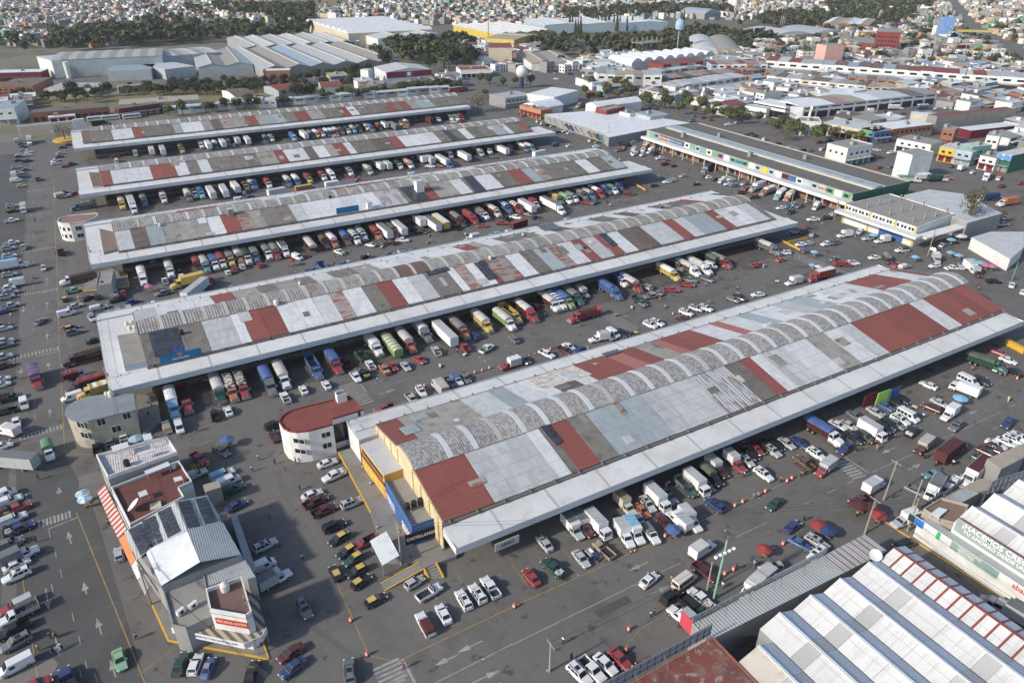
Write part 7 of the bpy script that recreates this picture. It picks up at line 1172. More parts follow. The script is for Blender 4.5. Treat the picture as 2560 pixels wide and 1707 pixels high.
def gateway(px,label,w_=14,h=11,ang=.6,c='white'):
 p=P(*px,0);r=empty('gateway',(p.x,p.y,0),ang);tag(r,label,'gateway','white market gateways');b=MB();n=12;o_=[];i_=[]
 for k in range(n+1):a=math.pi*k/n;o_.append((w_/2*math.cos(a),h*.35+h*.5*math.sin(a)));i_.append((w_*.38*math.cos(a),h*.33+h*.36*math.sin(a)))
 b.sec([[(x,y,z)for x,z in o_+i_[::-1]]for y in(-.6,.6)]);b.build('arch',WALL[c],r)
 for s_ in(-1,1):MB().box(s_*w_*.44-.9,s_*w_*.44+.9,-.9,.9,0,h*.42).build('pier',WALL[c],r)
 MB().box(-.8,.8,-.8,.8,h*.84,h*1.05).build('top_block',WALL[c],r)
gateway(a02(1020,765),'white pointed gateway arch at entrance of old market street');gateway(a02(1745,940),'white gateway arch beside the roadside trees, nearer one',12,10);gateway(a03(380,1100),'low white wavy gateway arch below the arcaded hall',16,8)
gt=empty('gate_frame',P(*a00(200,1270)),.06);tag(gt,'wide white entrance gate frame near the round tree planter, upper left','gate')
MB().box(-.6,.6,-.6,.6,0,7).build('pier',WALL['white'],gt);MB().box(28,34,-1,1,0,7.5).build('pier',WALL['white'],gt);MB().box(.6,28,-.5,.5,6,7).build('lintel',WALL['white'],gt)
p=P(*a02(88,812));wt=empty('water_tower',p);tag(wt,'white spherical water tower on a dark blue stem, upper centre','water tower')
b=MB();prof=[(math.cos(a)*4.7,12.5+4.7*math.sin(a))for a in[math.pi*(-.5+k/14)for k in range(1,14)]];b.sec([[(r_*math.cos(t*math.pi/9),r_*math.sin(t*math.pi/9),z)for t in range(18)]for r_,z in prof]);b.build('tank_sphere',wm('tower_white',(.60,.60,.57)),wt);MB().cyl((0,0,0),(0,0,8.3),1.7,1.6,14).build('stem',flat('navy_stem',(.03,.03,.10)),wt)
def pylon(px,h,label,w_=2.5,c=None,bands=False):
 p=P(*px);r=empty('lattice_tower',p);tag(r,label,'mast','radio masts');n=8
 for k in range(n):
  z0,z1=h*k/n,h*(k+1)/n;b=MB();f0,f1=w_*(1-.75*k/n)/2,w_*(1-.75*(k+1)/n)/2
  for sx_ in(-1,1):
   for sy_ in(-1,1):b.bar((sx_*f0,sy_*f0,z0),(sx_*f1,sy_*f1,z1),.16);b.bar((sx_*f0,sy_*f0,z0),(-sx_*f1,sy_*f1,z1),.09)
  b.build('mast_section',(flat('mast_red',(.4,.04,.03))if k%2 else WHT)if bands else METAL,r)
pylon(a02(617,250),55,'tall thin red and white radio mast behind pale warehouse, top',2,bands=True);pylon(a03(110,340),62,'red and white lattice tower among trees, top right',4.5,bands=True);pylon(a01(2135,395),38,'slim white pole mast near the silo block, top centre',1.2);pylon(a03(1770,840),24,'slim yellow lamp mast in far right yard',1)
for k,(x,y,h)in enumerate(((2002,105,22),(2040,108,20))):p=P(*a02(x,y));o=MB().cyl((0,0,0),(0,0,h),5,n=12).build('silo',WALL['white'],None,p);tag(o,('left','right')[k]+' white silo of the pair, top right','silo','white silos')
p=P(*a00(640,720));si=MB().cyl((0,0,0),(0,0,13),2.2,n=12).build('silo',WALL['white'],None,p);tag(si,'white silo standing before the long grey factory','silo')
p=P(*a02(1512,500));wt2=empty('water_tower',p);tag(wt2,'small light blue ball water tower on thin stem, upper right','water tower');b=MB();b.sec([[(r_*math.cos(t*math.pi/6),r_*math.sin(t*math.pi/6),z)for t in range(12)]for r_,z in((.5,22),(4,24),(4.6,28),(4,32),(.5,34))]);b.build('tank_sphere',flat('pale_blue',(.3,.45,.6)),wt2);MB().cyl((0,0,0),(0,0,22),.6,n=8).build('stem',METAL,wt2)
uc=empty('building_frame',P(*a02(1230,500)),.1);tag(uc,'unfinished concrete building with bare columns, upper right','building')
for z in(0,6,12):MB().box(-15,15,-8,8,z+5.4,z+6).build('floor_slab',WALL['concrete'],uc)if z<12 else None
for x in range(-14,16,7):
 for y_ in(-7,0,7):MB().box(x-.4,x+.4,y_-.4,y_+.4,0,16).build('column',WALL['concrete'],uc)
MB().box(5,15.2,-8.2,-8.02,6,12).build('brick_panel',WALL['brick'],uc)
FV=1.08844
def inpoly(x,y,P_):
 c=False;n=len(P_);j=n-1
 for i in range(n):
  if(P_[i][1]>y)!=(P_[j][1]>y)and x<(P_[j][0]-P_[i][0])*(y-P_[i][1])/(P_[j][1]-P_[i][1])+P_[i][0]:c=not c
  j=i
 return c
def wpoly(ps):return[tuple(W(x*FV,y*FV).xy)for x,y in ps]
TZ=[wpoly(p)for p in([(-60,100),(85,98),(88,150),(-60,162)],[(118,92),(330,75),(540,66),(590,92),(540,98),(330,108),(118,126)],[(500,30),(720,24),(722,78),(640,100),(540,92),(500,62)],[(330,40),(520,20),(520,66),(330,80)],[(905,118),(1080,92),(1102,160),(1045,198),(900,186),(845,176),(830,152)],[(560,195),(740,178),(860,160),(850,186),(740,216),(560,222),(290,222),(298,206)],[(1230,92),(1330,100),(1500,98),(1640,66),(1760,48),(1850,28),(2100,32),(2100,56),(1900,60),(1770,102),(1700,106),(1650,100),(1560,128),(1400,138),(1230,130)],[(1290,34),(1500,24),(1680,12),(1680,36),(1500,42),(1300,52)],[(1900,14),(2140,8),(2140,26),(1900,30)],[(640,214),(1060,200),(1060,214),(640,228)],[(0,205),(250,205),(250,228),(120,240),(0,225)])]
HZ=[wpoly(p)for p in([(-120,-45),(2480,-45),(2480,60),(1500,44),(1200,66),(1020,60),(700,40),(560,62),(230,112),(-120,104)],[(1620,96),(1700,110),(1850,72),(2480,58),(2480,170),(2100,150),(1900,132),(1620,146)],[(1100,165),(1330,140),(1420,125),(1480,150),(1400,168)],[(760,95),(900,90),(880,118),(800,110)])]
FZ=[wpoly(p)for p in([(0,3),(62,1),(62,12),(0,14)],[(640,2),(810,0),(800,22),(640,26)],[(60,68),(160,60),(170,75),(60,86)],[(300,54),(360,48),(360,60),(280,62)])]
HW=wpoly([(2135,-30),(2180,-30),(2250,60),(2400,130),(2400,178),(2290,120),(2215,66)])
m_grass=mat('dry_grass',(.20,.165,.085),.95,.3,.05,stain=((.09,.10,.045),.8,.03),orand=0)
for p_ in FZ:sheet('dry_field',p_,.02,m_grass)
sheet('dry_field',wpoly([(-60,196),(300,190),(560,205),(860,178),(860,190),(560,226),(300,240),(60,244),(-60,240)]),.03,m_grass)
sheet('dry_field',wpoly([(560,66),(690,62),(690,78),(560,84)]),.02,mat('green_field',(.14,.15,.06),.95,.2,.05,orand=0))
sheet('highway',HW,.05,m_asph)
sheet('boulevard',wpoly([(1330,205),(1420,205),(1700,262),(2000,330),(2352,420),(2352,500),(2230,430),(1780,345),(1500,290),(1300,240)]),.012,m_asph)
town=sheet('town_ground',wpoly([(-120,-50),(2480,-50),(2480,190),(1500,150),(1100,130),(700,90),(230,110),(-120,110)]),.012,mat('town_ground',(.13,.125,.10),.95,.3,.02,stain=((.09,.09,.06),.7,.02),orand=0))
yard=sheet('factory_yard',wpoly([(90,170),(560,165),(1000,150),(1380,130),(1420,200),(1080,232),(560,190),(330,205),(110,212)]),.014,m_asph)
FOOT=[]
for o in bpy.data.objects:
 if o.parent is None and o.get('category')in('building','warehouse','factory','market hall','shop','shop row','house','tower','canopy','kiosk','wall','office','market shed'):
  xs=[];
  for c in o.children:
   if c.type=='MESH' and len(xs)<400:
    M_=Matrix.Translation(o.location)@Matrix.Rotation(o.rotation_euler.z,4,'Z')@Matrix.Translation(c.location)
    xs+=[(M_@v.co).xy for v in c.data.vertices[:24]]
  if xs:
   a=o.rotation_euler.z;u=Vector((math.cos(a),math.sin(a)));n=Vector((-u.y,u.x));us=[p.dot(u)for p in xs];ns=[p.dot(n)for p in xs];FOOT.append((u,n,min(us)-4,max(us)+4,min(ns)-4,max(ns)+4))
def free(x,y,m=0):
 p=Vector((x,y))
 return not any(a-m<p.dot(u)<b_+m and c-m<p.dot(n)<d+m for u,n,a,b_,c,d in FOOT)
INF=[]
for zi,(zp,an_)in enumerate([(wpoly(p),a)for p,a in(([(1380,130),(2000,148),(2420,170),(2420,262),(2200,252),(1990,262),(1700,268),(1560,238),(1380,182)],.0),([(1330,170),(1480,200),(1430,222),(1330,200)],.0),([(1870,268),(2420,290),(2420,345),(2150,345),(1990,300)],.05),([(1500,200),(1990,212),(1950,248),(1700,256),(1560,235)],.0),([(1880,180),(2400,215),(2400,248),(2150,240),(1900,205)],-.12),([(1700,240),(1850,258),(1790,282),(1690,262)],0),([(1850,262),(2400,285),(2400,330),(2100,332),(1880,300)],0),([(2080,318),(2400,335),(2400,440),(2240,400),(2060,350)],0),([(1330,150),(1390,140),(1400,175),(1350,195)],0),([(1900,136),(2400,165),(2400,215),(1900,178)],-.1),([(640,196),(1060,182),(1060,200),(650,214)],0),([(1000,100),(1240,104),(1230,160),(1110,158)],.2),([(-60,228),(60,228),(90,262),(-60,280)],0))]):
 xs=[p[0]for p in zp];ys=[p[1]for p in zp];y=min(ys)
 while y<max(ys):
  dp_=rnd.uniform(9,13);x=min(xs)+rnd.uniform(0,8)
  while x<max(xs):
   wd=rnd.uniform(9,20);cx,cy=x+wd/2,y+dp_/2
   if inpoly(cx,cy,zp)and free(cx,cy,wd*.5-4)and not inpoly(cx,cy,HW)and rnd.random()<.93 and not any(abs(v['o'].location.x-cx)<wd/2+.5 and abs(v['o'].location.y-cy)<dp_/2+.5 for v in VEH):
    z=rnd.choice((3.6,4.5,5.5,6.5));wc=rnd.choice(('white',)*7+('grey','beige','cream','sky','concrete','brick'));rc=rnd.choice(('white','white','white','light','light','light','grey','slab','slab','dark','red','blue','tan','pink'))
    r=empty('market_building',(cx,cy,0),an_);tag(r,None,'building','low market buildings');MB().box(-wd/2,wd/2,-dp_/2,dp_/2,0,z).build('wall',WALL[wc],r);b=MB();s_=rnd.choice((.4,.9,1.4));b.sec([[(q,-dp_/2-.3,z+.02),(q,dp_/2+.3,z+s_),(q,dp_/2+.3,z+s_+.15),(q,-dp_/2-.3,z+.17)]for q in(-wd/2-.2,wd/2+.2)]);b.build('roof',ROOF[rc],r)
    MB().box(-wd/2,wd/2,-dp_/2-2.2,-dp_/2-.05,z*.55,z*.55+.2).build('canopy',ROOF[rnd.choice(('light','grey','white','red'))],r);MB().box(-wd*.4,wd*.1,-dp_/2-.18,-dp_/2-.02,z*.66,z*.94).build('sign_panel',WALL[rnd.choice(('white','sky','yellow','red','blue','orange','lgreen','white','cream'))],r)
    if rnd.random()<.6:MB().box(-1.2,1.2,0,2.2,z+.5,z+2.6).build('roof_hut',WALL[wc],r)
    INF.append((r,wc,rc,z));ca_,sb_=math.cos(an_),math.sin(an_);FOOT.append((Vector((ca_,sb_)),Vector((-sb_,ca_)),cx*ca_+cy*sb_-wd/2-1,cx*ca_+cy*sb_+wd/2+1,-cx*sb_+cy*ca_-dp_/2-2,-cx*sb_+cy*ca_+dp_/2+1))
   x+=wd+rnd.uniform(.3,2.5)
  y+=dp_+(rnd.uniform(.5,2)if int(y*3)%2 else 4.5)
m_bark=flat('bark',(.12,.095,.075),.9);
def leafm(k,c):return mat(k,c,.85,.35,.6,orand=.3,space='O',spec=.15)
LM=[leafm('olive_leaves',(.085,.092,.048)),leafm('dark_leaves',(.056,.068,.038)),leafm('bright_leaves',(.10,.135,.045)),leafm('dry_leaves',(.13,.115,.07))]
def crown(seed,R,H,n=9,q=62,ls=.62,z0=None):
 r=random.Random(seed);b=MB();z0=H*.45 if z0 is None else z0
 for k in range(n):
  a=r.uniform(0,6.28);d=R*.62*math.sqrt(r.random());cx,cy=d*math.cos(a),d*math.sin(a);cz=z0+(H-z0)*(.25+.6*r.random()*(1-.5*d/R));s=R*r.uniform(.32,.52)
  for _ in range(q):
   v=Vector((r.gauss(0,1),r.gauss(0,1),r.gauss(0,1))).normalized();p=Vector((cx,cy,cz))+v*s*r.uniform(.7,1.08);p.z-=abs(v.z)*s*.15
   t1=Vector((r.gauss(0,1),r.gauss(0,1),r.gauss(0,.6))).normalized();t2=t1.cross(v+Vector((.01,.02,.4))).normalized();l=ls*r.uniform(.6,1.3)
   b.face([p+t1*l,p+t2*l*.7,p-t1*l,p-t2*l*.7])
 return b
def trunk(seed,H,R):
 r=random.Random(seed);b=MB();b.cyl((0,0,0),(0,0,H*.55),.035*H,.022*H,6)
 for k in range(5):a=k*1.3+r.random();b.cyl((0,0,H*(.3+.05*k)),(R*.5*math.cos(a),R*.5*math.sin(a),H*.75),.014*H,.006*H,4)
 return b.mesh('trunk',m_bark)
TP=[]
for k,(R_,H,lm)in enumerate(((4.2,9,0),(4.8,11,1),(3.8,8,2),(5.2,12,1),(3.4,8,3),(4.4,9.5,0))):
 TP.append((trunk(k,H,R_),crown(k+5,R_,H).mesh('crown',LM[lm])))
cy_=MB();rr=random.Random(4)
for _ in range(420):z=rr.uniform(.8,14);R0=1.5*(1-(z/14.5)**1.6)*min(1,z/2+.3);a=rr.uniform(0,6.28);p=Vector((R0*math.cos(a),R0*math.sin(a),z));t1=Vector((-math.sin(a),math.cos(a),.3));cy_.face([p+t1*.4,p+Vector((0,0,.9)),p-t1*.4,p-Vector((0,0,.5))])
CYP=(MB().cyl((0,0,0),(0,0,12),.2,.05,5).mesh('trunk',m_bark),cy_.mesh('crown',LM[1]));_e=crown(77,4.4,15.5,22,34,.3,4.0);EUC=(trunk(9,17,6),_e.mesh('crown',LM[3]));BARE=(trunk(12,9,6),crown(33,4.8,8.5,12,45,.3,2.2).mesh('crown',LM[3]))
TN=[]
def tree(x,y,proto,label=None,sc=1.0,group=None,name='tree'):
 r=empty(name,(x,y,0),rnd.uniform(0,6.28));s=(sc,sc,sc*rnd.uniform(.9,1.12));inst('trunk',proto[0],r);inst('crown',proto[1],r);r.scale=s;tag(r,label,'tree',group);TN.append((r,label));return r
for(px,pr,sc,lb)in((a00(600,1290),BARE,1.15,'round sparse tree in yellow planter near the white gate, upper left'),(a00(700,960),TP[1],1.3,'big dark green tree on dry grass before the factory, upper left'),(a00(820,870),TP[2],.95,'lighter green tree right of the big dark one, upper left'),(a00(1005,890),TP[1],1.0,'round dark tree beside the concrete boundary block, upper left'),(a00(1555,1075),TP[2],1.0,'left bright green tree behind the farthest shed'),(a00(1680,1060),TP[2],1.2,'wide bright green tree behind the farthest shed'),(a01(2040,1030),BARE,1.7,'big sparse brown-green tree right of the farthest shed'),(a01(380,950),TP[1],1.25,'left of two dark leafy trees behind the farthest shed'),(a01(510,930),TP[1],1.15,'dark leafy tree pair behind the farthest shed, right one'),(a13(1800,560),EUC,1.25,'tall eucalyptus before the pale metal-roofed hall, right'),(a13(2330,440),EUC,.85,'second eucalyptus at right edge near the parked orange truck'),(a13(2130,460),BARE,.7,'thin sparse tree behind the tall eucalyptus, right'),(a03(430,1330),TP[2],1.25,'bright leafy tree before the long cream shop, upper right'),(a03(150,1290),BARE,1.1,'bare grey tree left of the leafy tree, upper right'),(a01(2110,900),TP[0],.8,'small dark tree at the crossing above the farthest shed'),(a01(750,360),EUC,.8,'tall eucalyptus before the barrel vault warehouse'),(a01(920,390),EUC,.6,'smaller eucalyptus right of the tall one at top centre')):
 p=P(*px);tree(p.x,p.y,pr,lb,sc)
 if 'planter' in lb:MB().cyl((0,0,0),(0,0,.7),5.5,n=20).build('planter',YEL,TN[-1][0])
ST=[a01(x,y)for x,y in((240,990),(285,985),(620,940),(690,930),(870,915),(940,915),(1000,905),(1060,890),(1110,890),(1160,880),(1290,870),(1440,850),(1510,840),(1610,830),(1700,820),(1770,810),(2050,780),(2140,800),(2260,820),(20,1000))]+[a00(x,y)for x,y in((1890,1040),(1950,1030),(2080,1020),(2180,1015),(2280,1010))]+[a02(x,y)for x,y in((640,750),(730,820),(870,870),(950,820),(1040,880),(1110,900),(1040,810),(1250,950),(1380,930),(1400,1000),(1450,990),(1600,960),(1620,1000),(1720,1030),(1760,1010),(1860,1040),(1930,1100),(2000,1110),(2080,1110),(2110,1090),(25,790),(170,800),(450,610))]+[a03(x,y)for x,y in((80,1220),(200,1240),(300,1260),(560,380),(760,400),(1340,370),(1500,480),(1650,400),(1870,430),(1240,460))]
for k,px in enumerate(ST):p=P(*px);tree(p.x,p.y,TP[(0,2,0,4,0,5)[k%6]],None,rnd.uniform(.85,1.15),'street trees')
for x,y in((528,290),(552,285),(580,320),(603,325),(628,320),(740,260),(765,250),(820,280),(850,285),(885,270),(930,290),(985,280),(1050,290),(1100,270),(1210,260),(1225,255),(1275,260),(960,300),(720,250),(785,270),(1570,250),(255,95),(1390,400)):p=P(*a02(x,y));tree(p.x,p.y,CYP,None,rnd.uniform(1.2,2.0),'cypress trees','cypress_tree')
for k in range(26):
 t=k/26;p=W((1345+t*640)*FV+rnd.uniform(-8,8),(222+t*112)*FV+rnd.uniform(-5,5));tree(p.x,p.y,TP[(0,2,5,4)[k%4]],None,rnd.uniform(.7,1.05),'street trees')
cand=[]
for z_i,zp in enumerate(TZ):
 xs=[p[0]for p in zp];ys=[p[1]for p in zp];st=11 if z_i not in(5,9,10)else 6.5;x=min(xs)
 while x<max(xs):
  y=min(ys)
  while y<max(ys):
   px_,py_=x+rnd.uniform(-3.5,3.5),y+rnd.uniform(-3.5,3.5)
   if inpoly(px_,py_,zp)and free(px_,py_)and(math.sin(px_*.021+1)+math.sin(py_*.013+px_*.01)+rnd.uniform(-1.4,1.4)>(.25 if z_i<4 else-.2)or z_i in(5,9,10)):cand.append((bearing((px_,py_,0))[2],px_,py_,rnd.uniform(.55,.75)if z_i in(5,9,10)else rnd.uniform(1.1,2.0)if z_i in(1,2,3,4)else rnd.uniform(1,1.6)))
   y+=st
  x+=st
for hp in(0,1):
 xs=[p[0]for p in HZ[hp]];ys=[p[1]for p in HZ[hp]]
 for _ in range((3600,900)[hp]):
  x,y=rnd.uniform(min(xs),max(xs)),rnd.uniform(min(ys),min(max(ys),(3000,2200)[hp]))
  if inpoly(x,y,HZ[hp])and free(x,y)and not inpoly(x,y,HW):cand.append((bearing((x,y,0))[2],x,y,rnd.uniform(.6,1.2)))
cand.sort();sm=[crown(50+k,4.6,9,5,17,1.35)for k in range(4)];big=[MB()for _ in LM[:2]]
for k,(d_,x,y,s)in enumerate(cand):
 if k<235:tree(x,y,TP[rnd.choice((0,1,1,3,5))],None,s,'trees beyond the sheds')
 else:
  b=big[rnd.choice((0,1))];c=sm[k%4];i=len(b.v);ca,sa_=math.cos(k),math.sin(k)
  b.v+=[(x+s*(v[0]*ca-v[1]*sa_),y+s*(v[0]*sa_+v[1]*ca),v[2]*s)for v in c.v];b.f+=[tuple(i+q for q in f)for f in c.f];b.m+=[0]*len(c.f)
J=MB();J.v=big[0].v+big[1].v;o_=len(big[0].v);J.f=big[0].f+[tuple(o_+q for q in f)for f in big[1].f];J.m=[0]*len(big[0].f)+[1]*len(big[1].f);tag(J.build('far_woods',LM[:2]),'dark woods and scattered trees far behind the market','woods',None,'stuff')
hw_=['white']*14+['grey']*10+['beige']*8+['concrete']*9+['cream']*3+['brick']*2+['red','pink','sand','lgreen','sand','sky','orange'];hr_=['slab']*5+['dark']*3+['light','grey','tan','white','red','pink']
hs=[]
for zi,zp in enumerate(HZ):
 xs=[p[0]for p in zp];ys=[p[1]for p in zp];ang=(.35,-.3,.2,.1)[zi];ca,sa_=math.cos(ang),math.sin(ang);R_=int((max(max(xs)-min(xs),max(ys)-min(ys)))/10)+2;cx,cy=(min(xs)+max(xs))/2,(min(ys)+max(ys))/2
 for i in range(-R_,R_):
  if i%5==0:continue
  for j in range(-R_,R_):
   if j%12==0 or rnd.random()<.14:continue
   u,v=i*10.5+rnd.uniform(-1.5,1.5),j*10.5+rnd.uniform(-1.5,1.5);x,y=cx+u*ca-v*sa_,cy+u*sa_+v*ca
   if not inpoly(x,y,zp)or not free(x,y)or inpoly(x,y,HW)or(any(inpoly(x,y,t)for t in TZ)and rnd.random()<.55)or any(inpoly(x,y,f)for f in FZ):continue
   sx,sy,dp=bearing((x,y,0))
   if-60<sx<2620 and dp<2600:hs.append((dp,x,y,ang+rnd.choice((0,math.pi/2))+rnd.uniform(-.06,.06)))
hs.sort();allm=sorted(set(hw_))+['R_'+k for k in sorted(set(hr_))];mats_=[WALL[k]if not k.startswith('R_')else ROOF[k[2:]]for k in allm]+[GLASS]
FB=MB();HOUSES=[];_hm={}
for k,(dp,x,y,a)in enumerate(hs):
 w_,d_,h=rnd.choice((7,9,11)),rnd.choice((7,9,10)),rnd.choice((3.2,3.4,6,6.2,8.6));wc,rc=rnd.choice(hw_),rnd.choice(hr_)
 if k<285:
  key=(w_,d_,h)
  if key not in _hm:
   b=MB();b.box(-w_/2,w_/2,-d_/2,d_/2,0,h);top=MB().box(-w_/2+.2,w_/2-.2,-d_/2+.2,d_/2-.2,h,h+.12);pz=MB()
   for q in((-w_/2,w_/2,-d_/2,-d_/2+.2),(-w_/2,w_/2,d_/2-.2,d_/2),(-w_/2,-w_/2+.2,-d_/2+.2,d_/2-.2),(w_/2-.2,w_/2,-d_/2+.2,d_/2-.2)):pz.box(*q,h,h+.7)
   _hm[key]=(b,top,pz,MB().box(-.8,.8,-.06,.02,-.6,.6).mesh('window',GLASS))
  t4=_hm[key];r=empty('house',(x,y,0),a)
  for nm,mb_,mm in(('wall',t4[0],WALL[wc]),('roof',t4[1],ROOF[rc]),('parapet',t4[2],WALL[wc])):
   mk2=(key,nm,mm.name)
   if mk2 not in _hm:_hm[mk2]=mb_.mesh(nm,mm)
   inst(nm,_hm[mk2],r)
  for fl in range(int(h//3)):
   for sx_ in(-w_*.25,w_*.25):inst('window',t4[3],r,(sx_,-d_/2,1.8+fl*2.8));inst('window',t4[3],r,(-w_/2,sx_*d_/w_,1.8+fl*2.8),-math.pi/2)
  tag(r,None,'house','houses of the far town');HOUSES.append((r,wc,rc,h))
 else:
  i=len(FB.v);ca,sa_=math.cos(a),math.sin(a)
  for(qx,qy,qz0,qz1,mw,mr)in((w_/2,d_/2,0,h,allm.index(wc),allm.index('R_'+rc)),)+(((w_*.2,d_*.2,h,h+2.2,allm.index(wc),allm.index(wc)),)if k%3==0 else()):
   i=len(FB.v);FB.v+=[(x+px_*ca-py_*sa_,y+px_*sa_+py_*ca,z)for z in(qz0,qz1)for px_,py_ in((-qx,-qy),(qx,-qy),(qx,qy),(-qx,qy))]
   for q,mm in(((4,5,6,7),mr),((0,1,5,4),mw),((1,2,6,5),mw),((2,3,7,6),mw),((3,0,4,7),mw)):FB.f.append(tuple(i+t for t in q));FB.m.append(mm)
  if h>5:
   i=len(FB.v);FB.v+=[(x+px_*ca-(-d_/2-.05)*sa_,y+px_*sa_+(-d_/2-.05)*ca,z)for px_,z in((-1.2,h-2.2),(1.2,h-2.2),(1.2,h-.9),(-1.2,h-.9))];FB.f.append((i,i+1,i+2,i+3));FB.m.append(len(allm))
tag(FB.build('far_houses',mats_),'dense mass of small far houses toward the horizon','houses',None,'stuff')
line([(1,0,490,70),(1,0,545,1560)],.16,m_line_y,name='edge_line');line([(2,0,540,0),(2,0,595,1015),(2,0,870,1040)],.16,m_line_y,name='edge_line');line([(3,0,700,0),(3,0,1330,1568)],.16,m_line_y,name='edge_line')
line([(3,0,200,560),(3,0,350,1568)],.13,m_line_y,name='edge_line');line([a30(1270,1500),a30(1570,1260)],.12,m_line_y,name='bay_line')
line([a31(740,640),a31(1035,1310),a31(1240,1365)],.16,m_line_y,name='edge_line');line([a31(1290,1372),a32(0,870),a32(1290,285),a23(0,1365),a23(700,1060),a23(2350,270)],.16,m_line_y,name='edge_line')
line([a32(820,1500),a32(1180,1070),a32(1440,915)],.12,m_line_y,name='edge_line');line([a31(790,750),a31(900,705)],.12,m_line_y,name='bay_line');line([a31(1150,660),a31(1180,720)],.12,m_line_y,name='bay_line')
for q in((a32(0,470),a32(160,700)),(a32(440,320),a32(545,430)),(a32(240,405),a32(340,530)),(a31(1860,560),a31(1890,660)),(a31(2070,470),a31(2120,560)),(a31(2280,350),a31(2350,450))):line(q,.1,m_line_y,name='bay_line')
line([a31(1640,1568),a31(2350,1210)],.16);line([a32(0,1215),a32(1150,655)],.16);line([a32(1360,550),a32(1550,465)],.14);line([a32(2030,240),a32(2350,90)],.16);line([a23(950,1200),a23(1330,1030)],.14);line([a23(1760,820),a23(2130,645)],.14);line([a23(1590,890),a23(1710,845)],.14)
for q in((a23(540,1390),a23(620,1355)),(a23(330,1490),a23(410,1455)),(a23(2060,800),a23(2110,780)),(a23(2215,600),a23(2270,575)),(a23(730,1300),a23(790,1275))):line(q,.14)
line([a31(1345,1350),a31(1460,1568)],.4,name='stop_line');line([a23(700,1060),a23(920,1200)],.35,name='stop_line')
for a_,b_ in((a31(2075,1180),a31(1845,1290)),(a31(1865,1300),a31(1635,1410)),(a31(1980,1568),a31(2240,1450)),(a32(1250,455),a32(1075,535)),(a32(1270,755),a32(1445,675)),(a23(1165,970),a23(1045,1025)),(a23(1285,1175),a23(1405,1120)),(a23(1930,625),a23(1840,665)),(a21(1065,390),a21(1215,345)),(a21(1120,485),a21(1280,437)),(a30(420,700),a30(450,895)),(a30(795,750),a30(765,640)),(a30(935,1125),a30(885,970)),(a30(655,290),a30(622,175)),(a20(460,690),a20(455,610)),(a20(445,250),a20(442,190)),(a20(195,240),a20(190,300)),(a20(240,1395),a20(250,1500)),(a20(545,1400),a20(538,1330)),(a30(505,1140),a30(545,1315)),(a30(1065,1515),a30(1010,1350)),(a10(430,1060),a10(428,980)),(a10(433,1270),a10(430,1200)),(a10(435,1550),a10(432,1490)),(a10(213,1240),a10(213,1300))):arrow(a_,b_)
for x,y,c in((320,1040,2),(325,1100,2),(322,690,2),(318,560,2)):line([(2,0,x,y-25),(2,0,x+2,y+25)],.12)
for x,y in((455,200),(510,380),(560,560),(670,960),(730,1170),(790,1400),(740,1480),(480,700)):line([(3,0,x-8,y-40),(3,0,x+8,y+40)],.12)
for y in(840,1060,1250,1450,300,600):line([(1,0,305,y-22),(1,0,306,y+22)],.12)
def walk(a_,b_,n,ln,wd=.5):
 """n stripes from a_ to b_, each ln long across"""
 A_=P(*a_).xy;B_=P(*b_).xy;d=(B_-A_)/max(n-1,1);nn=Vector((-d.y,d.x)).normalized()*ln/2
 for k in range(n):c=A_+d*k;strip(c-nn,c+nn,wd,m_line_w,'crosswalk_stripe')
walk(a31(1195,1395),a31(1265,1542),5,4.4,.48);line([a31(1250,1568),a31(1365,1535)],.48,name='crosswalk_stripe');walk(a23(670,1105),a23(835,1240),7,3.6,.5);walk(a20(90,158),a20(530,62),14,2.2,.4);walk(a20(190,885),a20(560,780),12,2.2,.4);walk(a10(170,1145),a10(520,1088),14,2.0,.35);walk(a10(200,745),a10(505,700),13,2,.35);walk(a10(290,410),a10(500,380),9,2,.35);walk(a10(250,190),a10(490,160),10,2,.35)
walk(a21(830,400),a21(960,575),10,6.5,.4);walk(a12(890,1320),a12(1100,1460),12,5,.3);walk(a13(230,770),a13(720,960),22,5.5,.35);walk(a30(360,110),a30(640,20),9,2.3,.4);walk(a12(500,130),a12(800,60),1,2)
for q in((a21(960,385),a21(1015,460)),(a20(320,140),a20(545,90)),(a30(440,155),a30(715,45))):line(q,.3,name='stop_line')
for q in((a21(1170,415),a21(1400,340)),(a21(1380,250),a21(1500,215)),(a12(560,1430),a12(660,1405)),(a12(1640,1180),a12(1700,1165)),(a12(900,1395),a12(940,1410)),(a12(1700,1110),a12(1800,1090)),(a12(1170,1085+400),a12(1240,1470)),(a21(2040,190),a21(2150,150)),(a20(1800,960),a20(1950,905)),(a20(1790,800),a20(2000,740)),(a22(0,60),a22(60,40)),(a11(120,985),a11(180,975))):line(q,.13)
for k in range(5):line([a13(20+k*150,1000-k*60+30),a13(20+k*150+50,985-k*60+22)],.12)
def srf(num,side,px):sh=SHEDS[num];x,y=slope_local(sh,side,px);return sh.M@Vector((x,y,slope_z(y)+.12))
def sarr(num,side,q,r_,c_,label):w4=[srf(num,side,p)for p in q];solar([w4[0],w4[1],w4[2],w4[3]],r_,c_,label,lift=.2)
sarr(4,'n',(ZB4(1125,935),ZB4(1565,850),ZB4(1455,475),ZB4(1020,560)),11,6,'large grid of solar panels at left end of second shed');sarr(4,'n',(a11(1580,975),a11(1785,920),a11(1750,885),a11(1550,930)),1,9,'single row of solar panels high on second shed roof')
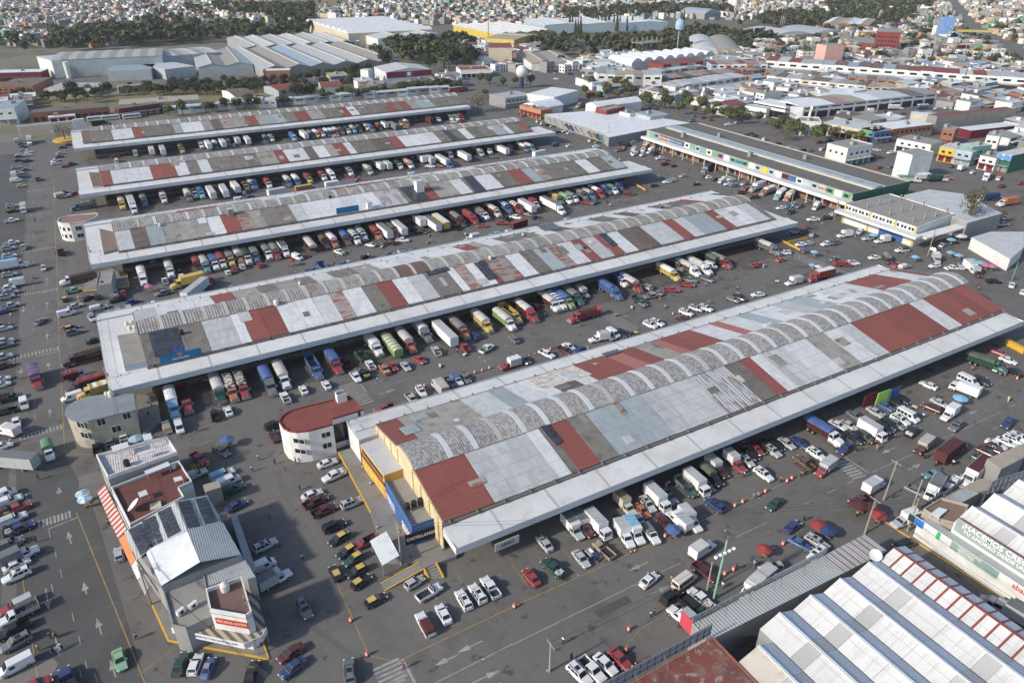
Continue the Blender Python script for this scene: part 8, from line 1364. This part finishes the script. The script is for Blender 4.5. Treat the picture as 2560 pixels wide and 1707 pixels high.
sarr(4,'n',(a11(2135,1015),a11(2215,990),a11(2085,830),a11(1995,855)),6,3,'narrow block of solar panels on white strip of second shed');sarr(4,'n',(a12(915,705),a12(970,685),a12(850,575),a12(785,590)),5,3,'solar panels on red strip of second shed, right of middle')
sarr(3,'n',(a11(1440,290),a11(1600,270),a11(1480,145),a11(1305,165)),7,8,'wide block of solar panels beside the white roof tower of middle shed');sarr(3,'n',(a11(2010,200),a11(2110,182),a11(1985,50),a11(1895,65)),7,4,'narrow block of solar panels between white strips of middle shed');sarr(2,'n',(a01(1800,1298),a01(1870,1285),a01(1750,1195),a01(1695,1200)),4,5,'solar panels on fourth shed roof')
sarr(5,'n',(a22(400,965),a22(465,930),a22(330,755),a22(252,790)),3,2,'six solar panels tilted beside red strip of nearest shed');sarr(5,'f',(a22(860,150),a22(1005,105),a22(965,75),a22(820,118)),1,5,'row of five solar panels on far slope of nearest shed');sarr(5,'f',(a22(1330,60),a22(1410,78),a22(1300,30),a22(1260,30)),1,4,'grey solar panels near concrete patch on far slope of nearest shed');sarr(4,'f',(a12(300,560),a12(450,540),a12(370,482),a12(225,510)),3,8,'tilted grey solar panels on far slope of second shed')
for num,side,px,bl,s,lb in((4,'n',a11(190,1235),0,1.2,'big white water tank above red strip of second shed'),(4,'n',a11(2150,815),0,.9,'white water tank near middle of second shed roof'),(4,'f',a11(405,1050),0,.8,'white water tank on far slope of second shed'),(4,'f',a12(100,600),0,.7,'small white water tank on far slope of second shed near solar panels'),(4,'n',a12(665,720),1,.7,'black water tank lying on red strip of second shed'),(4,'f',a12(1378,350),1,.8,'black water tank on far slope of second shed, right part'),(3,'n',a11(680,255),1,.9,'black water tank on white strips of middle shed'),(3,'n',a10(1470,510),0,.9,'white water tank on grey strip at left part of middle shed'),(3,'n',a11(885,195),0,.7,'white water tank by the vault of middle shed'),(3,'n',a11(1885,62),0,.6,'small white water tank by solar panels of middle shed'),(2,'n',a00(1672,1480 if 0 else 1478),0,.8,'white water tank by vault at left part of fourth shed'),(2,'n',a01(1745,1190),0,.8,'white water tank by solar panels of fourth shed'),(1,'n',a00(1083,1172),0,.8,'white water tank by vault at left end of farthest shed'),(1,'n',a00(1365,1150),0,.7,'white water tank on farthest shed above red strip'),(1,'n',a00(1632,1125),0,.7,'white water tank on farthest shed above the grey strips'),(1,'n',a01(985,922),0,.6,'white water tank by vault at right part of farthest shed'),(3,'n',a02(985,1470),0,.5,'tiny white water tank at right end of middle shed'),(4,'n',ZB4(1535,580),1,1.0,'black water tank at right edge of large solar grid on second shed')):
 tank(srf(num,side,px),lb,bool(bl),s)
for k,(x,y)in enumerate(((755,480),(830,470),(712,420),(790,400))):tank(P(*ZB4(x,y+30),7.6),('front left','front right','back left','back right')[k]+' cream water tank of the four at left end of second shed',s=.95)
vb=Bd('rooftop_building','grey and pale blue rooftop box at left end of second shed','building',PP(8.3,ZB4(665,1060),ZB4(1005,990),ZB4(885,545),ZB4(560,590)),8.3,'sky','slab',z0=6.8);Bd('rooftop_building','low rooftop block with rust-red floor at left end of middle shed','building',PP(7.6,a10(950,750),a10(1090,715),a10(1040,560),a10(910,530)),7.6,'concrete',wm('mossy_roof',(.2,.14,.12)),z0=6.5);Bd('rooftop_building','dark littered rooftop yard at left end of fourth shed','building',PP(7.8,a10(850,140),a10(950,140),a10(910,15),a10(815,15)),7.8,'grey','brown',z0=6.5);Bd('rooftop_building','small rusty rooftop yard at left end of farthest shed','building',PP(7.8,a00(765,1310),a00(845,1300),a00(825,1190),a00(740,1200)),7.8,'grey','brown',z0=6.5)
for k_,num in enumerate((4,3,2,1)):
 sh=SHEDS[num];MB().box(-12,-2.7,-18.0,18.0,6.5,6.8).build('end_canopy',m_canopy,sh.root);MB().box(-12.1,-12,-18.1,18.1,5.35,6.85).build('end_fascia',m_fascia,sh.root);xr={4:226,3:225,2:226,1:217}[num];x0={4:220.3,3:214.8,2:214.6,1:217.3}[num]
 if xr>x0+1:MB().box(x0,xr-.1,-18.0,-6,6.5,6.8).build('end_canopy',m_canopy,sh.root)
for num,px,lb in((3,a11(1500,190),'square white water tower block on roof of middle shed'),(3,a10(2120,410),'grey square chimney block on red strip of middle shed'),(3,a11(1042,345),'small white open box on white strip of middle shed')):
 w_=srf(num,'n',px);o=empty('roof_tower',w_);tag(o,lb,'roof tower');s=3.2 if 'tower' in lb else 1.9;hh=4.4 if 'tower' in lb else 2.4;MB().box(-s/2,s/2,-s/2,s/2,-.6,hh).build('wall',WALL['wsteel' if 'white' in lb else 'grey'],o);MB().box(-s/2-.1,s/2+.1,-s/2-.1,s/2+.1,hh,hh+.15).build('roof',ROOF['light'],o)
vs=empty('roof_sign',srf(4,'n',ZB4(1215,1010))+Vector((0,-.5,0)),math.radians(.7));tag(vs,'blue roof signboard with big V emblem at left end of second shed','sign');MB().box(0,9.8,-.12,0,-.2,1.9).build('board',wm('blue_signboard',(.02,.15,.30)),vs)
vv=MB();vv.sec([[(3.2,y,3.6),(4.1,y,3.6),(4.8,y,2.2),(5.5,y,3.6),(6.4,y,3.6),(5.2,y,1.0),(4.4,y,1.0)]for y in(-.3,-.15)]);vv.build('emblem',flat('emblem_blue',(.05,.12,.4)),vs);q=vv=MB();vv.sec([[(4.1,y,2.0),(5.5,y,2.0),(5.1,y,1.1),(4.5,y,1.1)]for y in(-.36,-.31)]);vv.build('emblem',flat('emblem_orange',(.55,.14,.05)),vs)
t=letters('VALVOLINA',.55,5,WHT);q=inst('lettering',t,vs,(4.8,-.15,.2));q.rotation_euler=(math.pi/2,0,0)
v2=empty('roof_sign',srf(3,'n',a11(738,400))+Vector((0,-.4,0)));tag(v2,'smaller blue roof signboard on white strips of middle shed','sign');MB().box(0,9,-.12,0,0,2.4).build('board',wm('blue_signboard',(.02,.15,.30)),v2)
for q in range(9):
 pass
arro=P(*a31(2290,240),4.6);fs_=facade_sign(a31(2190,290),a32(60,200),2.6,4.4,wm('pale_fascia_board',(.40,.40,.38)),'pale shop sign with black letters under corner of nearest canopy','ARRO',.8,flat('black_lettering',(.02,.02,.02)))
for k in range(24):
 x=62+k*6.3;c_=['dred','green','red','cream','pink','blue','dred','yellow'][(k*5)%8];MB().box(x,x+5.8,-13.5,-13.25,1.3,4.6).build('shop_front',WALL[c_],SH5.root)
for(a_,b_,c_,lb)in((a23(1010,470),a23(1125,430),'lime','green and yellow poster under the near canopy'),(a23(890,490),a23(1000,450),'dred','dark pink poster under the near canopy'),(a23(1130,440),a23(1220,400),'blue','blue tarpaulin stall under the near canopy')):
 facade_sign(a_,b_,.6,4.2,WALL[c_],lb,cat='poster')
U=[]
U.append(upole(a32(345,1460),6.6,'slim yellow-brown pole at edge of the wide street, bottom centre',1,tr=False));U.append(upole(a32(1790,720),7,'short brown pole beside the tall green light column',0,tr=False))
p=P(*a32(1850,800));lt=empty('high_mast_light',p);tag(lt,'tall pale green light column with cluster of white floodlights near the box truck','light column');MB().cyl((0,0,0),(.5,0,14.6),.22,.14,8).build('pole',flat('pale_green_paint',(.22,.40,.30)),lt);MB().box(-1.9,2.6,-.05,.05,11.4,11.5).build('crossarm',METAL,lt)
for k in range(5):MB().cyl((-1.9+k*1.0,-.3,11.2),(-1.9+k*1.0,-.5,11.6),.3,.22,10).build('floodlight',WHT,lt)
nb_=MB();rq=random.Random(2)
for _ in range(120):a=rq.uniform(0,6.28);d=rq.uniform(.3,1.3);nb_.bar((d*math.cos(a)+.5,d*math.sin(a),14.5+rq.uniform(-.1,.2)),(d*math.cos(a+.5)+.5,d*math.sin(a+.5),14.6+rq.uniform(-.1,.3)),.04)
nb_.build('nest_ring',m_bark,lt)
U.append(upole(a23(1060,1455),9.5,'leaning concrete pole with crossarm above the parked white truck, right',1,(.9,.3)));U.append(upole(a23(1310,1568),8.6,'plain concrete pole at street corner beside box trucks, right',0,tr=False));U.append(upole(a33(885,200),9,'concrete pole by corner of the grey street roof, lower right',1));U.append(upole(a33(1275,180),8.5,'concrete pole before the white shop row, lower right',0,tr=False))
U.append(upole(a31(1335,480),10,'cable-draped pole beside the white awning, bottom centre',2));U.append(upole(a30(1390,850),9.5,'cable-draped pole in front of gabled hall, lower left',2));U.append(upole(a20(1050,560),10,'dark pole at corner of second shed behind grey office',2));U.append(upole(a10(875,920),9,'pole with lamp at corner of middle shed',1));U.append(upole(a30(2330,1150),9,'dark pole in front of the white corner shop',1,c=FRD))
U.append(upole(a13(1465,780),10,'tall pole with yellow base near umbrellas, right',1));U.append(upole(a13(605,450),9,'pole beside the left corner of yellow-white building, right',1));U.append(upole(a13(208,345),9,'pole among parked cars before long shop row',1));U.append(upole(a02(880,1310),11,'pole at corner of low white market, upper right',1));U.append(upole(a02(435,1170),11,'pole beside cloth stalls of low white market',1));U.append(upole(a00(800,1440),9,'thin pole at left end of farthest shed',1));U.append(upole(a13(2235,1010),7,'green pole beside white sedan, right edge',0,tr=False,c=flat('green_pole',(.1,.3,.2))))
for k,(i,j,sg_)in enumerate(((5,6,1),(9,7,1.2),(6,12,1),(2,3,.6),(4,5,.8),(0,1,.8),(2,4,.8))):
 for q in(-.5,.4):cable(U[i]+Vector((0,q,-.3)),U[j]+Vector((0,q,-.3)),None,sg_)
TL=P(-1 if 0 else 0,0,0,0)if 0 else None
far_l=P(3,0,-500,-200,10)
for k in range(3):cable(P(3,0,0,(130,180,235)[k],9.5),U[7]+Vector((0,-.6+k*.6,-.4)),None,.5)
for k in range(3):cable(U[7]+Vector((0,-.5+k*.5,-.4)),P(3,0,2350,1568,9)+Vector((6,-8-k,0)),None,.6)
for k in range(3):cable(P(3,3,1100,0,8.3),P(3,3,2350,850+k*40,8.3),None,.4)
for q,c_,c2,r_ in((a20(2080,890),'blue',None,1.55),(a20(1245,880),'lblue','silver',1.6),(a20(755,1385),'lblue','cream',1.4),(a20(775,1435),'lblue','white',1.4),(a10(1360,1052),'pink',None,1.3),(a11(325,820),'red',None,1.3),(a32(1483,150),'blue',None,1.5),(a23(850,1490),'dred',None,1.7),(a23(985,1520),'dred',None,1.8),(a33(470,110),'red',None,1.7),(a33(545,155),'dblue',None,1.7),(a33(1015,15),'red',None,1.7),(a32(2320,330),'red',None,1.4),(a23(1770,510),'lblue',None,1.8),(a13(340,495),'red',None,1.4),(a13(325,710),'blue',None,1.3),(a13(428,740),'lblue',None,1.4),(a13(410,860),'lblue',None,1.3),(a13(465,875),'cream',None,1.3),(a13(970,585),'lblue',None,1.7),(a13(1355,785),'lblue',None,1.4),(a13(1685,625),'lblue',None,1.8),(a13(1765,590),'white',None,2.6),(a13(1755,770),'lblue',None,1.6),(a13(1880,815),'lblue',None,1.7),(a13(1955,838),'lblue',None,1.8),(a13(2005,860),'pink',None,1.8),(a13(2060,868),'pink',None,1.8),(a13(1680,745),'lblue',None,1.5),(a12(1145,500 if 0 else 505),'red',None,1.2)):
 UMB=(q,c_,c2,r_);o=umbrella(q,c_,'x',r_,c2)
KO=[(a31(868,985),0),(a31(1018,1300),0),(a32(20,860),0),(a32(60,845),1),(a32(1072,1070),0),(a32(1050,1262),0),(a32(1135,1385),1),(a32(1090,360),1),(a32(1128,350),1),(a32(1405,215),0),(a32(1953,560),0),(a32(2033,520),0),(a32(1637,820),0),(a21(1547,400),0),(a21(1945,300),0),(a21(2008,280),0),(a21(2076,262),0),(a21(2143,240),0),(a22(2045,1500),0),(a22(2117,1465),0),(a22(2265,1400),0),(a22(2325,1370),0),(a23(175,1275),0),(a23(218,1250),0),(a23(2287,335),0),(a23(2335,300),0),(a33(138,285),0),(a33(55,330),1),(a10(100,1320),0),(a12(1478,1312),0),(a22(155,125),1),(a22(210,110),1),(a22(352,65),0),(a10(720,1160),0),(a10(560,1440),1),(a10(575,1425),1),(a10(590,1410),1),(a02(1210,1462),1),(a02(1258,1480),1)]
for q,s in KO:drum(q,'x',bool(s))
PE=[(a32(470,1175),'white','black','man in white and orange top crossing the wide street, bottom',0,'walk'),(a32(545,1325),'black','black','person in black at the street edge near white parked cars',90,'stand'),(a32(1277,935),'white','dblue','man in white shirt beside another at kerb, bottom right',90,'stand'),(a32(1308,915),'lblue','grey','person in pale blue beside man in white shirt, bottom right',90,'stand'),(a32(1463,610),'tan','grey','person in tan standing behind the cream passenger van',0,'stand'),(a32(2065,505),'black','black','man with white hat near orange drums',180,'walk'),(a32(2225,470),'lblue','grey','man in light blue shirt by the kerb, lower right',0,'walk2'),(a32(1935,670),'white','grey','person carrying white sacks beside box trucks',0,'walk'),(a31(860,190),'lblue','black','man in light blue shirt beside top taxi',-60,'stand'),(a31(1122,145),'white','dblue','person in white on the raised walk by the white awning',90,'walk2'),(a31(425,415),'silver','dblue','person pushing a covered cart behind the corner block',90,'walk'),(a31(1355,1405),'red','dblue','cyclist in red crossing near the bottom crosswalk',0,'walk'),(a31(255,1520),'lblue','grey','person in pale blue beside dark blue sedan, bottom',90,'walk'),(a31(1420,410),'teal','black','person in green by the motorcycles under blue facade',0,'stand'),(a30(1245,1135),'pink','black','woman in pink crossing the left street at the corner',0,'walk'),(a30(455,1130),'dgreen','black','person in dark green beside high-visibility vest, lower left',60,'walk2'),(a30(505,1125),'lime','black','person in bright yellow-green vest, lower left',-60,'walk'),(a30(345,1240),'silver','dred','person in grey jacket at left of the four walkers, lower left',200,'stand'),(a30(480,1270),'dblue','dblue','person in navy leaning forward, lower left',-70,'walk'),(a30(558,1225),'white','black','person in white and black by an arrow, lower left',90,'walk'),(a30(325,250),'black','black','person in black beside parked grey pickup, left street',90,'walk2'),(a30(995,95),'lime','black','person in green hat under the striped awning',90,'stand'),(a20(345,1240),'black','dblue','man in black crossing the left street below the green truck',0,'walk'),(a20(143,325),'red','black','man in red beside the blue and red striped truck',0,'walk'),(a20(100,915),'white','dblue','man in white near open white box trailer, left',90,'walk2'),(a20(1390,590),'black','grey','man in dark clothes on the dock walk behind half-round office',0,'stand'),(a20(1360,570),'grey','dblue','man in grey on the dock walk beside man in dark clothes',90,'stand'),(a20(1362,670),'dblue','dblue','person in navy alone on the dock walk',90,'walk2'),(a20(1425,805),'brown','black','person in brown at edge of dock walk',0,'walk2'),(a20(1800,800),'dred','black','person in dark red crossing behind white van',0,'walk'),(a20(2315,1165),'white','dblue','person in white shirt walking between blocks, centre left',90,'walk'),(a20(1955,995),'black','black','man in black beside grey sedan with open door',0,'stand'),(a20(1905,1155),'red','dblue','man in red by the yellow rail',0,'walk2'),(a20(1855,1150),'dblue','black','man in dark blue by the yellow rail',180,'stand'),(a20(2100,950),'red','black','vendor in red under the blue umbrella',180,'stand'),(a21(170,1100),'blue','dblue','person in blue with red cart before white rounded office',90,'walk2'),(a21(362,1090),'dred','dblue','person in dark red at foot of white rounded office',0,'stand'),(a21(22,1060),'white','grey','person in white walking left of the white rounded office',90,'walk'),(a21(400,1335),'black','black','small dark figure in middle of the yard, centre left',0,'stand'),(a21(978,1160),'white','dred','person in white seated by annex wall, upper one',0,'stand'),(a21(1050,1310),'white','brown','person in white by annex wall, lower one',0,'stand'),(a21(1005,40),'yellow','dblue','man in yellow under second shed canopy',-90,'stand'),(a21(1750,95),'red','black','man in red behind the white trailer',90,'stand'),(a22(45,130),'white','black','man in white by black sedan in second lane',90,'stand'),(a22(1418,1320),'red','white','worker in red near shop fronts of nearest shed',0,'stand'),(a22(1440,1300),'white','black','worker in white beside worker in red',0,'stand'),(a22(2220,1415),'teal','grey','person in turquoise at yellow line, right of centre',0,'walk2'),(a23(120,1265),'orange','black','traffic worker in orange by the drums, left one',0,'stand'),(a23(305,1215),'orange','black','traffic worker in orange near brown pickup',0,'stand'),(a23(345,1200),'dblue','black','person in navy beside traffic worker near brown pickup',90,'stand'),(a23(1003,970),'orange','tan','person in orange crossing the wide road, right',0,'walk'),(a23(1168,865),'pink','dblue','woman in pink at the yellow line, right',90,'walk2'),(a23(2210,525),'yellow','cream','man in yellow shirt on the wide road, far right',0,'walk'),(a23(1700,1110),'white','black','person in white behind maroon box truck',0,'stand'),(a23(1440,1050),'black','black','man in black beside open maroon truck',0,'stand'),(a23(1540,1120),'red','dred','worker in red unloading the maroon truck',0,'stand'),(a23(1560,1040),'lime','tan','worker in bright cap inside rear of maroon truck',0,'stand'),(a23(1425,680),'white','dblue','person in white beside white passenger van, right',0,'stand'),(a23(1065,680),'lblue','dblue','person in light blue between parked cars, right',0,'stand'),(a23(1150,1415),'black','dblue','person in black under the leaning pole',90,'stand'),(a23(820,985),'dred','black','person in dark red by dark blue hatchback',0,'stand'),(a33(335,55),'black','black','man in black behind navy sedan with motorcycle, right',0,'stand'),(a33(820,15),'white','black','person in white near red umbrellas, lower right',90,'stand'),(a12(1225,1235),'pink','red','woman in pink in second lane',90,'walk2'),(a12(1357,1170),'red','tan','person in red beside loaded grey pickup',0,'stand'),(a12(1805,1205),'orange','grey','worker in orange vest in second lane',0,'walk'),(a12(1910,970),'dblue','dblue','person in blue near white trucks, second lane',0,'stand'),(a12(243,440),'black','grey','person in black beside dark blue sedan, third lane',0,'stand'),(a12(2308,880),'white','lblue','person in white by red pickup, second lane right',0,'stand'),(a11(720,765),'red','dblue','person in red by white loaded pickup, third lane',0,'stand'),(a11(762,785),'tan','grey','person in tan behind white loaded pickup, third lane',0,'stand'),(a11(718,855),'black','black','person in black walking in third lane',0,'walk'),(a11(962,790),'black','grey','person with white cap beside black cars, third lane',0,'stand'),(a10(1268,1090),'blue','dblue','man in blue near pink umbrella',90,'stand'),(a10(1178,1100),'red','black','person in red by parked pickup near dock house',0,'stand'),(a10(318,455),'black','black','person in black on left street near the box truck',90,'stand'),(a10(505,755),'black','black','person beside the red stake truck, left',0,'stand'),(a13(440,515),'dblue','black','person in navy near pink umbrella, right square',0,'stand'),(a13(495,490),'silver','grey','person in grey crossing right square',0,'walk2'),(a13(190,600),'lblue','grey','man in light blue by the yellow kerb, right square',0,'stand'),(a13(550,740),'black','black','person in black crossing near striped crosswalk, right',0,'walk'),(a13(222,780),'black','black','person in black behind white SUV, right square',0,'stand')]
for q,s,t_,lb,hd_,kd in PE:person(q,s,t_,lb,hd_,kd)
def corral(pts,z,label,w_=.25,h=.7):
 q=[P(*p)for p in pts];r=empty('kerb_wall',q[0]);tag(r,label,'kerb wall')
 for a_,b_ in zip(q[:-1],q[1:]):
  d=(b_-a_);n=Vector((-d.y,d.x,0)).normalized()*w_/2;MB().prism([tuple((a_-q[0]+n).xy),tuple((b_-q[0]+n).xy),tuple((b_-q[0]-n).xy),tuple((a_-q[0]-n).xy)],0,h).build('wall',YEL,r)
corral([a12(1135,130),a12(1225,185)],0,'low yellow ramp wall at right end of middle shed');corral([a13(120,645),a13(295,735)],0,'yellow ramp wall at right end of second shed');corral([a13(185,660),a13(360,625)],0,'yellow kerb behind the ramp at right end of second shed');corral([a23(2180,20),a23(2350,110)],0,'thick yellow ramp wall at right end of nearest shed',1.2,1.6);corral([a20(1755,1170),a20(1930,1125)],0,'yellow rail behind the red pickup, lower left',.08,.9)
def pile(x,y,z,kind,c,label):
 r=empty({'crates':'crate_stack','sacks':'sack_pile','pallets':'pallet_stack'}[kind],(x,y,z),rnd.uniform(-.3,.3));tag(r,label,{'crates':'crates','sacks':'sacks','pallets':'pallets'}[kind],'goods stacked at the docks');m=cmat(c,'c2')
 if kind=='pallets':
  for k in range(6):MB().box(-.6,.6,-.5,.5,k*.15,k*.15+.03).box(-.6,.6,-.06,.06,k*.15+.03,k*.15+.12).build('pallet',m,r)
 else:
  for i in range(3):
   for j in range(2):
    for k in range(rnd.choice((1,2,3))):
     a=.28;b=MB();x_,y_,z_=i*.62-.6,j*.5-.25,k*.33
     if kind=='crates':b.box(x_-a,x_+a,y_-.22,y_+.22,z_,z_+.3)
     else:b.sec([[(x_+sx*q,y_+sy*q*.8,z_+zz_)for sx,sy in((-a,-.2),(0,-.28),(a,-.2),(a,.2),(0,.28),(-a,.2))]for q,zz_ in((.75,0),(1.05,.14),(.7,.3))])
     b.build('crate' if kind=='crates' else 'sack',m,r)
gs=[]
for num,sh in SHEDS.items():
 for k in range({5:26,4:26,3:16,2:12,1:8}[num]):
  x=rnd.uniform(44 if num==5 else 4,205);kd=rnd.choice(('crates','crates','sacks','pallets'));c=rnd.choice(('wtarp','orange','green','beige','red','tan','blue','cream'))if kd=='crates' else rnd.choice(('cream','wtarp','beige'))if kd=='sacks' else 'tan'
  w_=sh.M@Vector((x,-rnd.uniform(14.6,16.4),1.16));gs.append((w_,kd,c,num))
  pile(w_.x,w_.y,w_.z,kd,c,'x')
for k in range(90):
 x,y=rnd.uniform(-10,220),rnd.choice((rnd.uniform(60,84),rnd.uniform(150,170),rnd.uniform(235,258)));a=rnd.uniform(.08,.3);b=MB();b.face([(-a,-a*.6,.03),(a,-a*.5,.05),(a*.8,a*.7,.03),(-a*.9,a*.5,.06)])
 o=b.build('litter',cmat(rnd.choice(('white','wtarp','cream','silver')),'c2'),None,(x,y,0),rnd.uniform(0,6));tag(o,'small scrap of pale litter lying on the asphalt','litter','litter scraps')
XP=[]
for k in range(85):
 c=rnd.choice(('white','white','grey','black','dblue','lblue','red','tan','beige','dgreen','orange','pink'));zn=k%5
 x,y=(rnd.uniform(5,215),(rnd.uniform(78,86),rnd.uniform(150,168),rnd.uniform(238,256),rnd.uniform(325,340),rnd.uniform(412,430))[zn])if k<62 else(rnd.uniform(228,262),rnd.uniform(100,320))
 if zn==0 and x<60 and k<62:x+=60
 if any(abs(v['o'].location.x-x)<2.2 and abs(v['o'].location.y-y)<7 for v in VEH):x+=3.1
 o=person_at(x,y,c,rnd.choice(('black','dblue','grey','brown')),'x',rnd.uniform(0,360),rnd.choice(('stand','walk','walk2')));XP.append((o,'person in %s top'%CNAME.get(c,c)))
def cart(x,y,c):
 r=empty('hand_cart',(x,y,0),rnd.uniform(0,6));tag(r,'x','hand cart','hand carts in the lanes');b=MB();b.box(-.7,.7,-.4,.4,.35,.42);b.build('platform',flat('cart_red',(.3,.05,.04)),r);[MB().cyl((.2,s*.42,.25),(.2,s*.48,.25),.25,n=10).build('wheel',BLACK,r)for s in(-1,1)];MB().bar((-.7,0,.4),(-1.3,0,1.0),.04).build('handle',METAL,r)
 for k in range(4):MB().box(-.6+k*.3,-.34+k*.3,-.3,.3,.43,.75).build('box',cmat(c,'c2'),r)
 XP.append((r,'red hand cart with %s boxes'%CNAME.get(c,c)))
for k in range(22):cart(rnd.uniform(50,210),rnd.choice((rnd.uniform(76,82),rnd.uniform(148,160),rnd.uniform(236,248))),rnd.choice(('tan','white','green','orange','cream')))
ORD=['first','second','third','fourth','fifth','sixth','seventh','eighth','ninth','tenth','eleventh','twelfth','thirteenth','fourteenth','fifteenth','sixteenth','seventeenth','eighteenth','nineteenth','twentieth']
def ordn(k):return ORD[k]if k<20 else '%dth'%(k+1)if(k+1)%10 not in(1,2,3)else '%d%s'%(k+1,{1:'st',2:'nd',3:'rd'}[(k+1)%10])
def place(p):
 x,y=p.x,p.y;sx,sy,_=bearing(p)
 if y>650 or sy<170:return 'in far '+('left' if sx<850 else 'centre' if sx<1700 else 'right')+' background'
 if x<-24:return 'on the left street'
 if y>440:return 'behind the farthest shed' if x<230 else 'in the upper right market'
 if x>228 and y>130:return 'in the right square' if y<330 else 'in the upper right market'
 if x<30 and y<150:return 'around the lower left corner block'
 if x>100 and y<62:return 'by the lower right shops'
 for lim,s in((88,'in the nearest car park'),(175,'before the second shed'),(262,'before the middle shed'),(350,'before the fourth shed'),(445,'before the farthest shed')):
  if y<lim:return s
 return 'behind the farthest shed'
def number(items):
 """items: (object, base phrase); add an ordinal from the left where a phrase repeats"""
 g_={}
 for o,b in items:g_.setdefault(b+' '+place(o.location),[]).append(o)
 for b,os_ in g_.items():
  os_.sort(key=lambda o:bearing(o.location)[0])
  for k,o in enumerate(os_):o['label']=b if len(os_)==1 else '%s, %s such from left'%(b,ordn(k))
cn=lambda c:' and '.join(CNAME.get(q,q)for q in c.split('+'))if '+' in c else CNAME.get(c,c)
PLU={'car':'cars in the market streets','truck':'trucks at the market','pickup truck':'pickup trucks in the market','van':'vans in the market','taxi':'black and yellow taxis','trailer':'box trailers at the docks','bus':'buses behind the farthest shed','motorcycle':'motorcycles','cargo tricycle':'cargo tricycles'}
it=[]
for v in VEH:
 k,(c1,c2,c3)=v['kind'],v['cs'];W1={'tort':'long-nosed truck','tort2':'sleeper-cab truck','tort3':'long-nosed truck','torto':'open stake truck','tortl':'heaped stake truck','tortb':'long-nosed box truck','semi':'articulated truck','semit':'articulated truck','staket':'small stake truck','stake':'small open truck','box':'box truck','box2':'box truck','cabover':'cab-over box truck','pickup':'crew-cab pickup','pickup1':'single-cab pickup','pickupL':'loaded pickup','pickupS':'pickup','trailer':'long box trailer','trailers':'short box trailer','trailert':'tarped trailer'}.get(k,v['word'])
 s=cn(c1)+' '+W1
 if k in('tort','tort2','tort3','staket'):s+=' under '+cn(c3)+' tarp'
 elif k=='tortl':s+=' with '+cn(c3)+' sacks'
 elif k in('box','box2','cabover','tortb','semi')and c2!=c1:s+=' with '+cn(c2)+' box'
 elif k=='torto' and c2!=c1:s+=' with '+cn(c2)+' sides'
 elif k=='pickupS':s+=' with '+cn(c2)+' cover'
 elif k=='trailert':s+=' with '+cn(c3)+' cover'
 elif k=='taxi':s=('dark green' if c1!='black' else 'black')+' taxi with yellow roof'
 v['o']['group']=PLU[v['o']['category']];it.append((v['o'],s))
rep={'sky':'pale blue','lgreen':'bright green','tan':'tan','slab':'grey slab','dark':'dark','light':'light grey','beige':'beige','sand':'ochre'}
st_n=lambda h:'one-storey' if h<4 else 'two-storey' if h<7 else 'three-storey'
it+=[(r,'%s %s house with %s roof'%(rep.get(w_,w_),st_n(h),rep.get(rc,rc)))for r,w_,rc,h in HOUSES]+[(r,'low %s building with %s roof'%(rep.get(w_,w_),rep.get(rc,rc)))for r,w_,rc,h in INF]
it+=XP
um=[o for o in bpy.data.objects if o.parent is None and o.get('category')in('umbrella','stand','traffic drum','traffic cone','crates','sacks','pallets','cable')and len(o.get('label','x'))<60 and('x'==o.get('label','x')[-1:]or not o.get('label'))]
for o in um:
 c=o['category']
 if c=='umbrella':
  mm=o.children[0]if o.children[0].name.startswith('umbrella')else[q for q in o.children if q.name.startswith('umbrella')][0];n_=mm.data.materials[0].name.replace('cover_','');it.append((o,cn(n_)+' vendor umbrella'))
 elif c=='stand':it.append((o,'goods table under umbrella'))
 elif c=='cable':it.append((o,'thin overhead cable strung between poles'))
 elif c in('crates','sacks','pallets'):
  n_=o.children[0].data.materials[0].name.replace('cover_','');it.append((o,'pile of %s %s on the dock'%(cn(n_),c)))
 else:it.append((o,'orange and white '+c))
for r,lb in TN:
 if not lb:g_=r.get('group','');it.append((r,'dark narrow cypress tree' if 'cypress' in g_ else 'small green street tree' if 'street' in g_ else 'bushy tree of the woods'))
number(it)
for sh,lb in((SH5,'nearest long market shed with red strips and rusty barrel ridge'),(SH4,'second long market shed from the front with solar grid at left end'),(SH3,'middle long market shed with white water tower block on roof'),(SH2,'fourth long market shed from the front with mixed grey and red strips'),(SH1,'farthest long market shed, roof mostly dark concrete strips')):sh.root['label']=lb
HZB=MB().box(-5500,6500,-1400,6500,-1,101).build('haze',[])
hm=bpy.data.materials.new('haze_air');hm.use_nodes=True;hn=hm.node_tree;hn.nodes.clear();pv=hn.nodes.new('ShaderNodeVolumePrincipled');pv.inputs['Color'].default_value=(.86,.88,.90,1);pv.inputs['Density'].default_value=.00007;pv.inputs['Anisotropy'].default_value=.2
ho=hn.nodes.new('ShaderNodeOutputMaterial');hn.links.new(pv.outputs[0],ho.inputs['Volume']);HZB.data.materials.append(hm);tag(HZB,'thin pale haze over the distance','haze',None,'stuff')
